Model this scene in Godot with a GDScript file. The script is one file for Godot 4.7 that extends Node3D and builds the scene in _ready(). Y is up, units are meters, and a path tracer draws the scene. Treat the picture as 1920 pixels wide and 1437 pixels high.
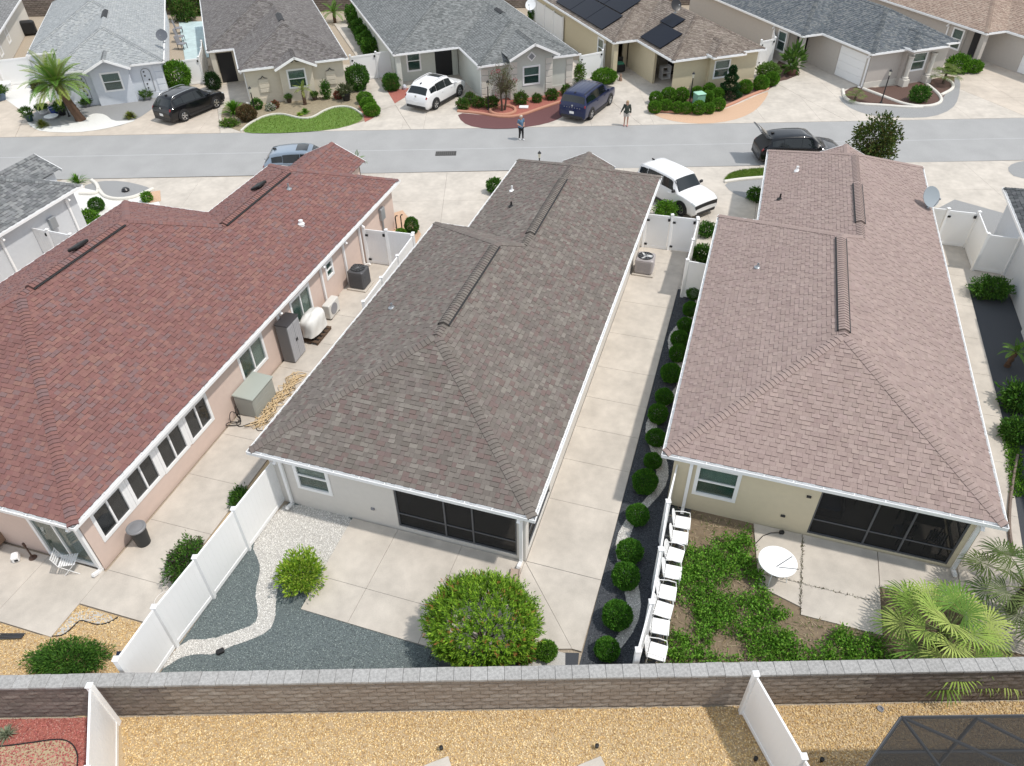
extends Node3D
# A street of one-storey villas seen from about 18 m up. x runs along the street, -z away from the viewer, metres.

var rng := RandomNumberGenerator.new()
var taken := {}
var M := {}
var eye := Vector3(0, 18, 0)
var eye_basis := Basis()

class MB:
	var v := PackedVector3Array()
	var n := PackedVector3Array()
	var c := PackedColorArray()
	var col := Color(1, 1, 1)
	func tri(a, b, d, na = null, nb = null, nd = null):
		var f = (b - a).cross(d - a)
		if f.length_squared() < 1e-14:
			return
		f = f.normalized()
		v.append(a); v.append(d); v.append(b)
		n.append(na if na != null else f); n.append(nd if nd != null else f); n.append(nb if nb != null else f)
		c.append(col); c.append(col); c.append(col)
	func quad(a, b, d, e):
		tri(a, b, d)
		tri(a, d, e)
	func quadn(a, b, d, e, na, nb, nd, ne):
		tri(a, b, d, na, nb, nd)
		tri(a, d, e, na, nd, ne)
	func box(o: Vector3, s: Vector3, b := Basis()):
		var h = s * 0.5
		var p = []
		for k in 8:
			p.append(o + b * Vector3(h.x if k & 1 else -h.x, h.y if k & 2 else -h.y, h.z if k & 4 else -h.z))
		quad(p[4], p[5], p[7], p[6]); quad(p[1], p[0], p[2], p[3])
		quad(p[5], p[1], p[3], p[7]); quad(p[0], p[4], p[6], p[2])
		quad(p[6], p[7], p[3], p[2]); quad(p[0], p[1], p[5], p[4])
	func span(x0, y0, z0, x1, y1, z1):
		box(Vector3((x0 + x1) * .5, (y0 + y1) * .5, (z0 + z1) * .5), Vector3(abs(x1 - x0), abs(y1 - y0), abs(z1 - z0)))
	# box with chamfered edges
	func cbox(o: Vector3, s: Vector3, r: float, b := Basis()):
		var h = s * 0.5
		var ring = func(y, k):
			var out = []
			var x = h.x - k; var z = h.z - k
			for q in [Vector2(x - r, z), Vector2(x, z - r), Vector2(x, -z + r), Vector2(x - r, -z), Vector2(-x + r, -z), Vector2(-x, -z + r), Vector2(-x, z - r), Vector2(-x + r, z)]:
				out.append(o + b * Vector3(q.x, y, q.y))
			return out
		var rs = [ring.call(-h.y, r), ring.call(-h.y + r, 0.0), ring.call(h.y - r, 0.0), ring.call(h.y, r)]
		for k in 3:
			for i in 8:
				var j = (i + 1) % 8
				quad(rs[k][j], rs[k][i], rs[k + 1][i], rs[k + 1][j])
		for i in range(1, 7):
			tri(rs[3][0], rs[3][i], rs[3][i + 1])
			tri(rs[0][0], rs[0][i + 1], rs[0][i])
	func tube(pts: Array, radii: Array, seg := 6, capped := true):
		var rings = []
		var m = pts.size()
		var side = Vector3.UP
		for i in m:
			var t: Vector3 = (pts[min(i + 1, m - 1)] - pts[max(i - 1, 0)]).normalized()
			if i == 0:
				side = t.cross(Vector3(0.31, 0.2, 0.93)).normalized()
				if side.length() < .5: side = t.cross(Vector3.UP).normalized()
			else:
				side = (side - t * side.dot(t)).normalized()
			var up = t.cross(side)
			var ring = []
			for k in seg:
				var a = TAU * k / seg
				ring.append(side * cos(a) + up * sin(a))
			rings.append(ring)
		for i in m - 1:
			for k in seg:
				var l = (k + 1) % seg
				var a = rings[i][k]; var b = rings[i][l]; var d = rings[i + 1][l]; var e = rings[i + 1][k]
				quadn(pts[i] + a * radii[i], pts[i] + b * radii[i], pts[i + 1] + d * radii[i + 1], pts[i + 1] + e * radii[i + 1], a, b, d, e)
		if capped:
			for k in range(1, seg - 1):
				tri(pts[0] + rings[0][0] * radii[0], pts[0] + rings[0][k + 1] * radii[0], pts[0] + rings[0][k] * radii[0])
				tri(pts[m - 1] + rings[m - 1][0] * radii[m - 1], pts[m - 1] + rings[m - 1][k] * radii[m - 1], pts[m - 1] + rings[m - 1][k + 1] * radii[m - 1])
	func lathe(prof: Array, seg := 16, o := Vector3.ZERO, b := Basis(), smooth := true):
		for i in prof.size() - 1:
			var p: Vector2 = prof[i]; var q: Vector2 = prof[i + 1]
			var t = q - p
			var nn = Vector2(t.y, -t.x).normalized()
			for k in seg:
				var a0 = TAU * k / seg; var a1 = TAU * (k + 1) / seg
				var d0 = Vector3(cos(a0), 0, sin(a0)); var d1 = Vector3(cos(a1), 0, sin(a1))
				var A = o + b * (d1 * p.x + Vector3(0, p.y, 0)); var B = o + b * (d0 * p.x + Vector3(0, p.y, 0))
				var C = o + b * (d0 * q.x + Vector3(0, q.y, 0)); var D = o + b * (d1 * q.x + Vector3(0, q.y, 0))
				if smooth:
					var n1 = b * (d1 * nn.x + Vector3(0, nn.y, 0)); var n0 = b * (d0 * nn.x + Vector3(0, nn.y, 0))
					quadn(A, B, C, D, n1, n0, n0, n1)
				else:
					quad(A, B, C, D)
	# flat sheet at height y, or a slab down to y0
	func slab(poly: PackedVector2Array, y: float, y0 = null):
		var idx = Geometry2D.triangulate_polygon(poly)
		for k in range(0, idx.size(), 3):
			var a = poly[idx[k]]; var b = poly[idx[k + 1]]; var d = poly[idx[k + 2]]
			var A = Vector3(a.x, y, a.y); var B = Vector3(b.x, y, b.y); var D = Vector3(d.x, y, d.y)
			if (B - A).cross(D - A).y < 0: tri(A, D, B)
			else: tri(A, B, D)
		if y0 != null:
			var cw = Geometry2D.is_polygon_clockwise(poly)
			for k in poly.size():
				var a = poly[k]; var b = poly[(k + 1) % poly.size()]
				var A = Vector3(a.x, y, a.y); var B = Vector3(b.x, y, b.y)
				var dn = Vector3(0, y0 - y, 0)
				if cw: quad(A, B, B + dn, A + dn)
				else: quad(B, A, A + dn, B + dn)
	# leaf of two folded triangles
	func leaf(p: Vector3, d: Vector3, nn: Vector3, l: float, w: float):
		var s = d.cross(nn).normalized() * w * .5
		var m = p + d * l * .45 + nn * w * .12
		var t = p + d * l
		tri(p, m + s, t); tri(p, t, m - s)
	func mesh() -> ArrayMesh:
		var a = []
		a.resize(Mesh.ARRAY_MAX)
		a[Mesh.ARRAY_VERTEX] = v; a[Mesh.ARRAY_NORMAL] = n; a[Mesh.ARRAY_COLOR] = c
		var m = ArrayMesh.new()
		if v.size() > 0: m.add_surface_from_arrays(Mesh.PRIMITIVE_TRIANGLES, a)
		return m

func nm(parent, base: String) -> String:
	var k = str(parent.get_instance_id()) + base
	var i = taken.get(k, 0)
	taken[k] = i + 1
	return base if i == 0 else "%s_%03d" % [base, i]
func part(called: String, shape, m, parent, xf = null):
	var o := MeshInstance3D.new()
	o.name = nm(parent, called)
	o.mesh = shape.mesh() if shape is MB else shape
	o.material_override = m
	parent.add_child(o, true)
	if xf != null: o.transform = xf
	return o
func tag(o, label: String, category: String, group := ""):
	o.set_meta("label", label); o.set_meta("category", category)
	if group: o.set_meta("group", group)
	return o
func thing(called: String, label: String, category: String, at := Vector3.ZERO, turn := 0.0, group := ""):
	var o := Node3D.new()
	o.name = nm(self, called)
	add_child(o, true)
	o.position = at; o.rotation.y = turn
	return tag(o, label, category, group)
func solo(called: String, shape, m, label: String, category: String, group := "", at := Vector3.ZERO, turn := 0.0):
	var o = part(called, shape, m, self)
	o.position = at; o.rotation.y = turn
	return tag(o, label, category, group)
func setting(called: String, shape, m):
	var o = part(called, shape, m, self)
	o.set_meta("kind", "structure")
	return o
func stuff(o):
	o.set_meta("kind", "stuff")
	return o
func copy(o, label := "", at = null, turn := 0.0, grow := 1.0):
	var r = o.duplicate()
	r.name = nm(self, String(o.name).rstrip("0123456789").trim_suffix("_"))
	add_child(r, true)
	if label: r.set_meta("label", label)
	if at != null: r.position = at
	r.rotation.y = turn
	r.scale = Vector3.ONE * grow
	return r
func P2(a: Array) -> PackedVector2Array:
	var o := PackedVector2Array()
	for k in range(0, a.size(), 2): o.append(Vector2(a[k], a[k + 1]))
	return o
# rounds the corners of a measured outline
func smooth(p: PackedVector2Array, times := 2, closed := true) -> PackedVector2Array:
	for t in times:
		var q := PackedVector2Array()
		var m = p.size()
		if not closed: q.append(p[0])
		for i in (m if closed else m - 1):
			var a = p[i]; var b = p[(i + 1) % m]
			q.append(a.lerp(b, .25)); q.append(a.lerp(b, .75))
		if not closed: q.append(p[m - 1])
		p = q
	return p
# raised edging that follows a line
func edging(mb: MB, p: PackedVector2Array, w: float, h: float, y := 0.0):
	var m = p.size()
	var L = []; var R = []
	for i in m:
		var t = (p[min(i + 1, m - 1)] - p[max(i - 1, 0)]).normalized()
		var s = Vector2(-t.y, t.x) * w * .5
		L.append(p[i] + s); R.append(p[i] - s)
	var g = func(q, yy): return Vector3(q.x, yy, q.y)
	for i in m - 1:
		var li = L[i].lerp(R[i], .2); var ri = R[i].lerp(L[i], .2); var lj = L[i + 1].lerp(R[i + 1], .2); var rj = R[i + 1].lerp(L[i + 1], .2)
		mb.quad(g.call(ri, y + h), g.call(li, y + h), g.call(lj, y + h), g.call(rj, y + h))
		mb.quad(g.call(li, y + h), g.call(L[i], y + h * .6), g.call(L[i + 1], y + h * .6), g.call(lj, y + h))
		mb.quad(g.call(L[i], y + h * .6), g.call(L[i], y), g.call(L[i + 1], y), g.call(L[i + 1], y + h * .6))
		mb.quad(g.call(R[i], y + h * .6), g.call(ri, y + h), g.call(rj, y + h), g.call(R[i + 1], y + h * .6))
		mb.quad(g.call(R[i], y), g.call(R[i], y + h * .6), g.call(R[i + 1], y + h * .6), g.call(R[i + 1], y))
	for e in [0, m - 1]:
		mb.quad(g.call(L[e], y), g.call(R[e], y), g.call(R[e], y + h), g.call(L[e], y + h))
func in_view(p: Vector3) -> bool:
	var q = eye_basis.inverse() * (p - eye)
	return q.z < 0 and abs(q.x / q.z) < .69 and abs(q.y / q.z) < .515

# ---- materials ----
func lin(r, g, b) -> Color: return Color(r, g, b).linear_to_srgb()
# seamless grain: layers of [frequency, strength, kind]; 1 is the plain surface colour
func grain(size: int, seed_: int, layers: Array, lo := .25) -> ImageTexture:
	var f := PackedFloat32Array(); f.resize(size * size); f.fill(1.0)
	for k in layers.size():
		var q = FastNoiseLite.new()
		q.seed = seed_ + k * 17
		q.noise_type = FastNoiseLite.TYPE_CELLULAR if layers[k][2] == 1 else FastNoiseLite.TYPE_SIMPLEX_SMOOTH
		if layers[k][2] == 1: q.cellular_return_type = FastNoiseLite.RETURN_DISTANCE
		q.frequency = layers[k][0]
		q.fractal_octaves = 3
		var d = q.get_seamless_image(size, size).get_data()
		var s: float = layers[k][1]
		for i in size * size: f[i] += (d[i] / 255.0 - .5) * s
	var out := PackedByteArray(); out.resize(size * size * 3)
	for i in size * size:
		var b = int(clampf(pow(clampf(f[i] * .8, lo, 1.0), 1.0 / 2.2), 0, 1) * 255)
		out[i * 3] = b; out[i * 3 + 1] = b; out[i * 3 + 2] = b
	return ImageTexture.create_from_image(Image.create_from_data(size, size, false, Image.FORMAT_RGB8, out))
func mat(c: Color, rough := .8, tex = null, per_m := 1.0, metal := 0.0, spec := .5) -> StandardMaterial3D:
	var m := StandardMaterial3D.new()
	m.albedo_color = c; m.roughness = rough; m.metallic = metal; m.metallic_specular = spec
	if tex != null:
		# the grain averages 0.8, so the colour is raised by as much
		m.albedo_color = Color(c.srgb_to_linear() * 1.25, 1).linear_to_srgb()
		m.albedo_texture = tex
		m.uv1_triplanar = true; m.uv1_world_triplanar = true; m.uv1_scale = Vector3.ONE * per_m
	return m
func vmat(rough := .8, tex = null, per_m := 1.0, back := 0.0) -> StandardMaterial3D:
	var m = mat(Color(1, 1, 1), rough)
	m.vertex_color_use_as_albedo = true
	if tex != null:
		m.albedo_texture = tex
		m.uv1_triplanar = true; m.uv1_world_triplanar = true; m.uv1_scale = Vector3.ONE * per_m
	if back > 0:
		m.backlight_enabled = true; m.backlight = Color(back, back * 1.2, back * .3)
	m.cull_mode = BaseMaterial3D.CULL_DISABLED
	return m
func glass(c: Color, alpha: float) -> StandardMaterial3D:
	var m = mat(c, .04)
	m.transparency = BaseMaterial3D.TRANSPARENCY_ALPHA
	m.albedo_color.a = alpha
	return m

func _ready():
	rng.seed = 7
	# camera
	var pitch := deg_to_rad(40.23); var roll := deg_to_rad(-1.007)
	var fwd := Vector3(0, -sin(pitch), -cos(pitch)); var up0 := Vector3(0, cos(pitch), -sin(pitch))
	var rx := Vector3.RIGHT * cos(roll) + up0 * sin(roll); var ry := -Vector3.RIGHT * sin(roll) + up0 * cos(roll)
	eye_basis = Basis(rx, ry, -fwd)
	var cam := Camera3D.new()
	cam.name = "camera"
	add_child(cam)
	cam.transform = Transform3D(eye_basis, eye)
	cam.fov = 54.96
	cam.near = .1; cam.far = 600
	cam.current = true
	# sky: bright haze with broken cloud
	var env := Environment.new()
	var sky := Sky.new(); var psm := ProceduralSkyMaterial.new()
	psm.sky_top_color = Color(.665, .715, .775); psm.sky_horizon_color = Color(.88, .885, .89); psm.sky_curve = .25
	psm.ground_bottom_color = Color(.4, .38, .36); psm.ground_horizon_color = Color(.75, .77, .78)
	var cn := FastNoiseLite.new(); cn.seed = 5; cn.frequency = .006; cn.fractal_octaves = 5
	var ci := cn.get_seamless_image(1024, 512)
	var cover := Image.create(1024, 512, false, Image.FORMAT_RGBA8)
	for y in 512:
		for x in 1024:
			var q = clampf((ci.get_pixel(x, y).r - .42) * 3.0, 0, 1)
			cover.set_pixel(x, y, Color(1, 1, 1, q * .55))
	psm.sky_cover = ImageTexture.create_from_image(cover)
	psm.sky_cover_modulate = Color(1, 1, 1, .7)
	sky.sky_material = psm
	env.background_mode = Environment.BG_SKY; env.sky = sky
	env.background_energy_multiplier = 1.6
	env.tonemap_mode = Environment.TONE_MAPPER_LINEAR
	env.tonemap_exposure = .85
	env.sdfgi_enabled = true; env.ssao_enabled = true; env.ssil_enabled = true
	var we := WorldEnvironment.new(); we.name = "environment"; we.environment = env; add_child(we)
	var sun := DirectionalLight3D.new(); sun.name = "sun"; add_child(sun)
	sun.look_at_from_position(Vector3(.5, 1, .17) * 50, Vector3.ZERO, Vector3.UP)
	sun.light_energy = 1.08; sun.light_angular_distance = 2.0; sun.light_color = Color(1, .975, .94); sun.shadow_enabled = true
	materials()
	setting_out()
	near_houses()
	far_houses()
	walls_and_fences()
	vehicles_and_people()
	gardens()
	yard_things()
	pebbles()

func materials():
	M.t_granule = grain(512, 11, [[.09, .5, 0], [.3, .5, 0], [.012, .16, 0]])
	M.t_conc = grain(512, 21, [[.006, .22, 0], [.025, .14, 0], [.25, .13, 0]])
	M.t_asph = grain(512, 31, [[.005, .12, 0], [.2, .3, 0], [.4, .35, 0]])
	M.t_stucco = grain(512, 41, [[.18, .12, 0], [.01, .06, 0]])
	M.t_gravel = grain(512, 51, [[.11, 1.0, 1], [.03, .2, 0], [.35, .3, 0]])
	M.t_mulch = grain(512, 61, [[.08, .9, 1], [.2, .6, 0], [.02, .3, 0]])
	M.t_stone = grain(512, 71, [[.02, .5, 0], [.08, .5, 0], [.3, .3, 0]])
	M.t_grass = grain(512, 81, [[.15, .7, 0], [.4, .5, 0], [.015, .4, 0]])
	M.vinyl = mat(lin(.9, .9, .9), .45)
	M.white = mat(lin(.8, .8, .8), .5)
	M.black = mat(lin(.012, .012, .013), .6)
	M.black_metal = mat(lin(.015, .015, .017), .35)
	M.trim_black = mat(lin(.018, .018, .02), .5)
	M.grey_plastic = mat(lin(.25, .25, .27), .55)
	M.grey_metal = mat(lin(.33, .35, .37), .4, null, 1, .4)
	M.alloy = mat(lin(.6, .61, .63), .25, null, 1, .9)
	M.rubber = mat(lin(.015, .015, .016), .8)
	M.car_glass = mat(lin(.008, .012, .014), .04, null, 1, 0, .6)
	M.red_lens = mat(lin(.25, .012, .015), .12)
	M.lens = mat(lin(.5, .53, .55), .08)
	M.frosted = mat(lin(.62, .6, .5), .3)
	M.lips = mat(lin(.3, .1, .09), .6)
	M.pane = glass(lin(.05, .12, .1), .35)
	M.screen_pane = glass(lin(.03, .034, .036), .72)
	M.screen = glass(lin(.01, .011, .013), .56); M.screen.roughness = .7
	M.blind = mat(lin(.5, .62, .55), .7)
	M.bronze = mat(lin(.05, .052, .056), .45)
	M.deck = mat(lin(.05, .045, .045), .95)
	M.shingle = vmat(.95, M.t_granule, 1.4)
	M.leaf = vmat(.75, null, 1.0, .42); M.leaf.metallic_specular = .25
	M.bark = mat(lin(.1, .075, .055), .95, M.t_mulch, 1.5)
	M.palm_trunk = mat(lin(.12, .07, .045), .95, M.t_mulch, 2.0)
	M.stalk = mat(lin(.16, .2, .06), .6)
	M.road = mat(lin(.35, .347, .343), .9, M.t_asph, .16)
	M.conc = mat(lin(.54, .49, .43), .85, M.t_conc, .18)
	M.conc_tan = mat(lin(.54, .47, .395), .85, M.t_conc, .12)
	M.conc_white = M.conc
	M.soil = mat(lin(.2, .15, .1), .95, M.t_grass, .5)
	M.sand = mat(lin(.42, .35, .27), .95, M.t_gravel, .8)
	M.g_white = mat(lin(.5, .48, .45), .9, M.t_gravel, 1.6)
	M.g_teal = mat(lin(.13, .155, .158), .9, M.t_gravel, 1.6)
	M.g_dark = mat(lin(.06, .065, .075), .9, M.t_gravel, 1.6)
	M.g_grey = mat(lin(.3, .3, .3), .9, M.t_gravel, 1.0)
	M.g_tan = mat(lin(.5, .37, .22), .9, M.t_gravel, 1.4)
	M.g_snow = mat(lin(.75, .74, .71), .9, M.t_gravel, .9)
	M.g_pink = mat(lin(.6, .4, .27), .9, M.t_gravel, .9)
	M.mulch = mat(lin(.12, .07, .055), .95, M.t_mulch, .8)
	M.lava = mat(lin(.38, .13, .1), .95, M.t_mulch, .8)
	M.plum = mat(lin(.14, .06, .06), .95, M.t_gravel, .9)
	M.grass = mat(lin(.13, .22, .035), .9, M.t_grass, .4)
	M.terracotta = mat(lin(.5, .25, .17), .85, M.t_stucco, 1.0)
	M.kerb_white = mat(lin(.7, .67, .61), .8, M.t_stucco, 1.0)
	M.solar = mat(lin(.008, .011, .02), .3, null, 1.0, 0.0, .2)
	M.frame_grey = mat(lin(.1, .105, .115), .45)
	M.bronze_lt = mat(lin(.07, .075, .085), .4)
	M.cage_screen = glass(lin(.012, .013, .015), .5); M.cage_screen.roughness = .7
	M.stone = vmat(.85)
	M.drain = mat(lin(.05, .048, .045), .8)

# ---- ground, street, paving, beds ----
func sheet(called: String, poly: PackedVector2Array, y: float, m, y0 = null):
	var mb := MB.new(); mb.slab(poly, y, y0)
	return setting(called, mb, m)
# paving cut into slabs by its joints; the grid is given in a house's own axes
func paving(called: String, poly: PackedVector2Array, o: Vector3, turn: float, xs: Array, zs: Array, m, top := .05):
	var root := Node3D.new(); root.name = nm(self, called); add_child(root, true); root.set_meta("kind", "structure")
	root.position = o; root.rotation.y = turn
	var b := Basis(Vector3.UP, turn).inverse()
	var loc := PackedVector2Array()
	for p in poly:
		var q: Vector3 = b * (Vector3(p.x, 0, p.y) - o); loc.append(Vector2(q.x, q.z))
	for i in xs.size() - 1:
		for k in zs.size() - 1:
			var g = .005
			var r := PackedVector2Array([Vector2(xs[i] + g, zs[k] + g), Vector2(xs[i + 1] - g, zs[k] + g), Vector2(xs[i + 1] - g, zs[k + 1] - g), Vector2(xs[i] + g, zs[k + 1] - g)])
			for q in Geometry2D.intersect_polygons(loc, r):
				if q.size() < 3: continue
				var mb := MB.new(); mb.slab(q, top, -.02)
				part("slab", mb, m, root)
	return root
func range_f(a: float, b: float, s: float) -> Array:
	var o = []
	while a < b + .001:
		o.append(a); a += s
	return o
const RED_AT := Vector3(-11.79, 0, -12.64)
const RED_TURN := -.29845
const CEN_AT := Vector3(.55, 0, -12.64)
const CEN_TURN := -.31765
const RGT_AT := Vector3(12.95, 0, -12.10)
const RGT_TURN := -.32463
func local_poly(o: Vector3, turn: float, a: Array) -> PackedVector2Array:
	var out := PackedVector2Array(); var b = Basis(Vector3.UP, turn)
	for k in range(0, a.size(), 2):
		var p: Vector3 = o + b * Vector3(a[k], 0, a[k + 1]); out.append(Vector2(p.x, p.z))
	return out
func setting_out():
	sheet("ground", P2([-140, -160, 140, -160, 140, 10, -140, 10]), -.03, M.sand)
	sheet("road", P2([-120, -46.15, 120, -47.1, 120, -40.9, -120, -39.5]), .0, M.road)
	# crown seam and patches of the old asphalt
	var seam := MB.new()
	seam.slab(P2([-120, -42.9, 0, -43.35, 120, -43.8, 120, -43.86, 0, -43.42, -120, -42.99]), .004)
	setting("road_seam", seam, mat(lin(.46, .46, .465), .9, M.t_asph, .4))
	# concrete on both sides of the road, one apron for each lot
	var far_x = [-60, -31.5, -18.4, -6.2, 8.6, 21.8, 33.5, 70]
	for k in 7:
		var z0 = -46.62 - far_x[k] * .004; var z1 = -46.62 - far_x[k + 1] * .004
		var p = P2([far_x[k] + .01, z0, far_x[k + 1] - .01, z1, far_x[k + 1] - .01 - 4.5, z1 - 13.5, far_x[k] + .01 - 4.5, z0 - 13.5])
		paving("driveway", p, Vector3(far_x[k], 0, z0), 0.0, range_f(-10, 40, 3.6), range_f(-14.4, 0, 3.6), [M.conc_tan, M.conc_tan, M.conc_white, M.conc_white, M.conc_white, M.conc_white, M.conc_tan][k], .02)
	for k in 5:
		var xa = [-60, -25.5, -11.5, 2.2, 14.5][k]; var xb = [-25.5, -11.5, 2.2, 14.5, 60][k]
		var p = P2([xa + .01, -40.17 - xa * .008, xb - .01, -40.17 - xb * .008, xb - .01 - 4.0, -27.5, xa + .01 - 4.0, -27.5])
		paving("driveway", p, Vector3(xa, 0, -40.17 - xa * .008), 0.0, range_f(-10, 50, 3.6), range_f(0, 14.4, 3.6), M.conc_white, .02)
	# storm drain inlet
	var dr = thing("storm_drain", "dark rectangular storm drain grate set in the road", "drain", Vector3(-3.73, 0, -42.73))
	var fr := MB.new(); fr.span(-.62, .0, -.32, .62, .012, .32); part("frame", fr, M.drain, dr)
	for k in 9:
		var br := MB.new(); br.span(-.56 + k * .125, .012, -.27, -.5 + k * .125, .022, .27); part("bar", br, mat(lin(.09, .085, .08), .7), dr)
	# paving round the three near houses
	paving("patio", local_poly(CEN_AT, CEN_TURN, [-6.0, -.36, -.38, -.36, -.38, 1.5, 1.87, 1.95, -1.95, 3.0, -5.9, 2.98]), CEN_AT, CEN_TURN, [-6.0, -4.45, -2.36, -.4], [-.36, 1.85, 3.0], M.conc)
	paving("side_path", local_poly(CEN_AT, CEN_TURN, [-.36, -.38, 1.88, -.38, 1.88, -20.5, -.36, -20.5]), CEN_AT, CEN_TURN, [-.4, 1.9], [-20.5, -18.2, -14.6, -12.2, -9.9, -8.05, -6.4, -4.75, -2.92, -.385], M.conc)
	paving("side_path", local_poly(CEN_AT, CEN_TURN, [-.385, -.375, 1.88, -.375, 1.85, 1.93, 1.6, 1.93]), CEN_AT, CEN_TURN, [-.5, 2], [-.4, 2.5], M.conc)
	paving("patio", local_poly(CEN_AT, CEN_TURN, [-.395, -.365, -.395, 2.57, 1.59, 1.93]), CEN_AT, CEN_TURN, [-.5, 2], [-.4, 3], M.conc)
	paving("side_path", local_poly(RED_AT, RED_TURN, [-.26, .8, 1.9, .8, 1.9, -18.2, -.3, -18.2]), RED_AT, RED_TURN, [-.4, 2.0], [-18.3, -16.0, -14.0, -12.0, -10.2, -8.3, -6.3, -4.33, -2.33, -.37, .8], M.conc)
	paving("patio", local_poly(RED_AT, RED_TURN, [-9.0, -.3, -.27, -.3, -.27, 1.88, -9.0, 1.88]), RED_AT, RED_TURN, [-9, -6.6, -4.4, -2.3, -.265], [-.36, 1.9], M.conc)
	paving("patio", local_poly(RGT_AT, RGT_TURN, [-6.05, -.36, -2.52, -.36, -2.52, 2.5, -4.6, 2.5, -4.6, 2.25, -5.75, 1.9]), RGT_AT, RGT_TURN, [-6.1, -4.62, -2.5], [-.36, 1.46, 2.5], M.conc)
	paving("patio", local_poly(RGT_AT, RGT_TURN, [-2.5, -.36, -.38, -.36, -.38, .9, -2.5, .9]), RGT_AT, RGT_TURN, [-2.51, -.3], [-.36, .95], M.conc)
	paving("side_path", local_poly(RGT_AT, RGT_TURN, [-.36, 2.0, 1.45, 2.0, 1.5, -1.0, 1.72, -4.2, 1.95, -7.5, 2.0, -20.2, -.36, -20.2]), RGT_AT, RGT_TURN, [-.4, 2.1], [-20.2, -17.5, -15, -12.6, -10.2, -7.8, -5.4, -3.0, -.7, 2.0], M.conc)
	# beds and gravel
	sheet("gravel_bed", P2([-7.11, -15.71, -5.02, -14.9, -5.97, -11.67, -2.28, -10.42, -1.92, -9.72, -9.28, -9.86, -7.99, -13.96]), .006, M.g_teal)
	sheet("gravel_path", smooth(P2([-7.17, -15.67, -4.54, -14.7, -5.1, -13.09, -6.32, -12.93, -6.83, -12.58, -6.75, -11.91, -6.64, -11.37, -6.71, -11.01, -7.15, -10.75, -7.65, -10.57, -8.01, -10.33, -8.47, -10.37, -8.87, -10.29, -9.17, -10.01, -9.31, -9.95, -8.97, -10.8, -8.24, -10.78, -7.66, -11.01, -7.16, -11.21, -7.15, -11.57, -7.42, -12.23, -7.45, -12.95, -7.55, -13.26, -7.97, -13.94, -7.66, -14.81]), 1), .012, M.g_white)
	sheet("gravel_bed", local_poly(CEN_AT, CEN_TURN, [1.89, 2.6, 1.89, -18.2, 3.9, -18.2, 4.1, -15.5, 3.95, 2.6, 1.0, 3.4, -1.95, 3.4, -1.95, 3.02, 1.8, 1.97]), .006, M.g_dark)
	var wind := []
	for k in 40: wind.append_array([2.55 + sin(k * .55) * .38 - .17, 1.9 - k * .46])
	for k in range(39, -1, -1): wind.append_array([2.55 + sin(k * .55 - .25) * .38 + .2, 1.9 - k * .46])
	sheet("gravel_path", local_poly(CEN_AT, CEN_TURN, wind), .012, M.g_white)
	sheet("gravel_path", P2([0.59, -10.43, 1.28, -10.2, 1.24, -9.67, -0.13, -9.69]), .013, M.g_white)
	sheet("gravel_bed", P2([-25, -11.0, -10.2, -11.0, -9.1, -9.1, -25, -9.1]), .007, M.g_tan)
	sheet("gravel_bed", local_poly(RED_AT, RED_TURN, [-12, 1.9, -.28, 1.9, -.28, .82, 2.1, .82, 2.6, 3.4, -12, 5.2]), .006, M.g_tan)
	sheet("gravel_path", smooth(P2([-12.26, -11.91, -11.01, -11.48, -11.21, -11.36, -11.47, -11.3, -11.75, -11.37, -12.06, -11.47, -12.17, -11.21, -12.32, -10.99, -12.57, -10.91]), 1), .012, M.g_white)
	sheet("gravel_bed", local_poly(RED_AT, RED_TURN, [1.91, .8, 2.45, .8, 2.45, -18, 1.91, -18]), .008, M.g_tan)
	sheet("gravel_bed", P2([-9.93, -8.7, 5.55, -8.7, 7.5, -3, -7.8, -3]), .006, M.g_tan)
	sheet("gravel_bed", P2([5.56, -8.7, 30, -8.7, 30, -3, 7.51, -3]), .006, M.g_tan)
	sheet("mulch_bed", P2([-26, -8.7, -9.94, -8.7, -7.81, -3, -26, -3]), .006, M.lava)
	sheet("paver_patch", smooth(P2([-12.49, -8.02, -11.76, -8.11, -11.09, -8.2, -10.73, -8.06, -10.48, -7.76, -10.42, -7.55, -10.26, -7.04, -11.99, -7.07, -13.49, -7.1, -13.98, -7.95]), 1), .012, mat(lin(.45, .35, .22), .9, M.t_gravel, 1.2))
	var be := MB.new(); edging(be, smooth(P2([-14.01, -8, -12.49, -8.02, -11.76, -8.11, -11.09, -8.2, -10.73, -8.06, -10.48, -7.76, -10.42, -7.55, -10.24, -7.04]), 2, false), .03, .05)
	solo("bed_edging", be, M.trim_black, "thin black plastic edging curving round a corner of pebbles by red mulch", "edging")
	var be2 := MB.new(); edging(be2, smooth(P2([-12.6, -10.96, -12.31, -10.97, -12.16, -11.2, -12.06, -11.46, -11.75, -11.35, -11.47, -11.28, -11.2, -11.34, -11.02, -11.52]), 2, false), .03, .04)
	solo("bed_edging", be2, M.trim_black, "thin dark edging winding between white and tan gravel beside a patio", "edging")
	sheet("yard_soil", P2([2.95, -9.08, 5.1, -15.5, 30, -11.0, 30, -9.08]), .004, M.soil)
	sheet("gravel_bed", local_poly(RGT_AT, RGT_TURN, [2.02, -18.2, 3.55, -18.2, 4.2, 1.0, 1.52, 1.0, 1.52, -1.0, 1.74, -4.2, 1.97, -7.5]), .008, M.g_dark)
	sheet("gravel_bed", P2([8.29, -28.48, 10.74, -34.55, 12.82, -34.59, 10.69, -28.4]), .007, M.g_grey)
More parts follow.
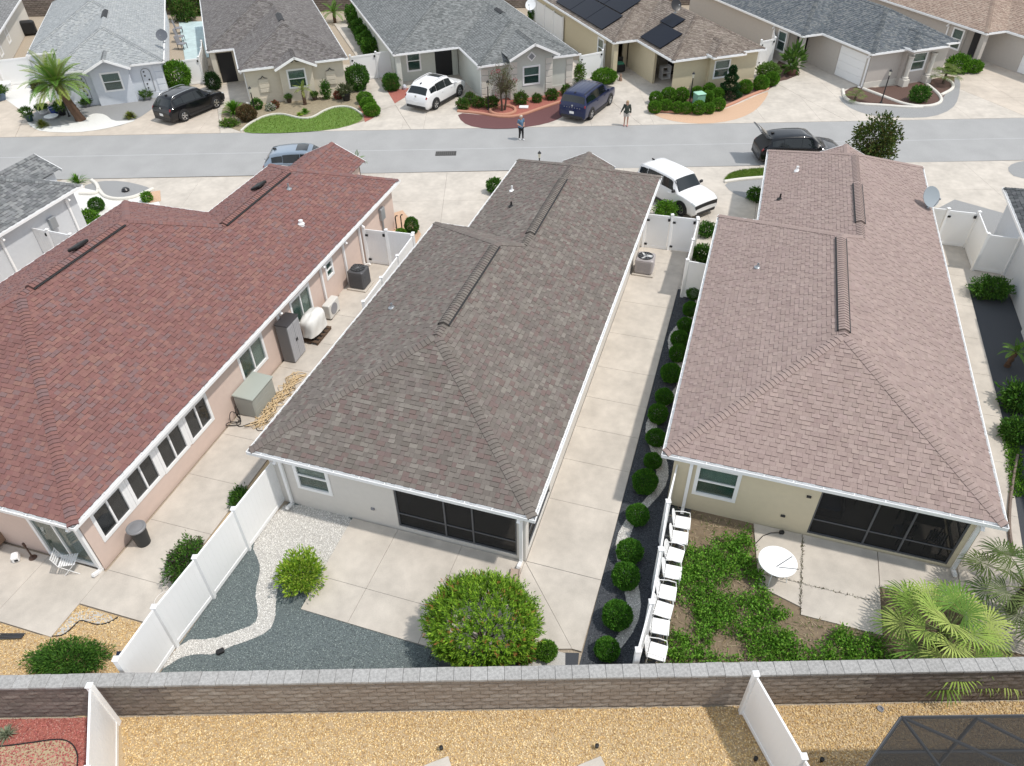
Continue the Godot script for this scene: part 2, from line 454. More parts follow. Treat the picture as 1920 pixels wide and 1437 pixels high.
	# beds in front of the far houses
	sheet("gravel_bed", smooth(P2([-32.45, -49.78, -32.28, -51.46, -31.21, -52.76, -29.49, -52.26, -28.43, -52.41, -24.91, -54.63, -24.25, -51.89, -24.73, -49.04, -25.64, -47.78, -27.75, -47.42, -29.92, -47.61, -31.39, -48.5]), 1), .027, M.g_grey)
	sheet("gravel_bed", smooth(P2([-32.16, -49.2, -31.16, -48.03, -30.17, -47.26, -27.9, -46.98, -26.38, -47.45, -25.37, -48.22, -24.62, -49.03, -25.3, -48.97, -26.21, -48.92, -27.27, -50.22, -28.1, -50.46, -28.33, -49.98, -28.2, -49.11, -28.96, -48.58, -29.82, -48.15, -30.87, -48.29]), 1), .034, M.g_snow)
	sheet("gravel_bed", P2([-38.28, -53.33, -36.73, -57.81, -33.83, -57.66, -31.48, -53.52, -32.47, -53.04, -32.72, -50.48, -36.53, -54.32, -36.82, -50.68]), .026, M.g_snow)
	sheet("mulch_bed", smooth(P2([-19.06, -48.87, -19.61, -51.36, -19.08, -52.37, -17.8, -51.78, -15.3, -52.18, -11.37, -53.27, -10.97, -54.36, -10.26, -53.44, -8.62, -50.02, -8.87, -48.67, -10.11, -47.51, -12.03, -46.7, -14.72, -46.47, -16.96, -46.57, -18.06, -47.43]), 1), .027, mat(lin(.3, .25, .17), .9, M.t_grass, .5))
	sheet("lawn", smooth(P2([-17.09, -46.66, -16.85, -48.1, -16.11, -49.4, -15.1, -49.64, -13.83, -48.71, -12.93, -48.67, -12.33, -50.2, -11.54, -50.86, -10.58, -50.61, -9.9, -49.68, -9.51, -48.7, -9.85, -47.69, -11.34, -46.67, -14.01, -46.35, -16.05, -46.35]), 1), .034, M.grass)
	sheet("mulch_bed", P2([-10.19, -50.9, -9.77, -52.65, -8.62, -50.02, -8.87, -48.67, -9.33, -47.94, -9.64, -49.38]), .038, M.lava)
	sheet("mulch_bed", P2([-9.54, -56.13, -8.55, -56.8, -6.49, -53.68, -7.2, -52.42, -7.9, -50.99]), .03, M.lava)
	sheet("mulch_bed", smooth(P2([-3.35, -50.06, -3.05, -51.57, -1.7, -52.03, 5, -54.44, 4.97, -53.1, 4.62, -52.03, 3.45, -50.94, 1.94, -49.7, 0.48, -48.42, -1.82, -49.1, -3.18, -49.36]), 1), .028, M.lava)
	sheet("gravel_bed", smooth(P2([-3.39, -49.37, -1.81, -48.91, 0.3, -48.14, 1.86, -49.51, 4.01, -51.22, 4.31, -50.19, 3.84, -48.64, 3.07, -47.54, 1.66, -46.7, -0.4, -46.34, -2.11, -46.69, -2.97, -47.64]), 1), .026, M.plum)
	sheet("mulch_bed", smooth(P2([9.29, -49.45, 9.88, -51.14, 11.15, -52.13, 13.2, -53.12, 19.1, -55.32, 19.52, -54.6, 19.05, -53.48, 18.12, -52.43, 16.5, -51.23, 15.05, -49.76, 13.36, -48.57, 11.56, -48.37, 9.68, -48.74]), 1), .028, M.mulch)
	sheet("gravel_bed", smooth(P2([9.44, -48.76, 11.54, -48.27, 13.34, -48.47, 15.2, -49.65, 18.36, -52.63, 18.07, -51.57, 16.64, -48.99, 15.21, -47.53, 13.65, -46.77, 11.92, -46.67, 10.33, -47.39]), 1), .026, M.g_pink)
	sheet("gravel_bed", smooth(P2([22.93, -51.54, 22.64, -50.09, 22.89, -48.59, 23.84, -47.4, 25.76, -47.03, 27.52, -47.13, 29.31, -48.38, 30.68, -50.31, 32.65, -54.14, 32.58, -54.96, 30.95, -53.09, 29.36, -52.07, 26.68, -50.1, 24.91, -50.19]), 1), .026, M.g_grey)
	sheet("mulch_bed", smooth(P2([23.22, -51.73, 24.57, -53.2, 25.33, -52.71, 27.99, -53.24, 30.04, -54.04, 32.74, -55.31, 31.68, -53.05, 30.14, -51.17, 29.33, -49.97, 28.73, -49.19, 27.58, -48.85, 26.24, -49.02, 24.64, -49.49, 23.35, -49.86]), 1), .032, M.mulch)
	sheet("mulch_bed", P2([18.29, -53.75, 20.97, -59.09, 21.86, -58.65, 21.62, -55.91, 20.35, -54.79]), .03, M.mulch)
	# beds on the near side of the street
	sheet("gravel_bed", smooth(P2([-24.04, -38.91, -23.32, -39.71, -21.93, -39.65, -20.47, -38.97, -19.64, -38.34, -20.15, -37.7, -21.01, -37.29, -21.88, -37.51, -22.72, -38.33]), 1), .027, M.g_grey)
	sheet("gravel_bed", P2([-24.7, -37.11, -24.04, -38.91, -22.72, -38.33, -21.83, -37.38, -20.9, -37.16, -19.55, -38.07, -18.72, -36.57, -19.87, -35.11, -21.67, -33.48, -23.03, -33.52]), .026, M.g_snow)
	sheet("gravel_bed", P2([-6.03, -35.18, -5.58, -35.46, -4.39, -32.86, -4.57, -31.91, -5.78, -32.27]), .026, M.g_pink)
	sheet("gravel_bed", P2([-19.97, -38.09, -19.34, -38.33, -18.82, -37.01, -19.43, -36.78]), .033, M.g_pink)
	sheet("lawn", smooth(P2([11.88, -38.15, 12.24, -38.96, 12.93, -39.57, 14.58, -39.85, 16.02, -39.79, 15.67, -38.61, 14.24, -38.6, 13.01, -38.45]), 1), .03, M.grass)
	sheet("gravel_bed", smooth(P2([11.85, -38.02, 12.98, -38.31, 14.2, -38.47, 15.65, -38.55, 14.41, -35.31, 12.75, -35.92, 11.99, -36.9]), 1), .028, M.g_grey)
	sheet("gravel_bed", smooth(P2([28.07, -39.15, 28.9, -39.98, 30.33, -40.36, 31.09, -39.03, 29.52, -37.85, 27.98, -37.98]), 1), .028, M.g_grey)
	sheet("gravel_bed", P2([21.89, -34.43, 23.47, -35.57, 25.18, -34.01, 24.82, -31.81, 22.78, -31.36]), .026, M.g_grey)
	for e in [[smooth(P2([-17.09, -46.66, -16.85, -48.1, -16.11, -49.4, -15.1, -49.64, -13.83, -48.71, -12.93, -48.67, -12.33, -50.2, -11.54, -50.86, -10.58, -50.61, -9.65, -49.19]), 2, false), M.kerb_white, "pale stone edging winding between a lawn and a planted bed"],
			[smooth(P2([-3.33, -49.56, -1.82, -49.1, -0.4, -48.27, 0.84, -48.49, 2.12, -49.7, 4.25, -51.42]), 2, false), M.terracotta, "terracotta edging between red lava mulch and plum gravel"],
			[smooth(P2([9.41, -49.05, 11.57, -48.46, 13.38, -48.66, 15.07, -49.86, 16.53, -51.33, 18.42, -52.85]), 2, false), M.terracotta, "terracotta edging in front of a double row of clipped ball shrubs"],
			[smooth(P2([23.52, -52.37, 23.03, -50.69, 23.41, -49.55, 24.92, -49.28, 26.5, -48.81, 27.54, -48.76]), 2, false), M.kerb_white, "white scalloped edging sweeping round a spiky plant in dark mulch"],
			[smooth(P2([24.99, -52.51, 25.86, -50.76, 26.67, -49.19, 27.93, -48.83, 29.19, -49.57, 29.72, -50.98, 29.77, -53.15]), 2, false), M.kerb_white, "white edging looped round a mulch bed with a round green bush"],
			[smooth(P2([31.49, -54.43, 31.74, -53.5, 31.2, -52.19, 29.76, -50.98]), 2, false), M.kerb_white, "short curved white edging beside a small fan palm"],
			[smooth(P2([-23.66, -38.03, -22.79, -37.94, -22.72, -38.33, -23.21, -39.22, -23.72, -39.72]), 2, false), M.kerb_white, "white edging curling round a spiky plant by a grey roof"],
			[smooth(P2([-22.77, -38.46, -22.17, -37.65, -21.42, -37.24, -20.59, -37.33, -20.04, -37.96, -19.75, -38.48]), 2, false), M.kerb_white, "white edging along a pebble island next to a driveway"],
			[smooth(P2([11.92, -38.09, 12.99, -38.38, 14.22, -38.54, 15.38, -38.63]), 2, false), M.kerb_white, "white edging between a small lawn and dark gravel"]]:
		var mb := MB.new(); edging(mb, e[0], .1 if e[2].begins_with("pale stone") else .2, .13, .02)
		solo("bed_edging", mb, e[1], e[2], "edging")
	var ring := PackedVector2Array(); var rc: Vector2 = Vector2(-0.29, -49.52)
	for k in 25: ring.append(rc + Vector2(cos(TAU * k / 24), sin(TAU * k / 24)) * .85)
	var rm := MB.new(); edging(rm, ring, .2, .16, .02)
	solo("tree_ring", rm, M.terracotta, "round terracotta edging ring at the foot of a flowering tree", "edging")
	# stuff: grass blades on the lawns
	for lw in [[smooth(P2([-17.09, -46.66, -16.85, -48.1, -16.11, -49.4, -15.1, -49.64, -13.83, -48.71, -12.93, -48.67, -12.33, -50.2, -11.54, -50.86, -10.58, -50.61, -9.9, -49.68, -9.51, -48.7, -9.85, -47.69, -11.34, -46.67, -14.01, -46.35, -16.05, -46.35]), 1), "short green lawn grass in front of a cream house"], [smooth(P2([11.88, -38.15, 12.24, -38.96, 12.93, -39.57, 14.58, -39.85, 16.02, -39.79, 15.67, -38.61, 14.24, -38.6, 13.01, -38.45]), 1), "small patch of green lawn grass next to dark gravel"]]:
		var gb := MB.new(); rng.seed = 3
		var lo = lw[0][0]; var hi = lw[0][0]
		for q in lw[0]:
			lo = Vector2(min(lo.x, q.x), min(lo.y, q.y)); hi = Vector2(max(hi.x, q.x), max(hi.y, q.y))
		for k in 9000:
			var q = Vector2(rng.randf_range(lo.x, hi.x), rng.randf_range(lo.y, hi.y))
			if not Geometry2D.is_point_in_polygon(q, lw[0]): continue
			gb.col = [Color(.12, .22, .03), Color(.16, .26, .04), Color(.2, .24, .06)][rng.randi() % 3]
			var d = (Vector3.UP + rdir() * .7).normalized(); var nn = rdir(); nn = (nn - d * nn.dot(d)).normalized()
			gb.leaf(Vector3(q.x, .03, q.y), d, nn, .1, .02)
		stuff(solo("lawn_grass", gb, M.leaf, lw[1], "grass"))

# ---- houses ----
func lanai(h, x0: float, x1: float, zb: float, m):
	var mb := MB.new()
	mb.span(x0, 0, zb - .12, x1, 2.33, zb); mb.span(x0 - .12, 0, zb, x0, 2.33, -.6)
	part("porch_wall", mb, m, h)
	var fl := MB.new(); fl.span(x0, .0, zb, x1, .09, -.58); part("porch_floor", fl, M.conc, h)
func screen_front(h, a: Vector2, b: Vector2, s0: float, s1: float, y0: float, y1: float, posts: Array, bar: float):
	var fr := MB.new(); var w = .05
	fr.span(s0, y0, -.1, s1, y0 + w, -.03); fr.span(s0, y1 - w, -.1, s1, y1, -.03)
	var all = [s0 + w * .5] + posts + [s1 - w * .5]
	for p in all: fr.span(p - w * .5, y0 + w, -.1, p + w * .5, y1 - w, -.03)
	for k in all.size() - 1: fr.span(all[k] + w * .5, bar, -.09, all[k + 1] - w * .5, bar + .04, -.04)
	var f = part("screen_frame", fr, M.frame_grey, h, wall_frame(a, b))
	for k in all.size() - 1:
		var sc := MB.new(); sc.span(all[k] + w * .5, y0 + w, -.067, all[k + 1] - w * .5, y1 - w, -.063); part("screen", sc, M.screen, f)
func shell(h, d: Dictionary, back: Array, right: Array, m):
	var i = INSET
	wall(h, Vector2(-d.W1 + i, -i), Vector2(-i, -i), back, m)
	wall(h, Vector2(-i, -i), Vector2(-i, -d.L + i), right, m)
	wall(h, Vector2(-i, -d.L + i), Vector2(-d.W2 + i, -d.L + i), [[1.5, 2.7, .9, 2.1]], m)
	wall(h, Vector2(-d.W2 + i, -d.L + i), Vector2(-d.W2 + i, -d.L1 + i), [], m)
	wall(h, Vector2(-d.W2 + i, -d.L1 + i), Vector2(-d.W1 + i, -d.L1 + i), [], m, 2.34, "wall", .18, false)
	wall(h, Vector2(-d.W1 + i, -d.L1 + i), Vector2(-d.W1 + i, -i), [], m)
	var by = d.bay
	var g := MB.new()
	g.span(by[0] - by[1] + .25, 0, -d.L + i - .18, by[0] + by[1] - .25, 2.33, -d.L - by[2] + .35)
	part("bay_wall", g, m, h)
func near_houses():
	var st_grey = mat(lin(.68, .65, .61), .9, M.t_stucco, .7)
	var st_pink = mat(lin(.68, .54, .47), .9, M.t_stucco, .7)
	var st_cream = mat(lin(.68, .6, .44), .9, M.t_stucco, .7)
	var st_white = mat(lin(.62, .64, .67), .9, M.t_stucco, .7)
	# centre
	var dc = {mx = 1.0, W1 = 8.92, L1 = 14.8, W2 = 7.36, L = 22.2, bay = [-3.75, 1.3, .45, 0.0, false], near = true, vents = [[1, .1, .97], [2, .12, .8]],
		pal = [Color(0.177, 0.152, 0.134), Color(0.201, 0.148, 0.134), Color(0.19, 0.165, 0.145), Color(0.21, 0.183, 0.162), Color(0.206, 0.17, 0.153), Color(0.231, 0.202, 0.178), Color(0.261, 0.232, 0.204)]}
	var h = make_house("villa", "grey shingled house with a screened corner porch and pale grey stucco walls", CEN_AT, CEN_TURN, dc)
	var b0 = Vector2(-8.54, -.38); var b1 = Vector2(-.38, -.38); var r1 = Vector2(-.38, -21.8)
	shell(h, dc, [[.86, 1.98, .92, 2.1], [4.13, 7.9, .2, 2.2]], [[.3, 2.65, .2, 2.2]], st_grey)
	window(h, b0, b1, [.86, 1.98, .92, 2.1])
	screen_front(h, b0, b1, 4.13, 7.9, .2, 2.2, [5.68, 6.55], .75)
	screen_front(h, b1, r1, .3, 2.65, .2, 2.2, [1.5], .75)
	lanai(h, -4.5, -.6, -3.4, st_grey)
	downspout(h, Vector3(-8.1, 0, -.38), Vector3.BACK); downspout(h, Vector3(-.5, 0, -.38), Vector3.BACK)
	var sp := MB.new(); sp.cbox(Vector3(-5.21, .74, -.36), Vector3(.12, .09, .05), .01); part("outlet_cover", sp, M.grey_plastic, h)
	var eb := MB.new(); eb.cbox(Vector3(-.3, 1.35, -17.3), Vector3(.14, .5, .3), .015); part("meter_box", eb, M.grey_metal, h)
	roof_pipe(h, Vector3(-6.2, EAVE + SLOPE * (7.36 - 6.2) , -17.6), .25, M.vinyl); roof_pipe(h, Vector3(-7.4, EAVE + SLOPE * 1.52, -7.2), .2); roof_pipe(h, Vector3(-5.6, EAVE + SLOPE * (7.36 - 5.6), -15.6), .22, M.black)
	# red roof
	var dr = {mx = 1.0, W1 = 11.7, L1 = 16.8, W2 = 7.2, L = 22.2, bay = [-4.3, 1.7, 1.6, 0.0, false], near = true, vents = [[1, .08, .95], [2, .02, .95]],
		pal = [Color(0.236, 0.115, 0.103), Color(0.257, 0.123, 0.111), Color(0.269, 0.131, 0.116), Color(0.248, 0.129, 0.119), Color(0.288, 0.146, 0.125), Color(0.243, 0.149, 0.144), Color(0.303, 0.16, 0.134)]}
	h = make_house("villa", "red shingled house with pink stucco walls and a long row of porch windows", RED_AT, RED_TURN, dr)
	b0 = Vector2(-11.32, -.38); b1 = Vector2(-.38, -.38); r1 = Vector2(-.38, -21.8)
	var rw = [[.42, 1.64, .84, 1.98], [1.85, 3.04, .84, 1.98], [3.25, 4.46, .8, 1.96], [4.65, 5.85, .8, 1.96], [7.85, 9.38, .78, 1.95], [11.5, 12.98, .64, 1.9], [14.44, 15.02, 1.18, 1.92]]
	shell(h, dr, [[9.02, 10.72, .08, 2.06]], rw.duplicate(true), st_pink)
	window(h, b0, b1, [9.02, 10.72, .08, 2.06], true, false)
	for k in 7: window(h, b1, r1, rw[k], k < 6, k > 3 and k < 6, null, k < 4)
	for k in 3:
		var ml := MB.new(); ml.cbox(Vector3((rw[k][1] + rw[k + 1][0]) * .5, 1.4, .004), Vector3(rw[k + 1][0] - rw[k][1] - .09, 1.22, .05), .006); part("mullion", ml, M.vinyl, h, wall_frame(b1, r1))
	lanai(h, -4.2, -.6, -6.6, st_pink)
	for z in [-10.9, -14.35, -16.4, -18.0]: downspout(h, Vector3(-.38, 0, z), Vector3.RIGHT)
	downspout(h, Vector3(-.45, 0, -.38), Vector3.BACK)
	var mbx := MB.new(); mbx.cbox(Vector3(-.3, 1.5, -20.4), Vector3(.16, .6, .4), .02); mbx.cbox(Vector3(-.3, .6, -20.35), Vector3(.08, 1.2, .08), .01); part("meter_box", mbx, M.grey_metal, h)
	roof_pipe(h, Vector3(-1.6, EAVE + SLOPE * 1.6, -15.6), .22, M.vinyl, .09); roof_pipe(h, Vector3(-3.0, EAVE + SLOPE * 3.0, -17.3), .26, M.grey_metal); roof_pipe(h, Vector3(-7.6, EAVE + SLOPE * 4.1, -5.0), .3, M.vinyl, .05)
	for q in [Vector3(-6.6, EAVE + SLOPE * 5.1, -9.3), Vector3(-4.4, EAVE + SLOPE * 2.8, -17.3)]:
		var hv := MB.new(); hv.cbox(Vector3.ZERO, Vector3(.55, .12, .62), .03, Basis(Vector3.BACK, .43)); part("roof_vent", hv, M.black, h, Transform3D(Basis(), q + Vector3(-.1, .08, 0)))
	# right
	var dg = {mx = 1.0, W1 = 9.1, L1 = 15.5, W2 = 7.42, L = 23.4, bay = [-3.7, 1.15, .45, 0.0, false], near = true, vents = [[1, .03, .97], [2, .15, .6]],
		pal = [Color(0.356, 0.265, 0.241), Color(0.373, 0.28, 0.253), Color(0.386, 0.291, 0.262), Color(0.399, 0.3, 0.274), Color(0.39, 0.297, 0.265), Color(0.411, 0.314, 0.283), Color(0.427, 0.325, 0.291)]}
	h = make_house("villa", "pinkish tan shingled house with cream stucco walls behind a row of white chairs", RGT_AT, RGT_TURN, dg)
	b0 = Vector2(-8.72, -.38); b1 = Vector2(-.38, -.38); r1 = Vector2(-.38, -23.0)
	shell(h, dg, [[.72, 1.94, .78, 2.0], [4.19, 8.05, .12, 2.2]], [[.3, 3.0, .12, 2.2]], st_cream)
	window(h, b0, b1, [.72, 1.94, .78, 2.0])
	screen_front(h, b0, b1, 4.19, 8.05, .12, 2.2, [5.75, 6.72], .72)
	screen_front(h, b1, r1, .3, 3.0, .12, 2.2, [1.6], .72)
	lanai(h, -4.6, -.6, -3.6, st_cream)
	downspout(h, Vector3(-8.2, 0, -.38), Vector3.BACK); downspout(h, Vector3(-.5, 0, -.38), Vector3.BACK)
	for q in [Vector3(-4.82, 1.68, -.36), Vector3(-5.32, .65, -.36)]:
		var ob := MB.new(); ob.cbox(q, Vector3(.13, .08, .05), .01); part("outlet_cover", ob, M.black_metal, h)
	roof_pipe(h, Vector3(-6.0, EAVE + SLOPE * 1.42, -19.6), .24, M.vinyl, .06); roof_pipe(h, Vector3(-6.6, EAVE + SLOPE * .82, -17.0), .26, M.black); roof_pipe(h, Vector3(-7.2, EAVE + SLOPE * 1.9, -9.9), .18)
	# left and right neighbours at the edges
	var dn = {mx = 1.0, W1 = 9.0, L1 = 15.0, W2 = 7.3, L = 22.2, bay = [-3.7, 1.3, 1.3, 0.0, false],
		pal = [Color(0.165, 0.171, 0.176), Color(0.209, 0.215, 0.22), Color(0.253, 0.259, 0.264), Color(0.297, 0.303, 0.303)]}
	var at_: Vector3 = Vector3(-20.76, 2.45, -33.91); at_.y = 0
	var tn = RED_TURN
	h = make_house("villa", "grey roofed house with pale blue grey wall beside the red roofed house", at_ - Basis(Vector3.UP, tn) * Vector3(0, 0, -22.2), tn, dn)
	shell(h, dn, [], [], st_white)
	for z in [-21.2, -17.2, -14.6]: downspout(h, Vector3(-.38, 0, z), Vector3.RIGHT)
	var mb2 := MB.new(); mb2.cbox(Vector3(-.3, 1.5, -20.0), Vector3(.16, .55, .4), .02); mb2.cbox(Vector3(-.3, .7, -19.8), Vector3(.1, 1.0, .1), .01); part("meter_box", mb2, M.grey_metal, h)
	var dk = {mx = 1.0, W1 = 7.48, L1 = 15.5, W2 = 7.4, L = 23.4, bay = [-3.7, 1.3, .5, 0.0, false],
		pal = [Color(0.0825, 0.088, 0.0935), Color(0.11, 0.116, 0.123), Color(0.143, 0.149, 0.154)]}
	at_ = Vector3(23.05, 2.45, -31.88); at_.y = 0
	h = make_house("villa", "dark slate roofed house at the end of the dark gravel garden", at_ - Basis(Vector3.UP, RGT_TURN) * Vector3(-7.4, 0, -23.4), RGT_TURN, dk)
	shell(h, dk, [], [], st_white)
func far_shell(h, d: Dictionary, m, o: Dictionary):
	var i = INSET
	var W1: float = d.W1; var W2: float = d.W2; var L: float = d.L; var L1: float = d.L1
	var zp = -(L1 - o.get("porch", 2.0)); var zf = -(L - i)
	var bx0 = -d.bay[0] + d.bay[1] - .25; var bx1 = -d.bay[0] - d.bay[1] + .25
	var s = func(x): return W2 - i - x
	wall(h, Vector2(W2 - i, zf), Vector2(i, zf), [[s.call(bx0), s.call(bx1), 0, 2.3]], m)
	var zb = zf - o.get("bay_out", .35)
	var a = Vector2(bx0, zb); var b = Vector2(bx1, zb)
	var top = 2.34 + d.bay[3]
	wall(h, a, b, [[(bx0 - bx1) * .5 - .6, (bx0 - bx1) * .5 + .6, .92, 2.12]], m, top, "bay_wall", .18, false)
	window(h, a, b, [(bx0 - bx1) * .5 - .6, (bx0 - bx1) * .5 + .6, .92, 2.12])
	var sd := MB.new(); sd.span(bx0 - .002, 0, zb + .18, bx0 - .18, top, zf + .02); sd.span(bx1 + .002, 0, zb + .18, bx1 + .18, top, zf + .02)
	part("bay_wall", sd, m, h)
	if not d.bay[4]:
		# gable triangle over the bay
		var g := MB.new(); var yt = EAVE + d.bay[3] + SLOPE * d.bay[1] - .1; var c = -d.bay[0]
		var w = (bx0 - bx1) * .5
		for q in [[zb, 1], [zb + .12, -1]]:
			var P = [Vector3(c - w, top, q[0]), Vector3(c + w, top, q[0]), Vector3(c + w, EAVE + d.bay[3] - .12 + .2, q[0]), Vector3(c, yt, q[0]), Vector3(c - w, EAVE + d.bay[3] - .12 + .2, q[0])]
			for k in range(1, 4): g.tri(P[0], P[k + 1], P[k]) if q[1] > 0 else g.tri(P[0], P[k], P[k + 1])
		part("gable", g, m, h)
	# wing side with the garage, porch, long side
	wall(h, Vector2(W2 - i, zp), Vector2(W2 - i, zf), o.get("side", []), m)
	wall(h, Vector2(W1 - i, zp), Vector2(W2 - i, zp), o.get("front", []), m, 2.34, "porch_wall", .18, false)
	wall(h, Vector2(W1 - i, -i), Vector2(W1 - i, zp), o.get("long", []), m)
	wall(h, Vector2(i, zf), Vector2(i, -i), [], m)
	wall(h, Vector2(i, -i), Vector2(W1 - i, -i), [], m)
	var col := MB.new(); col.cbox(Vector3(W1 - .35, 1.165, -(L1 - .35)), Vector3(.36, 2.33, .36), .02); part("column", col, m, h)
	var fl := MB.new(); fl.span(W1 - .4, 0, zp, W2 - .4, .045, -(L1 - .2)); part("porch_floor", fl, M.conc, h)
	for q in o.get("doors", []):
		var dm := MB.new(); dm.span(q[0], .06, -.12, q[1], q[2], -.07)
		part("door", dm, q[3], h, wall_frame(Vector2(W1 - i, zp), Vector2(W2 - i, zp)))
	# water table band round the foot of the wing
	var bd := MB.new(); bd.span(i - .04, 0, zf - .03, W2 - i + .04, .42, zf + .05); part("base_band", bd, o.get("band_m", m), h)
func far_houses():
	var t19 = PI + deg_to_rad(19.0)
	var place = func(x, z, L): return Vector3(x - .32557 * L, 0, z - .94552 * L)
	var base = {mx = -1.0, W1 = 9.2, L1 = 16.7, W2 = 7.36, L = 22.0, bay = [-3.66, 1.3, .75, 0.0, false]}
	var white = mat(lin(.66, .7, .76), .9, M.t_stucco, .7); var cream = mat(lin(.66, .6, .49), .9, M.t_stucco, .7)
	var sage = mat(lin(.58, .6, .55), .9, M.t_stucco, .7); var sand = mat(lin(.62, .54, .38), .9, M.t_stucco, .7); var greige = mat(lin(.52, .48, .44), .9, M.t_stucco, .7)
	var ivory = mat(lin(.66, .63, .57), .9, M.t_stucco, .7)
	# far left sliver
	var d = base.duplicate(); d.pal = [Color(0.22, 0.22, 0.22), Color(0.264, 0.264, 0.264), Color(0.308, 0.308, 0.308)]
	var h = make_house("villa", "grey roofed house with black pool heating panels cut by the picture edge", place.call(-36.35, -53.4, 22.0), t19, d)
	far_shell(h, d, ivory, {})
	for k in 3: window(h, Vector2(.38, -21.62), Vector2(.38, -.38), [[4.0, 4.8, .9, 2.0], [7.2, 8.2, .9, 2.0], [11, 12, .9, 2.0]][k])
	for k in 2:
		var sp := MB.new(); sp.box(Vector3.ZERO, Vector3(2.6, .04, 3.0), Basis(Vector3.BACK, .44)); part("heating_panel", sp, M.black, h, Transform3D(Basis(), Vector3(2.1, EAVE + SLOPE * 2.1 + .08, -9.0 - k * 3.2)))
	# pale grey
	d = base.duplicate(); d.W1 = 9.3; d.L = 21.5; d.L1 = 16.1; d.bay = [-3.66, 1.45, .8, 0.0, false]; d.vents = [[2, .1, .5]]
	d.pal = [Color(0.373, 0.394, 0.404), Color(0.408, 0.428, 0.438), Color(0.442, 0.461, 0.468), Color(0.476, 0.492, 0.491)]
	h = make_house("villa", "pale grey roofed house with white walls behind the date palm", place.call(-23.59, -53.39, 21.5), t19, d)
	far_shell(h, d, white, {front = [[.4, 1.4, .05, 2.1]], doors = [[.4, 1.4, 2.1, M.bronze]], side = [[4.2, 6.8, .05, 2.1]]})
	var gd := MB.new(); for k in 4: gd.span(4.2, .05 + k * .515, -.12, 6.8, .555 + k * .515, -.09)
	part("garage_door", gd, M.vinyl, h, wall_frame(Vector2(6.98, -14.1), Vector2(6.98, -21.1)))
	for c in [[5.9, 5.3], [1.75, 1.15]]:
		var tr := MB.new(); var pts = []; var rad = []
		for k in 13:
			var a = PI * k / 12; pts.append(Vector3((c[0] + c[1]) * .5 + cos(a) * .3, 1.75 + sin(a) * .3, -21.16)); rad.append(.013)
		pts.push_front(Vector3(c[0], .5, -21.16)); rad.append(.013); pts.append(Vector3(c[1], .5, -21.16)); rad.append(.013)
		tr.tube(pts, rad, 5); tr.tube([Vector3(c[0], .5, -21.16), Vector3(c[1], .5, -21.16)], [.013, .013], 5)
		for k in 5: tr.lathe([Vector2(.001, .012), Vector2(.06, 0), Vector2(.001, -.012)], 6, Vector3(lerpf(c[0], c[1], rng.randf_range(.25, .75)), .75 + k * .27, -21.15), Basis(Vector3.RIGHT, PI / 2))
		part("wall_trellis", tr, M.black_metal, h)
	for k in 5:
		var qn := MB.new(); qn.cbox(Vector3(.62, .25 + k * .43, -21.14), Vector3(.55, .39, .06), .012); part("quoin", qn, white, h)
		qn = MB.new(); qn.cbox(Vector3(7.0, .25 + k * .43, -20.86), Vector3(.06, .39, .5), .012); part("quoin", qn, white, h)
	# charcoal brown
	d = base.duplicate(); d.vents = [[2, .45, .85]]; d.bay = [-3.66, 1.35, .85, 0.0, false]
	d.pal = [Color(0.154, 0.138, 0.132), Color(0.182, 0.165, 0.16), Color(0.209, 0.193, 0.187), Color(0.237, 0.22, 0.209)]
	h = make_house("villa", "charcoal brown roofed house with cream walls behind the oval lawn", place.call(-10.9, -53.4, 22.0), t19, d)
	far_shell(h, d, cream, {porch = .5, front = [[.2, 1.3, .05, 2.15]], doors = [[.2, 1.3, 2.15, M.black_metal]]})
	for x in [5.9, 1.35]:
		var sh := MB.new(); sh.span(x + .36, .75, -21.63, x - .36, 1.62, -21.665)
		for k in 3: sh.cbox(Vector3(x, .9 + k * .29, -21.68), Vector3(.62, .25, .03), .008)
		part("wall_panel", sh, cream, h)
		var wv := MB.new(); wv.tube([Vector3(x + .3, 1.68, -21.67), Vector3(x + .1, 1.72, -21.68), Vector3(x, 1.85, -21.68), Vector3(x - .1, 1.72, -21.68), Vector3(x - .3, 1.68, -21.67)], [.015, .03, .04, .03, .015], 6); part("wall_ornament", wv, M.bronze, h)
	var wo := MB.new(); wo.tube([Vector3(4.1, 2.62, -22.02), Vector3(3.8, 2.62, -22.03), Vector3(3.66, 2.8, -22.03), Vector3(3.52, 2.62, -22.03), Vector3(3.2, 2.62, -22.02)], [.015, .03, .04, .03, .015], 6); part("wall_ornament", wo, M.bronze, h)
	downspout(h, Vector3(6.98, 0, -21.4), Vector3.RIGHT)
	# mid grey with tall gable
	d = base.duplicate(); d.W1 = 12.1; d.L1 = 17.3; d.bay = [-3.66, 1.75, .95, .42, false]; d.vents = [[2, .3, .6]]
	d.pal = [Color(0.171, 0.182, 0.182), Color(0.209, 0.22, 0.22), Color(0.242, 0.253, 0.253), Color(0.275, 0.286, 0.286)]
	h = make_house("villa", "mid grey roofed house with a tall gabled bay and stacked corner blocks", place.call(5.1, -53.4, 22.0), t19, d)
	far_shell(h, d, sage, {porch = 1.7, front = [[.9, 1.9, .7, 2.1], [3.0, 4.3, .05, 2.15]], doors = [[3.0, 4.3, 2.15, M.black_metal]], bay_out = .55})
	window(h, Vector2(11.72, -15.6), Vector2(6.98, -15.6), [.9, 1.9, .7, 2.1])
	for x in [4.95, 2.37, .62]:
		for k in 6 if x > 1 else 5:
			var qn := MB.new(); qn.cbox(Vector3(x, .25 + k * .42, -22.2 if x > 1 else -21.65), Vector3(.5, .38, .06), .012); part("quoin", qn, ivory, h)
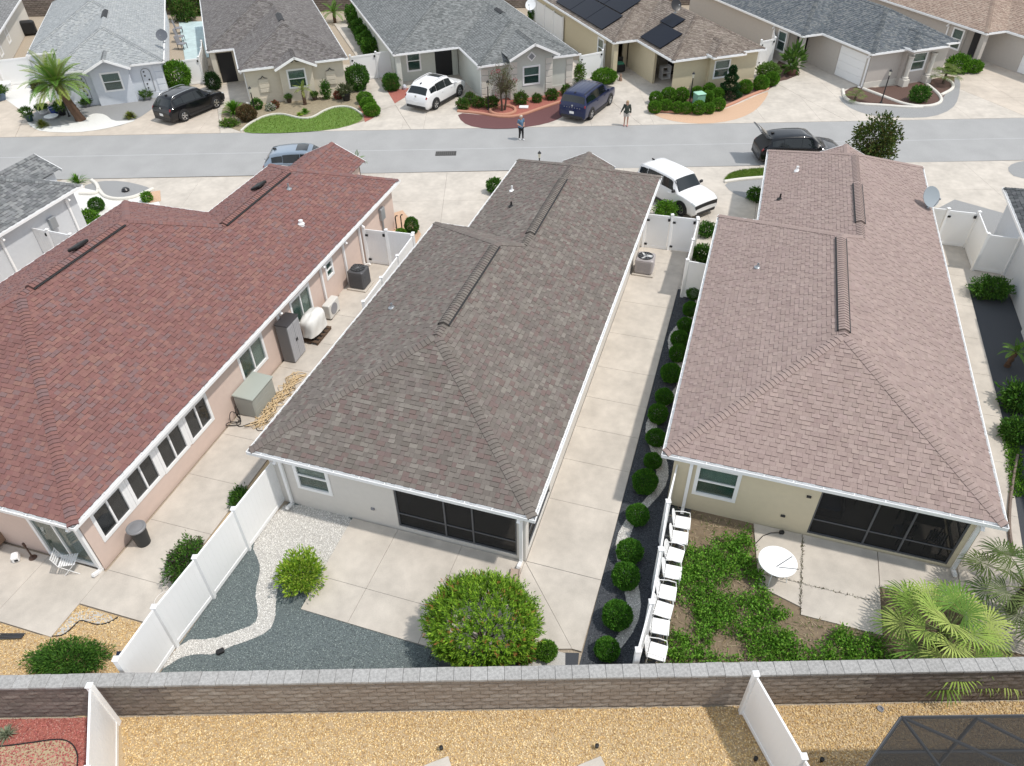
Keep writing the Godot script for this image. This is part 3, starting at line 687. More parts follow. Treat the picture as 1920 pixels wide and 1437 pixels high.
	for k in 5:
		var qn := MB.new(); qn.cbox(Vector3(6.85, .25 + k * .42, -21.65), Vector3(.5, .38, .06), .012); part("quoin", qn, ivory, h)
	var dv := MB.new(); dv.box(Vector3(3.66, 2.75, -22.2), Vector3(.46, .46, .06), Basis(Vector3.BACK, PI / 4)); part("gable_vent", dv, M.vinyl, h)
	dv = MB.new(); dv.box(Vector3(3.66, 2.75, -22.22), Vector3(.3, .3, .06), Basis(Vector3.BACK, PI / 4)); part("vent_louvre", dv, M.grey_metal, h)
	downspout(h, Vector3(6.98, 0, -21.4), Vector3.RIGHT)
	# tan brown with solar panels and open garage
	d = base.duplicate(); d.bay = [-3.4, 1.2, .75, .12, true]; d.wall_m = sand; d.vents = [[1, .3, .6]]
	d.pal = [Color(0.204, 0.165, 0.138), Color(0.242, 0.198, 0.165), Color(0.275, 0.231, 0.193), Color(0.314, 0.264, 0.226)]
	h = make_house("villa", "tan brown roofed house with black solar panels and an open garage", place.call(18.1, -53.8, 22.0), t19, d)
	far_shell(h, d, sand, {front = [[.6, 1.5, .05, 2.1]], doors = [], side = [[4.2, 6.9, .0, 2.15]], long = [[13.0, 14.0, .7, 2.0]]})
	window(h, Vector2(8.82, -.38), Vector2(8.82, -14.7), [13.0, 14.0, .7, 2.0])
	var gf := MB.new(); gf.span(6.8, 0, -16.0, 1.0, .03, -21.3); part("garage_floor", gf, M.conc, h)
	var gw := MB.new(); gw.span(1.0, 0, -15.9, 6.8, 2.3, -16.0); part("garage_wall", gw, ivory, h)
	for q in [[8.07, -12.6, 1.84, 2.95], [8.07, -9.6, 1.84, 2.95], [8.07, -6.6, 1.84, 2.95], [6.38, -12.1, 1.74, 2.95], [6.38, -9.1, 1.74, 2.95], [6.38, -6.1, 1.74, 2.95]]:
		var sp := MB.new(); sp.cbox(Vector3.ZERO, Vector3(q[2], .05, q[3]), .01, Basis(Vector3.BACK, -.44))
		part("solar_panel", sp, M.solar, h, Transform3D(Basis(), Vector3(q[0], EAVE + SLOPE * (9.2 - q[0]) + .1, q[1])))
	for q in [[6.3, -18.25, 1.82, 3.0], [4.95, -17.3, 1.06, 1.85]]:
		var sp := MB.new(); sp.cbox(Vector3.ZERO, Vector3(q[2], .05, q[3]), .01, Basis(Vector3.BACK, -.44))
		part("solar_panel", sp, M.solar, h, Transform3D(Basis(), Vector3(q[0], EAVE + SLOPE * (7.36 - q[0]) + .1, q[1])))
	# slate
	d = base.duplicate(); d.W2 = 7.5; d.bay = [-3.2, 1.45, .75, .12, true]; d.wall_m = greige
	d.pal = [Color(0.11, 0.127, 0.143), Color(0.138, 0.154, 0.171), Color(0.171, 0.187, 0.198), Color(0.209, 0.22, 0.226)]
	h = make_house("villa", "slate blue roofed house with a white garage door and columned bay window", place.call(31.9, -54.6, 22.0), t19, d)
	far_shell(h, d, greige, {front = [[.8, 1.6, .05, 2.1]], doors = [[.8, 1.6, 2.1, M.bronze]], side = [[3.7, 6.5, .05, 2.1]], long = [[13.1, 14.1, .7, 2.1]], band_m = ivory})
	window(h, Vector2(8.82, -.38), Vector2(8.82, -14.7), [13.1, 14.1, .7, 2.1])
	gd = MB.new(); for k in 4: gd.cbox(Vector3(5.1, .31 + k * .515, -.1), Vector3(2.8, .505, .04), .008)
	part("garage_door", gd, M.vinyl, h, wall_frame(Vector2(7.12, -14.7), Vector2(7.12, -21.62)))
	for x in [4.2, 2.2]:
		var cl := MB.new(); cl.lathe([Vector2(.22, .5), Vector2(.22, .62), Vector2(.15, .66), Vector2(.14, 1.9), Vector2(.2, 1.95), Vector2(.2, 2.05)], 18, Vector3(x, 0, -22.2)); cl.cbox(Vector3(x, .25, -22.2), Vector3(.5, .5, .5), .02); part("column", cl, ivory, h)
	downspout(h, Vector3(7.12, 0, -21.5), Vector3.RIGHT, M.vinyl); downspout(h, Vector3(8.82, 0, -13.0), Vector3.RIGHT)
	# tan at far right
	d = base.duplicate()
	d.pal = [Color(0.363, 0.264, 0.209), Color(0.407, 0.303, 0.242), Color(0.44, 0.33, 0.264), Color(0.473, 0.369, 0.297)]
	h = make_house("villa", "light tan roofed house with a shaded porch at the corner of the street", place.call(45.1, -54.4, 22.0), t19, d)
	far_shell(h, d, greige, {front = [[.8, 1.6, .05, 2.1]], doors = [[.8, 1.6, 2.1, M.bronze]], side = [[3.7, 6.5, .05, 2.1]], long = [[13.1, 14.1, .7, 2.1]]})
	window(h, Vector2(8.82, -.38), Vector2(8.82, -14.7), [13.1, 14.1, .7, 2.1])
	gd = MB.new(); for k in 4: gd.cbox(Vector3(5.1, .31 + k * .515, -.1), Vector3(2.8, .505, .04), .008)
	part("garage_door", gd, M.vinyl, h, wall_frame(Vector2(6.98, -14.7), Vector2(6.98, -21.62)))
	downspout(h, Vector3(8.82, 0, -13.0), Vector3.RIGHT)

# ---- houses ----
# House axes: the long eave shared by the wide body and the garage wing lies on x = 0, the body's back eave on z = 0,
# the street at -z; the house extends to -x (mx = 1) or +x (mx = -1).
const SLOPE := .47
const EAVE := 2.45
const INSET := .38

func shingle_plane(mb: MB, loose: Array, pts: Array, pal: Array, patch: FastNoiseLite, course := .143):
	var p0: Vector3 = pts[0]
	var e: Vector3 = (pts[1] - pts[0]).normalized()
	var nn: Vector3 = e.cross(pts[2] - pts[0]).normalized()
	if nn.y < 0: nn = -nn
	var u := nn.cross(e)
	if u.y < 0: u = -u
	var poly := PackedVector2Array()
	var x0 := 1e9; var x1 := -1e9; var v1 := -1e9
	for p in pts:
		var q := Vector2((p - p0).dot(e), (p - p0).dot(u))
		poly.append(q)
		x0 = min(x0, q.x); x1 = max(x1, q.x); v1 = max(v1, q.y)
	var frame := Basis(e, u, nn)
	if e.cross(u).dot(nn) < 0: frame = Basis(-e, u, nn)
	var widths := [.13, .165, .2, .25]
	var row := 0
	var thick_ := false
	var v := -.0
	while v < v1:
		var x: float = x0 - rng.randf() * .3
		while x < x1:
			var wi := rng.randi() % 4
			var w: float = widths[wi]
			thick_ = not thick_ if rng.randf() < .8 else thick_
			var thick := .021 if thick_ else .007
			var r := PackedVector2Array([Vector2(x, v), Vector2(x + w - .004, v), Vector2(x + w - .004, v + course + .012), Vector2(x, v + course + .012)])
			x += w
			var ins := 0
			for k in 4:
				if Geometry2D.is_point_in_polygon(r[k], poly): ins += 1
			var o := p0 + e * (x - w) + u * v
			var b := patch.get_noise_2d(o.x * 10.0 + o.y * 7.0, o.z * 10.0)
			var pick := int(clampf((rng.randf() * .86 + (b * .5 + .5) * .3 - .08), 0, .999) * pal.size())
			if ins == 4:
				loose.append([o, frame, e, u, nn, w, thick, pick, course])
				continue
			for q in (Geometry2D.intersect_polygons(r, poly) if ins > 0 or row == 0 or true else []):
				mb.col = pal[pick] * rng.randf_range(.94, 1.06)
				lift(mb, q, p0, e, u, nn, v, course, thick)
		v += course
		row += 1
func lift(mb: MB, q: PackedVector2Array, p0, e, u, nn, v, course, thick):
	var hi := []; var lo := []
	for k in q:
		var h = lerpf(thick, .003, clampf((k.y - v) / course, 0, 1))
		lo.append(p0 + e * k.x + u * k.y)
		hi.append(lo[-1] + nn * h)
		# the lower ply reaches a little past the upper one
		if k.y < v + .002: lo[-1] -= u * thick * .55
	var turn = (hi[1] - hi[0]).cross(hi[2] - hi[1]).dot(nn) > 0
	for k in range(1, q.size() - 1):
		if turn: mb.tri(hi[0], hi[k], hi[k + 1])
		else: mb.tri(hi[0], hi[k + 1], hi[k])
	# the cut butts show bare asphalt without granules
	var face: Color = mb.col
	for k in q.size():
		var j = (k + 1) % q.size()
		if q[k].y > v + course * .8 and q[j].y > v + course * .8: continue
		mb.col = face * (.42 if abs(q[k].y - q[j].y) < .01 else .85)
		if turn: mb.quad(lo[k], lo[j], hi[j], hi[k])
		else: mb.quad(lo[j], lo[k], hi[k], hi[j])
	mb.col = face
# folded cap pieces along a hip or ridge from the low end a to b
func caps(roof, a: Vector3, b: Vector3, n1: Vector3, n2: Vector3, mats: Array, single: bool, mb: MB, pal: Array, raise := 0.0, half := .15):
	var t := (b - a).normalized()
	var up := (n1 + n2).normalized()
	var s1 := t.cross(n1); var s2 := t.cross(n2)
	if s1.dot(n2) > 0: s1 = -s1
	if s2.dot(n1) > 0: s2 = -s2
	if s1.dot(s2) > .9: return
	var length := .17; var step := .142
	var shape := func(o: Vector3, m: MB):
		var sec := func(k, l):
			return [o + t * k + s1 * half + n1 * l, o + t * k + s1 * .05 + n1 * (l + .004), o + t * k + up * (l + .006), o + t * k + s2 * .05 + n2 * (l + .004), o + t * k + s2 * half + n2 * l]
		var A = sec.call(0.0, .036 + raise); var B = sec.call(length, .014 + raise); var D = sec.call(-.02, .004 + raise * .3)
		for i in 4:
			if (A[i + 1] - A[i]).cross(B[i] - A[i]).dot(up) > 0:
				m.quad(A[i], A[i + 1], B[i + 1], B[i])
			else:
				m.quad(A[i + 1], A[i], B[i], B[i + 1])
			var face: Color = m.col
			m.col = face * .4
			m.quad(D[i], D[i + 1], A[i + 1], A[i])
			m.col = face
		m.quad(D[0], A[0], B[0], B[0] - n1 * .02); m.quad(A[4], D[4], B[4] - n2 * .02, B[4])
	var count := int(a.distance_to(b) / step)
	if single:
		var m1 := MB.new(); m1.col = Color(1, 1, 1)
		shape.call(Vector3.ZERO, m1)
		var me := m1.mesh()
		for k in count:
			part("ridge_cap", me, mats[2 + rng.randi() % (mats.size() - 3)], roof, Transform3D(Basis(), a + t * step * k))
	else:
		for k in count:
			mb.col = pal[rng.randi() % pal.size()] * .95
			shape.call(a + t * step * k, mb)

# wall from a to b, left to right as seen from outside, with openings [from, to, sill, head]
func wall_frame(a: Vector2, b: Vector2) -> Transform3D:
	var x := Vector3(b.x - a.x, 0, b.y - a.y).normalized()
	return Transform3D(Basis(x, Vector3.UP, x.cross(Vector3.UP)), Vector3(a.x, 0, a.y))
func wall(house, a: Vector2, b: Vector2, holes: Array, m, top := 2.34, called := "wall", thick := .18, trim := true):
	var mb := MB.new()
	var l := a.distance_to(b)
	var s := thick if trim else 0.0
	holes.sort_custom(func(p, q): return p[0] < q[0])
	for h in holes:
		if h[0] > s: mb.span(s, 0, -thick, h[0], top, 0)
		if h[2] > 0: mb.span(h[0], 0, -thick, h[1], h[2], 0)
		if h[3] < top: mb.span(h[0], h[3], -thick, h[1], top, 0)
		s = h[1]
	if l > s: mb.span(s, 0, -thick, l, top, 0)
	return part(called, mb, m, house, wall_frame(a, b))
# double-hung (bar across) or sliding (bar upright) window; x from the wall's left end
func window(house, a: Vector2, b: Vector2, h: Array, upright := false, blind := true, frame_m = null, screen := false):
	var fm = frame_m if frame_m != null else M.vinyl
	var mb := MB.new()
	var w = .07
	var x0 = h[0]; var x1 = h[1]; var y0 = h[2]; var y1 = h[3]
	mb.span(x0 - .04, y0 - .04, -.06, x1 + .04, y0 + w, .03); mb.span(x0 - .04, y1 - w, -.06, x1 + .04, y1 + .04, .03)
	mb.span(x0 - .04, y0 + w, -.06, x0 + w, y1 - w, .03); mb.span(x1 - w, y0 + w, -.06, x1 + .04, y1 - w, .03)
	var mx_ = (x0 + x1) * .5; var my = (y0 + y1) * .5
	if upright: mb.span(mx_ - .03, y0 + w, -.05, mx_ + .03, y1 - w, .022)
	else: mb.span(x0 + w, my - .025, -.05, x1 - w, my + .025, .022)
	var f = part("window", mb, fm, house, wall_frame(a, b))
	var g1 := MB.new(); var g2 := MB.new()
	if upright:
		g1.span(x0 + w, y0 + w, -.03, mx_ - .03, y1 - w, -.022); g2.span(mx_ + .03, y0 + w, -.03, x1 - w, y1 - w, -.022)
	else:
		g1.span(x0 + w, my + .025, -.025, x1 - w, y1 - w, -.017); g2.span(x0 + w, y0 + w, -.035, x1 - w, my - .025, -.027)
	part("pane", g1, M.screen_pane if screen else M.pane, f); part("pane", g2, M.screen_pane if screen else M.pane, f)
	if blind:
		var bl := MB.new()
		if upright:
			bl.span(mx_ + .02, y0 + .03, -.13, x1 - .03, y1 - .03, -.12)
		else:
			for k in 14:
				var yy = y1 - .06 - k * (y1 - y0) * .52 / 14
				bl.box(Vector3(mx_, yy, -.12), Vector3(x1 - x0 - .1, .004, .05), Basis(Vector3.RIGHT, .9))
		part("blind", bl, M.blind, f)
	return f
func downspout(house, at: Vector3, out: Vector3, m = null):
	var mb := MB.new()
	var side = out.cross(Vector3.UP)
	var bs = Basis(side, Vector3.UP, out)
	mb.box(at + Vector3(0, 1.13, 0) + out * .06, Vector3(.1, 1.98, .08), bs)
	mb.box(at + Vector3(0, 2.2, 0) + out * .16, Vector3(.095, .09, .36), Basis(side, -.75) * bs)
	mb.box(at + Vector3(0, .1, 0) + out * .19, Vector3(.098, .085, .36), Basis(side, .35) * bs)
	part("downspout", mb, m if m != null else M.vinyl, house)
func gutter(house, a: Vector3, b: Vector3, out: Vector3, m = null):
	var mb := MB.new()
	var t = (b - a).normalized()
	var bs = Basis(t, Vector3.UP, t.cross(Vector3.UP))
	var c = (a + b) * .5; var l = a.distance_to(b)
	mb.box(c + Vector3(0, -.09, 0) - out * .012, Vector3(l, .17, .02), bs)
	mb.box(c + Vector3(0, -.135, 0) + out * .04, Vector3(l + .08, .012, .085), bs)
	mb.box(c + Vector3(0, -.085, 0) + out * .088, Vector3(l + .17, .11, .01), bs)
	mb.box(c + Vector3(0, -.03, 0) + out * .085, Vector3(l + .165, .01, .018), bs)
	for k in int(l / .8): mb.box(a + t * (k * .8 + .4) + Vector3(0, -.02, 0) + out * .04, Vector3(.02, .008, .08), bs)
	part("gutter", mb, m if m != null else M.vinyl, house)

func make_house(called: String, label: String, at: Vector3, turn: float, d: Dictionary):
	var hs = thing(called, label, "house", at, turn, d.get("group", ""))
	var mx: float = d.mx
	# the shingles end over the gutter, a hand's breadth inside its lip
	var lip := .09
	var W1: float = d.W1 - 2 * lip; var L1: float = d.L1 - 2 * lip; var W2: float = d.W2 - 2 * lip; var L: float = d.L - 2 * lip
	var near_: bool = d.get("near", false)
	var pal: Array = d.pal
	var V = func(x, h, z): return Vector3((x - lip) * mx, EAVE + .04 + h, z - lip)
	var H1 = SLOPE * W1 / 2; var H2 = SLOPE * W2 / 2
	var A1 = V.call(-W1 / 2, H1, -W1 / 2); var B1 = V.call(-W1 / 2, H1, -(L1 - W1 / 2))
	var A2 = V.call(-W2 / 2, H2, -(L1 - W2 / 2)); var B2 = V.call(-W2 / 2, H2, -(L - W2 / 2))
	var BR = V.call(0, 0, 0); var BL = V.call(-W1, 0, 0); var WL = V.call(-W1, 0, -L1); var JG = V.call(-W2, 0, -L1); var FL = V.call(-W2, 0, -L); var FR = V.call(0, 0, -L)
	var planes := [[BL, BR, A1], [BR, FR, B2, A2, B1, A1], [WL, BL, A1, B1], [JG, WL, B1, A2], [FL, JG, A2, B2]]
	var by = d.bay   # centre, half width, reach past the eave, rise of its eave, hipped
	var bc: float = by[0] + lip; var bw: float = by[1]; var be: float = by[2]; var bh: float = by[3]
	var hb = bh + SLOPE * bw
	var zr = -L + hb / SLOPE; var zv = -L + bh / SLOPE
	var C0 = V.call(bc - bw, bh, -L - be); var C1 = V.call(bc + bw, bh, -L - be)
	var D0 = V.call(bc - bw, bh, zv); var D1 = V.call(bc + bw, bh, zv)
	var T1 = V.call(bc, hb, zr); var T0 = V.call(bc, hb, -L - be + (bw if by[4] else 0.0))
	# the street-side slope of the wing, cut round the bay
	planes.append([FR, FL, B2])
	planes.append([C0, D0, T1, T0]); planes.append([D1, C1, T0, T1])
	if by[4]: planes.append([C1, C0, T0])
	# roof deck, then courses of shingles on it
	var deck := MB.new()
	for p in planes:
		var nn: Vector3 = (p[1] - p[0]).cross(p[2] - p[0]).normalized()
		if nn.y < 0: nn = -nn
		var tris: Array = []
		var e: Vector3 = (p[1] - p[0]).normalized(); var u = nn.cross(e)
		var q := PackedVector2Array()
		for k in p: q.append(Vector2((k - p[0]).dot(e), (k - p[0]).dot(u)))
		var idx = Geometry2D.triangulate_polygon(q)
		for k in range(0, idx.size(), 3):
			var a = p[idx[k]] - nn * .006; var b = p[idx[k + 1]] - nn * .006; var g = p[idx[k + 2]] - nn * .006
			if (b - a).cross(g - a).dot(nn) < 0: deck.tri(a, g, b)
			else: deck.tri(a, b, g)
	var roof = part("roof", deck, M.deck, hs)
	var patch := FastNoiseLite.new(); patch.seed = int(abs(at.x) * 10) + 3; patch.frequency = .035; patch.fractal_octaves = 2
	var mb := MB.new(); var loose := []
	for p in planes: shingle_plane(mb, loose, p, pal, patch, .143 if near_ else .16)
	var mats := []
	if near_:
		for c in pal:
			mats.append(mat(c.linear_to_srgb(), .95, M.t_granule, 1.4))
			mats[-1].albedo_color = c.linear_to_srgb()
			mats[-1].vertex_color_use_as_albedo = true
		var xf := Transform3D(Basis(Vector3.UP, turn), at)
		for s in loose:
			var w: Vector3 = xf * s[0]
			s.append(w.distance_squared_to(eye) if in_view(w) else 1e9)
		loose.sort_custom(func(a, b): return a[9] < b[9])
		var shapes := {}
		for k in 300:
			var s = loose[k]
			var key = "%d_%.2f_%.3f" % [0 if s[2].dot(s[1].x) > 0 else 1, s[5], s[6]]
			if not shapes.has(key):
				var m1 := MB.new()
				var dx = Vector3.RIGHT if s[2].dot(s[1].x) > 0 else Vector3.LEFT
				lift(m1, PackedVector2Array([Vector2(0, 0), Vector2(s[5] - .004, 0), Vector2(s[5] - .004, s[8] + .012), Vector2(0, s[8] + .012)]), Vector3.ZERO, dx, Vector3.UP, Vector3.BACK, 0.0, s[8], s[6])
				shapes[key] = m1.mesh()
			part("shingle", shapes[key], mats[s[7]], roof, Transform3D(s[1], s[0]))
	for k in range(300 if near_ else 0, loose.size()):
		var s = loose[k]
		mb.col = pal[s[7]] * rng.randf_range(.94, 1.06)
		lift(mb, PackedVector2Array([Vector2(0, 0), Vector2(s[5] - .004, 0), Vector2(s[5] - .004, s[8] + .012), Vector2(0, s[8] + .012)]), s[0], s[2], s[3], s[4], 0.0, s[8], s[6])
	stuff(part("shingle_field", mb, M.shingle, roof))
	# hips and ridges
	var up_of = func(k):
		var nn: Vector3 = (planes[k][1] - planes[k][0]).cross(planes[k][2] - planes[k][0]).normalized()
		return nn if nn.y > 0 else -nn
	var N := []
	for k in planes.size(): N.append(up_of.call(k))
	var far_caps := MB.new()
	for c in [[BR, A1, 0, 1], [BL, A1, 0, 2], [A1, B1, 1, 2], [WL, B1, 2, 3], [A2, B1, 1, 3], [A2, B2, 1, 4], [FL, B2, 4, 5], [FR, B2, 1, 5], [T0, T1, 6, 7]]:
		caps(roof, c[0], c[1], N[c[2]], N[c[3]], mats, near_, far_caps, pal)
	if by[4]:
		caps(roof, C0, T0, N[6], N[8], mats, near_, far_caps, pal); caps(roof, C1, T0, N[7], N[8], mats, near_, far_caps, pal)
	if not near_: stuff(part("ridge_cap", far_caps, M.shingle, roof))
	for rv in d.get("vents", []):
		var a = (A1 if rv[0] == 1 else A2); var b = (B1 if rv[0] == 1 else B2)
		var vm := MB.new()
		var n1 = N[1]; var n2 = N[2]
		var t = (b - a).normalized()
		var s1 = t.cross(n1); if s1.dot(n2) > 0: s1 = -s1
		var s2 = t.cross(n2); if s2.dot(n1) > 0: s2 = -s2
		var p = a.lerp(b, rv[1]); var q = a.lerp(b, rv[2])
		for e in [[s1, n1], [s2, n2]]:
			var k0 = p + e[0] * .2; var k1 = q + e[0] * .2
			vm.quad(p + Vector3(0, .07, 0), k0 + e[1] * .06, k1 + e[1] * .06, q + Vector3(0, .07, 0))
			vm.quad(k0 + e[1] * .06, k0 + e[1] * .005, k1 + e[1] * .005, k1 + e[1] * .06)
		vm.tri(p + Vector3(0, .07, 0), p + s1 * .2, p + s2 * .2); vm.tri(q + Vector3(0, .07, 0), q + s2 * .2, q + s1 * .2)
		part("ridge_vent", vm, M.black, roof)
		caps(roof, p, q, n1, n2, mats, near_, far_caps if near_ else MB.new(), pal, .055, .14)
	# eaves
	var X = func(x): return Vector3(x * mx, 0, 0)
	var gm = d.get("trim", M.vinyl)
	gutter(hs, BL, BR, Vector3.BACK, gm); gutter(hs, BR, FR, X.call(1), gm); gutter(hs, BL, WL, X.call(-1), gm)
	gutter(hs, WL, JG, Vector3.FORWARD, gm); gutter(hs, JG, FL, X.call(-1), gm)
	gutter(hs, FL, V.call(bc - bw, 0, -L), Vector3.FORWARD, gm); gutter(hs, V.call(bc + bw, 0, -L), FR, Vector3.FORWARD, gm)
	var so := MB.new()
	so.span(-lip * mx, 2.335, -lip, -(W1 + lip) * mx, 2.365, -L1 - lip); so.span(-lip * mx, 2.336, -L1 - lip, -(W2 + lip) * mx, 2.366, -L - lip)
	part("soffit", so, gm, hs)
	# bay gable board and front
	var bm := MB.new()
	if by[4]:
		gutter(hs, C0, C1, Vector3.FORWARD, gm); gutter(hs, D0, C0, X.call(-1), gm)
		bm.span((bc - lip - bw + .06) * mx, 2.33, -L - lip - be + .05, (bc - lip + bw - .06) * mx, EAVE + bh - .03, -L + .2)
	else:
		for e in [[C0, T0], [C1, T0]]:
			var t: Vector3 = (e[1] - e[0]).normalized()
			var fl = e[0].distance_to(e[1])
			bm.box((e[0] + e[1]) * .5 + Vector3(0, -.06, -.02), Vector3(fl + .1, .15, .03), Basis(t, Vector3.BACK.cross(t), Vector3.BACK))
	part("bay_trim", bm, d.get("wall_m", gm) if by[4] else gm, hs)
	return hs

# ---- fences ----
func fence_post(f, p: Vector2, h := 1.83):
	var mb := MB.new()
	mb.cbox(Vector3(0, h * .5 + .02, 0), Vector3(.127, h + .04, .127), .008)
	mb.cbox(Vector3(0, h + .055, 0), Vector3(.15, .03, .15), .006)
	var t = Vector3(0, h + .115, 0)
	var q = [Vector3(-.07, h + .07, -.07), Vector3(.07, h + .07, -.07), Vector3(.07, h + .07, .07), Vector3(-.07, h + .07, .07)]
	for k in 4: mb.tri(q[(k + 1) % 4], q[k], t)
	part("post", mb, M.vinyl, f, Transform3D(Basis(), Vector3(p.x, 0, p.y)))
func fence_panel(f, a: Vector2, b: Vector2, h := 1.83, called := "panel", gap := .07):
	var mb := MB.new()
	var l = a.distance_to(b) - 2 * gap
	mb.cbox(Vector3(l * .5, h - .07, 0), Vector3(l, .14, .05), .006)
	mb.cbox(Vector3(l * .5, .12, 0), Vector3(l, .14, .05), .006)
	var n = max(int(l / .152), 1)
	for k in n: mb.span(l * k / n + .002, .18, -.011, l * (k + 1) / n - .002, h - .13, .011)
	mb.span(0, .18, -.0085, l, h - .13, .0085)
	var xf = wall_frame(a, b)
	return part(called, mb, M.vinyl, f, Transform3D(xf.basis, xf.origin + xf.basis.x * gap))
func fence(called: String, label: String, pts: Array, gates := [], h := 1.83, group := ""):
	var f = thing(called, label, "fence", Vector3.ZERO, 0.0, group)
	for k in pts.size():
		fence_post(f, pts[k], h)
		if k == 0: continue
		var g = (k - 1) in gates
		var pn = fence_panel(f, pts[k - 1], pts[k], h - (.04 if g else 0.0), "gate" if g else "panel", .085 if g else .07)
		if g:
			var l = pts[k - 1].distance_to(pts[k])
			var mb := MB.new()
			mb.box(Vector3(l - .2, h * .88, .05), Vector3(.1, .12, .07)); mb.box(Vector3(l - .2, h * .88, -.05), Vector3(.1, .12, .07))
			part("latch", mb, M.black, pn)
			for y in [.25, 1.5]:
				var hm := MB.new(); hm.box(Vector3(.03, y, .035), Vector3(.16, .09, .03)); hm.box(Vector3(.03, y, -.035), Vector3(.16, .09, .03))
				part("hinge", hm, M.black, pn)
	return f

# ---- vehicles: +x is forward ----
func loft_mesh(mb: MB, g: Array, flip := false):
	var R = g.size(); var Cn = g[0].size()
	var nr = []
	for i in R:
		var row = []
		for j in Cn:
			var a: Vector3 = g[min(i + 1, R - 1)][j] - g[max(i - 1, 0)][j]
			var b: Vector3 = g[i][min(j + 1, Cn - 1)] - g[i][max(j - 1, 0)]
			var k = a.cross(b).normalized()
			row.append(-k if flip else k)
		nr.append(row)
	for i in R - 1:
		for j in Cn - 1:
			if flip: mb.quadn(g[i][j], g[i][j + 1], g[i + 1][j + 1], g[i + 1][j], nr[i][j], nr[i][j + 1], nr[i + 1][j + 1], nr[i + 1][j])
			else: mb.quadn(g[i + 1][j], g[i + 1][j + 1], g[i][j + 1], g[i][j], nr[i + 1][j], nr[i + 1][j + 1], nr[i][j + 1], nr[i][j])
# station rows: x, sill, belt, roof, half width at belt, half width at roof (fractions of the car's size)
func car_rows(boxy: bool) -> Array:
	if boxy:
		return [[-.5, .36, .7, .7, .86, .8], [-.49, .28, .98, .98, .95, .86], [-.478, .26, 1.12, 1.13, .97, .82], [-.445, .25, 1.14, 1.62, .98, .8], [-.38, .25, 1.14, 1.7, .99, .8], [-.2, .25, 1.12, 1.73, 1., .8], [-.02, .25, 1.1, 1.73, 1., .8], [.1, .25, 1.09, 1.69, 1., .79], [.225, .25, 1.08, 1.1, .99, .86], [.3, .25, 1.07, 1.07, .98, .86], [.42, .26, 1.0, 1.0, .96, .84], [.485, .28, .88, .88, .9, .8], [.5, .36, .62, .62, .82, .7]]
	return [[-.5, .38, .68, .68, .82, .72], [-.49, .3, .92, .92, .9, .8], [-.468, .27, 1.05, 1.06, .94, .78], [-.385, .26, 1.1, 1.55, .96, .72], [-.3, .25, 1.1, 1.64, .98, .73], [-.15, .25, 1.08, 1.69, 1., .74], [0., .25, 1.05, 1.69, 1., .74], [.09, .25, 1.03, 1.63, 1., .73], [.25, .25, 1.0, 1.02, .985, .84], [.31, .25, .99, .99, .98, .84], [.42, .26, .91, .91, .94, .8], [.482, .28, .79, .79, .86, .74], [.5, .38, .58, .58, .76, .6]]
func car_section(s: Array, L: float, W: float, H: float) -> Array:
	var k = H / 1.72; var hw = W * .5
	var yb: float = s[1] * k; var ye: float = s[2] * k; var yr: float = s[3] * k
	var w: float = s[4] * hw; var wr: float = s[5] * hw
	var half = [Vector2(w * .9, yb), Vector2(w * .985, yb + .1), Vector2(w, lerpf(yb, ye, .55)), Vector2(w * .985, ye - .05), Vector2(w * .945, ye), Vector2(wr, max(yr - .06, ye + .005)), Vector2(wr * .88, yr + .008), Vector2(wr * .45, yr + .03), Vector2(0, yr + .036)]
	var out = []
	for p in half: out.append(Vector3(s[0] * L, p.y, p.x))
	for j in range(half.size() - 2, -1, -1): out.append(Vector3(s[0] * L, half[j].y, -half[j].x))
	return out
func surf(g: Array, i: float, j: float) -> Vector3:
	var a = clampi(int(i), 0, g.size() - 2); var b = clampi(int(j), 0, g[0].size() - 2)
	var p: Vector3 = g[a][b].lerp(g[a + 1][b], i - a); var q: Vector3 = g[a][b + 1].lerp(g[a + 1][b + 1], i - a)
	return p.lerp(q, j - b)
func surf_patch(mb: MB, g: Array, i0: float, i1: float, j0: float, j1: float, off: float, ni := 6, nj := 6):
	var out = []
	for a in ni + 1:
		var row = []
		for b in nj + 1:
			var i = lerpf(i0, i1, float(a) / ni); var j = lerpf(j0, j1, float(b) / nj)
			var e = .04
			var n = (surf(g, i + e, j) - surf(g, i - e, j)).cross(surf(g, i, j + e) - surf(g, i, j - e)).normalized()
			row.append(surf(g, i, j) + n * off)
		out.append(row)
	loft_mesh(mb, out)
	# rim down to the body
	for a in ni:
		for b in [0, nj]:
			mb.quad(out[a][b], out[a + 1][b], surf(g, lerpf(i0, i1, float(a + 1) / ni), j0 if b == 0 else j1), surf(g, lerpf(i0, i1, float(a) / ni), j0 if b == 0 else j1))
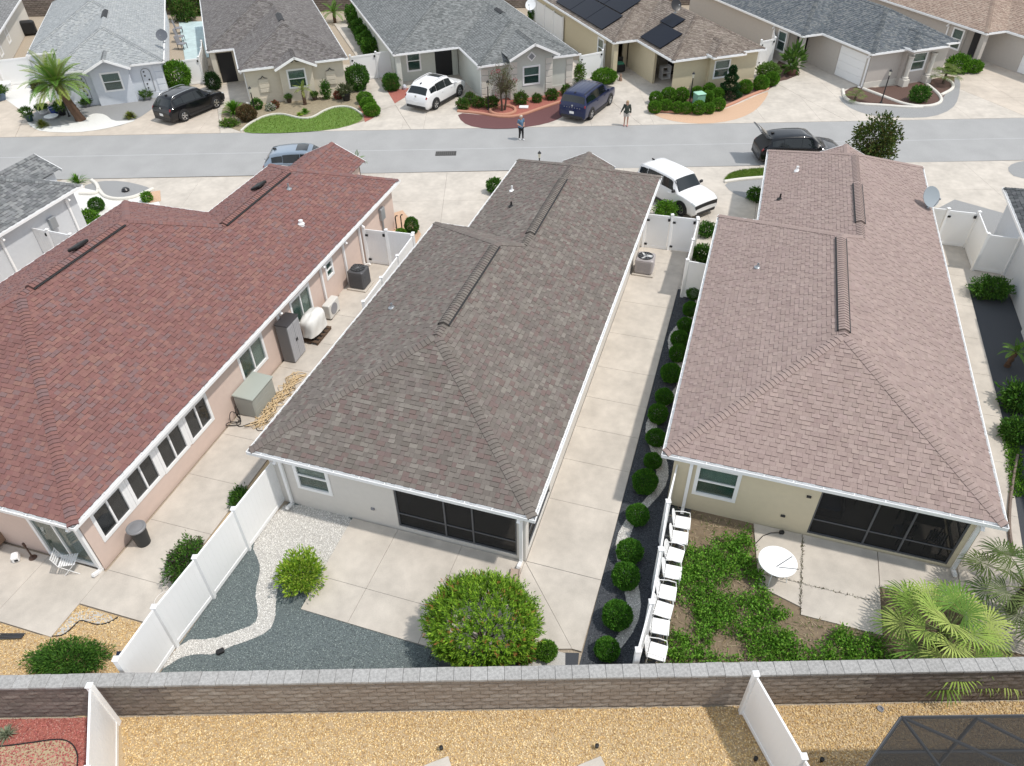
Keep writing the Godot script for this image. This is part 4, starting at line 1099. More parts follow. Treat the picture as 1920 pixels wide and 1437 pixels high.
func make_wheel(t, at: Vector3, side: float, r := .36, rim_m = null):
	var mb := MB.new()
	var b = Basis(Vector3.RIGHT, PI / 2 * side)
	mb.lathe([Vector2(r * .66, -.11), Vector2(r * .92, -.115), Vector2(r, -.08), Vector2(r, .08), Vector2(r * .92, .115), Vector2(r * .66, .11)], 24, Vector3.ZERO, b)
	var w = part("wheel", mb, M.rubber, t, Transform3D(Basis(), at))
	var rm := MB.new()
	rm.lathe([Vector2(r * .68, -.1), Vector2(r * .68, .1), Vector2(r * .6, .108), Vector2(r * .58, .06)], 24, Vector3.ZERO, b)
	for k in 5:
		var a = TAU * k / 5
		for s in [-.12, .12]:
			var d = b * Vector3(cos(a + s), 0, sin(a + s))
			rm.box(b * Vector3(0, .085, 0) + d * r * .32, Vector3(r * .6, .03, r * .09), Basis(d, b * Vector3.UP, d.cross(b * Vector3.UP)))
	rm.lathe([Vector2(r * .14, .06), Vector2(r * .14, .1), Vector2(.001, .104)], 10, Vector3.ZERO, b)
	part("rim", rm, rim_m if rim_m != null else M.alloy, w)
	var dk := MB.new(); dk.lathe([Vector2(r * .6, .05), Vector2(.001, .05)], 16, Vector3.ZERO, b)
	part("brake_disc", dk, M.black, w)
func make_car(called: String, label: String, at: Vector3, turn: float, d: Dictionary):
	var t = thing(called, label, "car", at, turn)
	var L: float = d.L; var W: float = d.W; var H: float = d.H
	var rows = car_rows(d.get("boxy", false))
	var g = []
	for s in rows: g.append(car_section(s, L, W, H))
	var mb := MB.new()
	loft_mesh(mb, g)
	for e in [[0, false], [g.size() - 1, true]]:
		var r = g[e[0]]
		for j in range(1, r.size() - 1):
			if e[1]: mb.tri(r[0], r[j + 1], r[j])
			else: mb.tri(r[0], r[j], r[j + 1])
	mb.span(-L * .46, .2, -W * .42, L * .46, .28, W * .42)
	var body = part("body", mb, d.paint, t)
	var J = g[0].size() - 1.0
	var open: bool = d.get("open", false)
	for s in 2:
		for wv in [[3.15, 4.4, .14, .84], [4.43, 5.8, .08, .92], [5.83, 7.75, .08, .92]]:
			var q := MB.new()
			var j0 = 4.0 + wv[2]; var j1 = 4.0 + wv[3]
			if s == 0: surf_patch(q, g, wv[0], wv[1], j0, j1, .006)
			else: surf_patch(q, g, wv[0], wv[1], J - j1, J - j0, .006)
			part("side_window", q, M.car_glass, t)
		var z = 1.0 if s == 0 else -1.0
		# mirror
		var mm := MB.new(); var mp = surf(g, 7.6, 4.05 if s == 0 else J - 4.05)
		mm.cbox(mp + Vector3(.0, .1, z * .13), Vector3(.12, .15, .2), .03); mm.box(mp + Vector3(0, .03, z * .04), Vector3(.05, .04, .12))
		part("mirror", mm, d.get("mirror_m", d.paint), t)
		# cladding above wheels and along the sill
		var cl := MB.new()
		for wx in [-1.0, 1.0]:
			var c = Vector3(wx * d.base * .5, .36, z * (W * .5 + .004))
			for k in 12:
				var a0 = lerpf(-.15, PI + .15, k / 12.0); var a1 = lerpf(-.15, PI + .15, (k + 1) / 12.0)
				var e0 = Vector3(cos(a0), sin(a0), 0); var e1 = Vector3(cos(a1), sin(a1), 0)
				var ps = [c + e0 * .37, c + e1 * .37, c + e1 * .45, c + e0 * .45]
				if z < 0: ps.reverse()
				mb = cl; cl.quad(ps[0], ps[1], ps[2], ps[3]) if z > 0 else cl.quad(ps[0], ps[1], ps[2], ps[3])
				cl.quad(c + e0 * .45, c + e1 * .45, c + e1 * .45 - Vector3(0, 0, z * .12), c + e0 * .45 - Vector3(0, 0, z * .12))
				cl.tri(c + e0 * .37 - Vector3(0, 0, z * .01), c + e1 * .37 - Vector3(0, 0, z * .01), c - Vector3(0, 0, z * .01))
		cl.span(-d.base * .5 + .4, .2, z * (W * .5 - .12), d.base * .5 - .4, .36, z * (W * .5 + .006))
		part("cladding", cl, M.trim_black, t)
		for wx in [-1.0, 1.0]:
			make_wheel(t, Vector3(wx * d.base * .5, .36, z * (W * .5 - .09)), z, .36, d.get("rim_m"))
		# lamps
		var tl := MB.new()
		if s == 0: surf_patch(tl, g, 1.1, 2.0, 3.1, 4.7, .008)
		else: surf_patch(tl, g, 1.1, 2.0, J - 4.7, J - 3.1, .008)
		part("tail_lamp", tl, M.red_lens, t)
		var hl := MB.new()
		if s == 0: surf_patch(hl, g, 10.3, 11.3, 2.9, 4.3, .008)
		else: surf_patch(hl, g, 10.3, 11.3, J - 4.3, J - 2.9, .008)
		part("headlamp", hl, M.lens, t)
		# door handles
		var dh := MB.new()
		for hx in [-.12, .1]: dh.box(Vector3(hx * L, H * .56, z * (W * .5 + .01)), Vector3(.2, .03, .03))
		part("door_handle", dh, d.paint, t)
		if d.get("rails", false):
			var rr := MB.new(); var pts = []; var rad = []
			for k in 9:
				var pp = surf(g, lerpf(3.3, 7.0, k / 8.0), 6.0 if s == 0 else J - 6.0)
				pts.append(pp + Vector3(0, .05 if k > 0 and k < 8 else 0.0, 0)); rad.append(.02)
			rr.tube(pts, rad, 6); part("roof_rail", rr, d.get("rail_m", M.alloy), t)
	var ws := MB.new(); surf_patch(ws, g, 7.12, 7.93, 5.25, J - 5.25, .007, 6, 12); part("windshield", ws, M.car_glass, t)
	var gr := MB.new(); surf_patch(gr, g, 11.25, 11.95, 3.3, J - 3.3, .012, 4, 8); part("grille", gr, M.trim_black, t)
	var bp := MB.new()
	bp.cbox(Vector3(-L * .492, .36, 0), Vector3(.12, .2, W * .8), .03); part("rear_bumper", bp, M.trim_black, t)
	var fb := MB.new(); fb.cbox(Vector3(L * .487, .34, 0), Vector3(.14, .2, W * .72), .03); part("front_bumper", fb, M.trim_black, t)
	if d.has("sunroof"):
		var sr := MB.new(); surf_patch(sr, g, d.sunroof[0], d.sunroof[1], 6.5, J - 6.5, .008, 4, 6); part("sunroof", sr, M.car_glass, t)
	if d.get("ribs", false):
		for k in 4:
			var rb := MB.new(); var z = lerpf(-.42, .42, k / 3.0) * W * .5; var pts = []; var rad = []
			for i in 8:
				var pp = surf(g, lerpf(3.4, 6.9, i / 7.0), 8.0); pts.append(Vector3(pp.x, pp.y - .004 - abs(z) * .02, z)); rad.append(.014)
			rb.tube(pts, rad, 6); part("roof_rib", rb, d.paint, t)
	var an := MB.new(); var ap = surf(g, 3.5, 8.0)
	an.cbox(ap + Vector3(0, .04, 0), Vector3(.2, .09, .05), .015); part("antenna", an, M.trim_black, t)
	if not open:
		var rw := MB.new(); surf_patch(rw, g, 2.12, 2.9, 5.0 if d.get("boxy", false) else 5.15, J - 5.0 if d.get("boxy", false) else J - 5.15, .007, 6, 12); part("rear_window", rw, M.car_glass, t)
		var pl := MB.new(); pl.cbox(Vector3(-L * .5 - .012, H * .36, 0), Vector3(.02, .15, .31), .004); part("licence_plate", pl, M.white, t)
		if d.get("letters", false):
			for k in 7:
				var lt := MB.new(); var z = lerpf(-.55, .55, k / 6.0)
				lt.box(Vector3(-L * .494 - .012, H * .535, z), Vector3(.012, .05, .035)); part("letter", lt, M.alloy, t)
		var bd := MB.new(); bd.lathe([Vector2(.06, 0), Vector2(.06, .012), Vector2(.001, .016)], 14, Vector3(-L * .488 - .006, H * .6, 0), Basis(Vector3.BACK, PI / 2)); part("badge", bd, M.alloy, t)
	else:
		var op := MB.new(); surf_patch(op, g, .7, 2.96, 4.6, J - 4.6, .009, 10, 12); part("cargo_opening", op, M.black, t)
		# tailgate swung up about the rear edge of the roof
		var hinge = surf(g, 3.0, 8.0)
		var tg := MB.new(); var tw := MB.new()
		surf_patch(tg, g, .7, 3.0, 4.5, J - 4.5, .02, 10, 12); surf_patch(tw, g, 2.15, 2.85, 5.2, J - 5.2, .03, 4, 10)
		var xf = Transform3D(Basis(), hinge) * Transform3D(Basis(Vector3.BACK, -1.45), Vector3.ZERO) * Transform3D(Basis(), -hinge)
		var gate_ = part("tailgate", tg, d.paint, t, xf)
		part("rear_window", tw, M.car_glass, gate_)
		var lin_ := MB.new(); surf_patch(lin_, g, .8, 2.9, 4.8, J - 4.8, -.03, 8, 10); part("lining", lin_, M.grey_plastic, gate_)
		var pl2 := MB.new(); surf_patch(pl2, g, 1.1, 1.5, 7.2, J - 7.2, .03, 2, 2); part("licence_plate", pl2, M.white, gate_)
	return t

# ---- people ----
func smin(a: float, b: float, k: float) -> float:
	var h = clampf(.5 + .5 * (b - a) / k, 0, 1)
	return lerpf(b, a, h) - k * h * (1 - h)
# bones: [from, to, radius, radius]; one skin over all of them, meshed as surface nets
func skin(mb: MB, bones: Array, cell := .016, blend := .03):
	var lo = Vector3.ONE * 1e9; var hi = -lo
	for b in bones:
		for e in [[b[0], b[2]], [b[1], b[3]]]:
			lo = lo.min(e[0] - Vector3.ONE * (e[1] + .05)); hi = hi.max(e[0] + Vector3.ONE * (e[1] + .05))
	var nx = int((hi.x - lo.x) / cell) + 2; var ny = int((hi.y - lo.y) / cell) + 2; var nz = int((hi.z - lo.z) / cell) + 2
	var f := PackedFloat32Array(); f.resize(nx * ny * nz); f.fill(1.0)
	for b in bones:
		var a: Vector3 = b[0]; var d: Vector3 = b[1] - a; var dd = max(d.length_squared(), 1e-9)
		var m = Vector3.ONE * (max(b[2], b[3]) + .06)
		var p0 = ((a.min(b[1]) - m - lo) / cell).floor(); var p1 = ((a.max(b[1]) + m - lo) / cell).ceil()
		for z in range(max(int(p0.z), 0), min(int(p1.z), nz - 1) + 1):
			for y in range(max(int(p0.y), 0), min(int(p1.y), ny - 1) + 1):
				for x in range(max(int(p0.x), 0), min(int(p1.x), nx - 1) + 1):
					var p = lo + Vector3(x, y, z) * cell
					var t = clampf((p - a).dot(d) / dd, 0, 1)
					var s = p.distance_to(a + d * t) - lerpf(b[2], b[3], t)
					var k = x + nx * (y + ny * z)
					f[k] = smin(f[k], s, blend)
	var vid := {}; var pos := PackedVector3Array(); var nor := PackedVector3Array()
	for z in nz - 1:
		for y in ny - 1:
			for x in nx - 1:
				var k = x + nx * (y + ny * z)
				var v = [f[k], f[k + 1], f[k + nx], f[k + nx + 1], f[k + nx * ny], f[k + nx * ny + 1], f[k + nx * ny + nx], f[k + nx * ny + nx + 1]]
				var neg = 0
				for q in v: neg += 1 if q < 0 else 0
				if neg == 0 or neg == 8: continue
				var sum = Vector3.ZERO; var cnt = 0
				for e in [[0, 1], [2, 3], [4, 5], [6, 7], [0, 2], [1, 3], [4, 6], [5, 7], [0, 4], [1, 5], [2, 6], [3, 7]]:
					if (v[e[0]] < 0) != (v[e[1]] < 0):
						var t = v[e[0]] / (v[e[0]] - v[e[1]])
						var c0 = Vector3(e[0] & 1, (e[0] >> 1) & 1, e[0] >> 2); var c1 = Vector3(e[1] & 1, (e[1] >> 1) & 1, e[1] >> 2)
						sum += c0.lerp(c1, t); cnt += 1
				vid[k] = pos.size()
				pos.append(lo + (Vector3(x, y, z) + sum / cnt) * cell)
				nor.append(Vector3(v[1] + v[3] + v[5] + v[7] - v[0] - v[2] - v[4] - v[6], v[2] + v[3] + v[6] + v[7] - v[0] - v[1] - v[4] - v[5], v[4] + v[5] + v[6] + v[7] - v[0] - v[1] - v[2] - v[3]).normalized())
	for k in vid:
		var st = [1, nx, nx * ny]
		for a in 3:
			var o1 = st[(a + 1) % 3]; var o2 = st[(a + 2) % 3]
			if k + st[a] >= f.size() or (f[k] < 0) == (f[k + st[a]] < 0): continue
			if not (vid.has(k - o1) and vid.has(k - o2) and vid.has(k - o1 - o2)): continue
			var i = [vid[k], vid[k - o1], vid[k - o1 - o2], vid[k - o2]]
			if f[k] >= 0: i.reverse()
			mb.quadn(pos[i[0]], pos[i[1]], pos[i[2]], pos[i[3]], nor[i[0]], nor[i[1]], nor[i[2]], nor[i[3]])
func make_person(label: String, at: Vector3, turn: float, d: Dictionary):
	var t = thing("person", label, "person", at, turn)
	var J: Dictionary = d.joints
	var sk := MB.new()
	var limb = func(a, b, r0, r1): return [J[a], J[b], r0, r1]
	var core = [limb.call("pelvis", "chest", .125, .125), limb.call("chest", "neck", .11, .055), limb.call("neck", "head", .05, .055), [J.head, J.head + Vector3(0, .06, .0), .088, .092], [J.head + Vector3(0, -.06, .03), J.head + Vector3(0, -.07, .05), .05, .04]]
	var arms = []; var legs = []
	for s in ["l", "r"]:
		arms += [[J["sh_" + s], J["el_" + s], .05, .038], [J["el_" + s], J["wr_" + s], .038, .026], [J["chest"].lerp(J["sh_" + s], .4), J["sh_" + s], .08, .055]]
		legs += [[J["hip_" + s], J["kn_" + s], .088, .055], [J["kn_" + s], J["an_" + s], .055, .036], [J["an_" + s] + Vector3(0, -.03, -.02), J["an_" + s] + Vector3(0, -.055, .14), .035, .028]]
	core += [[J.hip_l, J.hip_r, .1, .1]]
	skin(sk, core + arms + legs, .016)
	# face
	var hd: Vector3 = J.head
	var fc := MB.new()
	skin(fc, [[hd + Vector3(0, .0, .08), hd + Vector3(0, -.035, .108), .012, .016], [hd + Vector3(-.09, -.01, 0), hd + Vector3(-.092, -.05, .0), .018, .012], [hd + Vector3(.09, -.01, 0), hd + Vector3(.092, -.05, .0), .018, .012]], .007, .004)
	sk.v.append_array(fc.v); sk.n.append_array(fc.n); sk.c.append_array(fc.c)
	# hands: palm and five bent fingers
	for s in ["l", "r"]:
		var w: Vector3 = J["wr_" + s]; var dir: Vector3 = (w - J["el_" + s]).normalized()
		var sd = 1.0 if s == "l" else -1.0
		var fwd = Vector3(0, 0, 1); fwd = (fwd - dir * fwd.dot(dir)).normalized()
		var inn = dir.cross(fwd) * sd
		sk.box(w + dir * .045, Vector3(.026, .09, .078), Basis(dir.cross(fwd), dir, fwd))
		for k in 4:
			var b0 = w + dir * .085 + fwd * (.03 - k * .021); var ln = [.07, .08, .075, .058][k]
			sk.tube([b0, b0 + dir * ln * .55, b0 + dir * ln * .9 + inn * ln * .35], [.0095, .009, .0075], 6)
		var tb = w + dir * .03 + fwd * .036
		sk.tube([tb, tb + (dir + fwd).normalized() * .035, tb + (dir * 1.6 + fwd * .6).normalized() * .07], [.011, .0105, .008], 6)
	part("body", sk, d.skin_m, t)
	for s in [-1, 1]:
		var ey := MB.new(); ey.lathe([Vector2(.001, .008), Vector2(.009, .004), Vector2(.011, 0)], 8, hd + Vector3(s * .033, .012, .083), Basis(Vector3.RIGHT, PI / 2)); part("eye", ey, M.black, t)
	var mo := MB.new(); mo.box(hd + Vector3(0, -.066, .092), Vector3(.042, .008, .01)); part("mouth", mo, M.lips, t)
	var hr := MB.new()
	var hb = [[hd + Vector3(0, .045, -.02), hd + Vector3(0, .075, .02), .098, .088], [hd + Vector3(0, .02, -.05), hd + Vector3(0, -.04, -.05), .085, .07]]
	if d.get("long_hair", false): hb += [[hd + Vector3(0, -.04, -.06), hd + Vector3(0, -.17, -.07), .07, .05], [hd + Vector3(.06, .0, -.03), hd + Vector3(.065, -.12, -.02), .04, .03], [hd + Vector3(-.06, .0, -.03), hd + Vector3(-.065, -.12, -.02), .04, .03]]
	skin(hr, hb, .012, .02); part("hair", hr, d.hair_m, t)
	var sh := MB.new()
	var tb_ = [[J.pelvis, J.chest, .15, .148], [J.chest, J.chest.lerp(J.neck, .5), .135, .085], [J.hip_l + Vector3(0, .03, 0), J.hip_r + Vector3(0, .03, 0), .125, .125]]
	for s in ["l", "r"]:
		tb_ += [[J["chest"].lerp(J["sh_" + s], .4), J["sh_" + s], .1, .075], [J["sh_" + s], J["sh_" + s].lerp(J["el_" + s], d.sleeve), .07, .058]]
		if d.sleeve >= 1: tb_ += [[J["el_" + s], J["el_" + s].lerp(J["wr_" + s], .85), .055, .042]]
	skin(sh, tb_, .016); part("top", sh, d.top_m, t)
	var tr := MB.new(); var tl = [[J.hip_l, J.hip_r, .128, .128]]
	for s in ["l", "r"]:
		if d.leg_cover >= 1: tl += [[J["hip_" + s], J["kn_" + s], .105, .07], [J["kn_" + s], J["kn_" + s].lerp(J["an_" + s], .95), .07, .05]]
		else: tl += [[J["hip_" + s], J["hip_" + s].lerp(J["kn_" + s], d.leg_cover), .112, .105]]
	skin(tr, tl, .016); part("trousers" if d.leg_cover >= 1 else "shorts", tr, d.leg_m, t)
	for s in ["l", "r"]:
		var so := MB.new(); var a: Vector3 = J["an_" + s]
		skin(so, [[a + Vector3(0, -.035, -.03), a + Vector3(0, -.05, .12), .045, .038], [a + Vector3(0, -.05, .12), a + Vector3(0, -.055, .17), .038, .03]], .012, .02); part("shoe", so, d.shoe_m, t)
	return t

# ---- plants ----
func rdir() -> Vector3:
	var z = rng.randf_range(-1, 1); var a = rng.randf() * TAU; var r = sqrt(1 - z * z)
	return Vector3(r * cos(a), z, r * sin(a))
# crown of leaves in an uneven ellipsoid standing on y = 0
func foliage(n: int, rad: Vector3, l: float, w: float, pal: Array, seed_: int, rough := .18, fill := .55, lift_ := .25) -> MB:
	rng.seed = seed_
	var mb := MB.new()
	var q = FastNoiseLite.new(); q.seed = seed_; q.frequency = 1.7; q.fractal_octaves = 2
	# enough leaves to close the crown
	var cover = pow((rad.x + rad.y + rad.z) / 3.0, 2) * 12.6 / (l * w * .5)
	n = clampi(int(cover * 3.0 * clampf(fill + .35, .6, 1.0)), n, 7000)
	for k in n:
		var d = rdir()
		var r = (1.0 + q.get_noise_3dv(d) * rough * 2.0) * lerpf(fill, 1.0, sqrt(rng.randf()))
		var p = Vector3(d.x * rad.x, rad.y + d.y * rad.y, d.z * rad.z) * Vector3(r, 1, r)
		p.y = max(rad.y + d.y * rad.y * r, .02)
		var ld = (d + rdir() * .75 + Vector3(0, lift_, 0)).normalized()
		var nn = (d + rdir() * .6).normalized()
		nn = (nn - ld * nn.dot(ld)).normalized()
		mb.col = pal[rng.randi() % pal.size()] * rng.randf_range(.8, 1.2)
		mb.leaf(p, ld, nn, l * rng.randf_range(.7, 1.25), w * rng.randf_range(.8, 1.2))
	return mb
func twigs(n: int, rad: Vector3, thick: float, seed_: int) -> MB:
	rng.seed = seed_
	var mb := MB.new()
	for k in n:
		var d = rdir(); d.y = abs(d.y) * .8 + .25
		var e = Vector3(d.x * rad.x, d.y * rad.y * 1.5, d.z * rad.z) * .75
		mb.tube([Vector3(d.x, -.02, d.z) * .06, e * .5 + rdir() * thick * 2, e], [thick, thick * .7, thick * .3], 5)
	return mb
func shrub(called: String, label: String, category: String, at: Vector3, n: int, rad: Vector3, l: float, w: float, pal: Array, seed_: int, group := "", rough := .18, fill := .55, lift_ := .25):
	var t = thing(called, label, category, at, 0.0, group)
	part("foliage", foliage(n, rad, l, w, pal, seed_, rough, fill, lift_), M.leaf, t)
	part("stem", twigs(7, rad, .014 + rad.y * .01, seed_ + 5), M.bark, t)
	return t
# fan leaf of a palmetto: blades spread from the end of its stalk
func fan_leaf(mb: MB, p: Vector3, d: Vector3, size: float, pal: Array, blades := 24, droop := .6):
	var side = d.cross(Vector3.UP).normalized()
	if side.length() < .5: side = Vector3.RIGHT
	var up = side.cross(d).normalized()
	mb.col = pal[rng.randi() % pal.size()] * rng.randf_range(.8, 1.15)
	for k in blades:
		var a = lerpf(-2.35, 2.35, (k + rng.randf() * .5) / blades)
		var bd = (d * cos(a) + side * sin(a) + up * .12).normalized()
		var ln = size * (.72 + .28 * cos(a * .6)) * rng.randf_range(.88, 1.08)
		var nn = (up + side * rng.randf_range(-.4, .4)).normalized()
		var s = bd.cross(nn).normalized() * size * .03
		var m1 = p + bd * ln * .55; var m2 = p + bd * ln * .82 - Vector3(0, droop * size * .1, 0); var e = p + bd * ln * .98 - Vector3(0, droop * size * rng.randf_range(.2, .5), 0)
		mb.tri(p, m1 + s, m1 - s); mb.quad(m1 - s, m1 + s, m2 + s * .7, m2 - s * .7); mb.tri(m2 - s * .7, m2 + s * .7, e)
func fan_palm(called: String, label: String, at: Vector3, trunk_h: float, fans: int, size: float, pal: Array, seed_: int, spread := 1.0):
	rng.seed = seed_
	var t = thing(called, label, "palm", at)
	var tk := MB.new()
	tk.tube([Vector3(0, -.05, 0), Vector3(.02, trunk_h * .5, .01), Vector3(0, trunk_h, 0)], [.13 * size, .11 * size, .1 * size], 9)
	for k in int(20 * size):
		var a = k * 2.4; var y = trunk_h * (k / (20.0 * size))
		tk.box(Vector3(cos(a), 0, sin(a)) * .12 * size + Vector3(0, y, 0), Vector3(.05, .1, .02), Basis(Vector3.UP, -a + PI / 2) * Basis(Vector3.RIGHT, -.5))
	part("trunk", tk, M.bark, t)
	var cr := MB.new(); var st := MB.new()
	for k in fans:
		# stalks spread like seeds in a flower head; each ends in its own star of blades
		var a = k * 2.39996 + rng.randf() * .3; var q = sqrt((k + .5) / fans)
		var ln = size * 1.15 * q * rng.randf_range(.85, 1.1) * spread
		var o = Vector3(0, trunk_h, 0)
		var e = o + Vector3(cos(a) * ln, size * (.62 - .85 * q * q) + rng.randf_range(-.1, .1), sin(a) * ln)
		st.tube([o, o.lerp(e, .5) + Vector3(0, ln * .15, 0), e], [.018 * size, .013 * size, .009 * size], 5)
		fan_leaf(cr, e, Vector3(cos(a), .75 - 1.1 * q, sin(a)).normalized(), size * rng.randf_range(.5, .66), pal)
	part("crown", cr, M.leaf, t); part("stalk", st, M.stalk, t)
	return t
func feather_palm(called: String, label: String, at: Vector3, trunk_h: float, lean: Vector3, fronds: int, ln: float, pal: Array, seed_: int, r := .2):
	rng.seed = seed_
	var t = thing(called, label, "palm", at)
	var tk := MB.new(); var pts = []; var rad = []
	for k in 7:
		var f = k / 6.0
		pts.append(lean * f + Vector3(0, trunk_h * f - .03, 0)); rad.append(r * lerpf(1.15, .92, f) * (1.25 if k == 0 else 1.0) * (1.15 if k == 6 else 1.0))
	tk.tube(pts, rad, 10)
	for k in int(trunk_h * 34):
		var f = fmod(k * .0377 * 7.0, 1.0); var a = k * 2.4
		var o = lean * f + Vector3(cos(a), 0, sin(a)) * r * lerpf(1.08, .95, f) + Vector3(0, trunk_h * f, 0)
		tk.box(o, Vector3(.11, .09, .05), Basis(Vector3.UP, -a + PI / 2) * Basis(Vector3.RIGHT, -.4))
	part("trunk", tk, M.palm_trunk, t)
	var cr := MB.new(); var st := MB.new()
	var o = lean + Vector3(0, trunk_h, 0)
	for k in fronds:
		var a = k * 2.39996; var el = lerpf(1.35, -.1, pow(float(k) / fronds, .85)) + rng.randf_range(-.1, .1)
		var d = Vector3(cos(a) * cos(el), sin(el), sin(a) * cos(el))
		var l = ln * rng.randf_range(.85, 1.1)
		var sp = []
		var p = o
		for i in 11:
			sp.append(p)
			p = p + d * l * .1
			d = (d + Vector3(0, -.085 - .02 * i * (1.0 - sin(el)) , 0)).normalized()
		var rr = []
		for i in 11: rr.append(lerpf(.022, .004, i / 10.0) * ln / 2.0)
		st.tube(sp, rr, 4, false)
		cr.col = pal[rng.randi() % pal.size()] * rng.randf_range(.8, 1.15)
		for i in 44:
			var f = lerpf(.8, 9.9, i / 43.0); var b = int(f)
			var q = sp[b].lerp(sp[min(b + 1, 10)], f - b); var tg = (sp[min(b + 1, 10)] - sp[b]).normalized() if b < 10 else (sp[10] - sp[9]).normalized()
			var sd = tg.cross(Vector3.UP).normalized(); var up = sd.cross(tg)
			for s in [-1.0, 1.0]:
				var ld = (tg * .65 + sd * s * .75 + up * .35 + Vector3(0, -.25, 0)).normalized()
				var ll = ln * .22 * sin(clampf(f / 10.0, .06, .97) * PI * .85 + .35)
				cr.leaf(q, ld, (up - ld * up.dot(ld)).normalized(), ll, .03 * ln / 2.0)
	part("crown", cr, M.leaf, t); part("stalk", st, M.stalk, t)
	return t
# spiky rosette: long narrow leaves from the ground
func rosette(called: String, label: String, category: String, at: Vector3, n: int, ln: float, w: float, pal: Array, seed_: int, group := "", up_ := .7):
	rng.seed = seed_
	var mb := MB.new()
	for k in n:
		var a = rng.randf() * TAU; var el = rng.randf_range(up_ - .55, up_ + .75)
		var d = Vector3(cos(a) * cos(el), sin(el), sin(a) * cos(el))
		var l = ln * rng.randf_range(.7, 1.1)
		mb.col = pal[rng.randi() % pal.size()] * rng.randf_range(.8, 1.2)
		var s = d.cross(Vector3.UP).normalized() * w * .5
		var m = d * l * .55 + Vector3(0, .02, 0); var e = d * l - Vector3(0, l * .18, 0)
		mb.quad(-s * .5, s * .5, m + s, m - s); mb.tri(m - s, m + s, e)
	return solo(called, mb, M.leaf, label, category, group, at)
# tree with limbs and leaf clumps
func leafy_tree(called: String, label: String, at: Vector3, trunk_h: float, rad: Vector3, clumps: int, per: int, l: float, w: float, pal: Array, seed_: int, stems := 1, flowers = null):
	rng.seed = seed_
	var t = thing(called, label, "tree", at)
	var tk := MB.new(); var cr := MB.new(); var fl := MB.new()
	var tops = []
	for s in stems:
		var off = Vector3.ZERO if stems == 1 else Vector3(cos(s * TAU / stems), 0, sin(s * TAU / stems)) * .12
		var top = off * 3 + Vector3(0, trunk_h + rad.y, 0)
		tk.tube([off + Vector3(0, -.05, 0), off * 1.6 + Vector3(.02, trunk_h * .6, 0), off * 2 + Vector3(0, trunk_h, 0), top], [.07 + .02 * rad.x, .06, .05, .012], 7)
		tops.append(off * 2 + Vector3(0, trunk_h, 0))
	var ctr = Vector3(0, trunk_h + rad.y * .9, 0)
	for k in clumps:
		var d = rdir()
		var p = ctr + Vector3(d.x * rad.x, d.y * rad.y, d.z * rad.z) * lerpf(.35, 1.0, sqrt(rng.randf()))
		var b = tops[k % stems]
		var j = b.lerp(ctr, rng.randf_range(.1, .8))
		tk.tube([j, j.lerp(p, .6) + rdir() * .04, p], [.022, .014, .006], 4, false)
		for i in per:
			var e = rdir(); var q = p + e * rng.randf() * rad.x * .28
			var ld = (e + d * .5 + rdir() * .4).normalized(); var nn = rdir(); nn = (nn - ld * nn.dot(ld)).normalized()
			cr.col = pal[rng.randi() % pal.size()] * rng.randf_range(.75, 1.25)
			cr.leaf(q, ld, nn, l * rng.randf_range(.7, 1.2), w)
		if flowers != null and k % flowers[1] == 0:
			for i in 26:
				fl.col = flowers[0] * rng.randf_range(.8, 1.2)
				var ld = rdir(); var nn = rdir(); nn = (nn - ld * nn.dot(ld)).normalized()
				fl.leaf(p + d * .12 + rdir() * .14, ld, nn, .06, .05)
	part("trunk", tk, M.bark, t); part("crown", cr, M.leaf, t)
	if flowers != null: part("blossom", fl, M.leaf, t)
	return t

# ---- small things ----
func pot(called: String, label: String, at: Vector3, r: float, h: float, m, plant_pal = null, seed_ := 1, ln := .3, group := ""):
	var t = thing(called, label, "flower pot", at, 0.0, group)
	var mb := MB.new()
	mb.lathe([Vector2(.001, 0), Vector2(r * .7, 0), Vector2(r * .98, h * .85), Vector2(r * 1.08, h * .87), Vector2(r * 1.08, h), Vector2(r * .92, h), Vector2(r * .88, h * .88), Vector2(.001, h * .86)], 18)
	part("bowl", mb, m, t)
	if plant_pal != null:
		var f = foliage(170, Vector3(r * 1.25, ln * .5, r * 1.25), ln * .5, ln * .14, plant_pal, seed_, .2, .3, .6)
		part("plant", f, M.leaf, t, Transform3D(Basis(), Vector3(0, h * .8, 0)))
	return t
func lamp_post(label: String, at: Vector3, h := 2.1):
	var t = thing("lamp_post", label, "lamp post", at)
	var mb := MB.new()
	mb.lathe([Vector2(.001, 0), Vector2(.1, 0), Vector2(.1, .04), Vector2(.05, .1), Vector2(.042, .16), Vector2(.035, h - .45), Vector2(.05, h - .43), Vector2(.03, h - .4), Vector2(.001, h - .4)], 12)
	part("pole", mb, M.black_metal, t)
	var lm := MB.new()
	lm.lathe([Vector2(.05, h - .4), Vector2(.085, h - .16), Vector2(.08, h - .14), Vector2(.001, h - .14)], 6, Vector3.ZERO, Basis(), false)
	part("lantern", lm, M.frosted, t)
	var cp := MB.new()
	cp.lathe([Vector2(.11, h - .14), Vector2(.06, h - .06), Vector2(.02, h - .03), Vector2(.015, h), Vector2(.001, h + .02)], 12)
	part("cap", cp, M.black_metal, t)
	return t
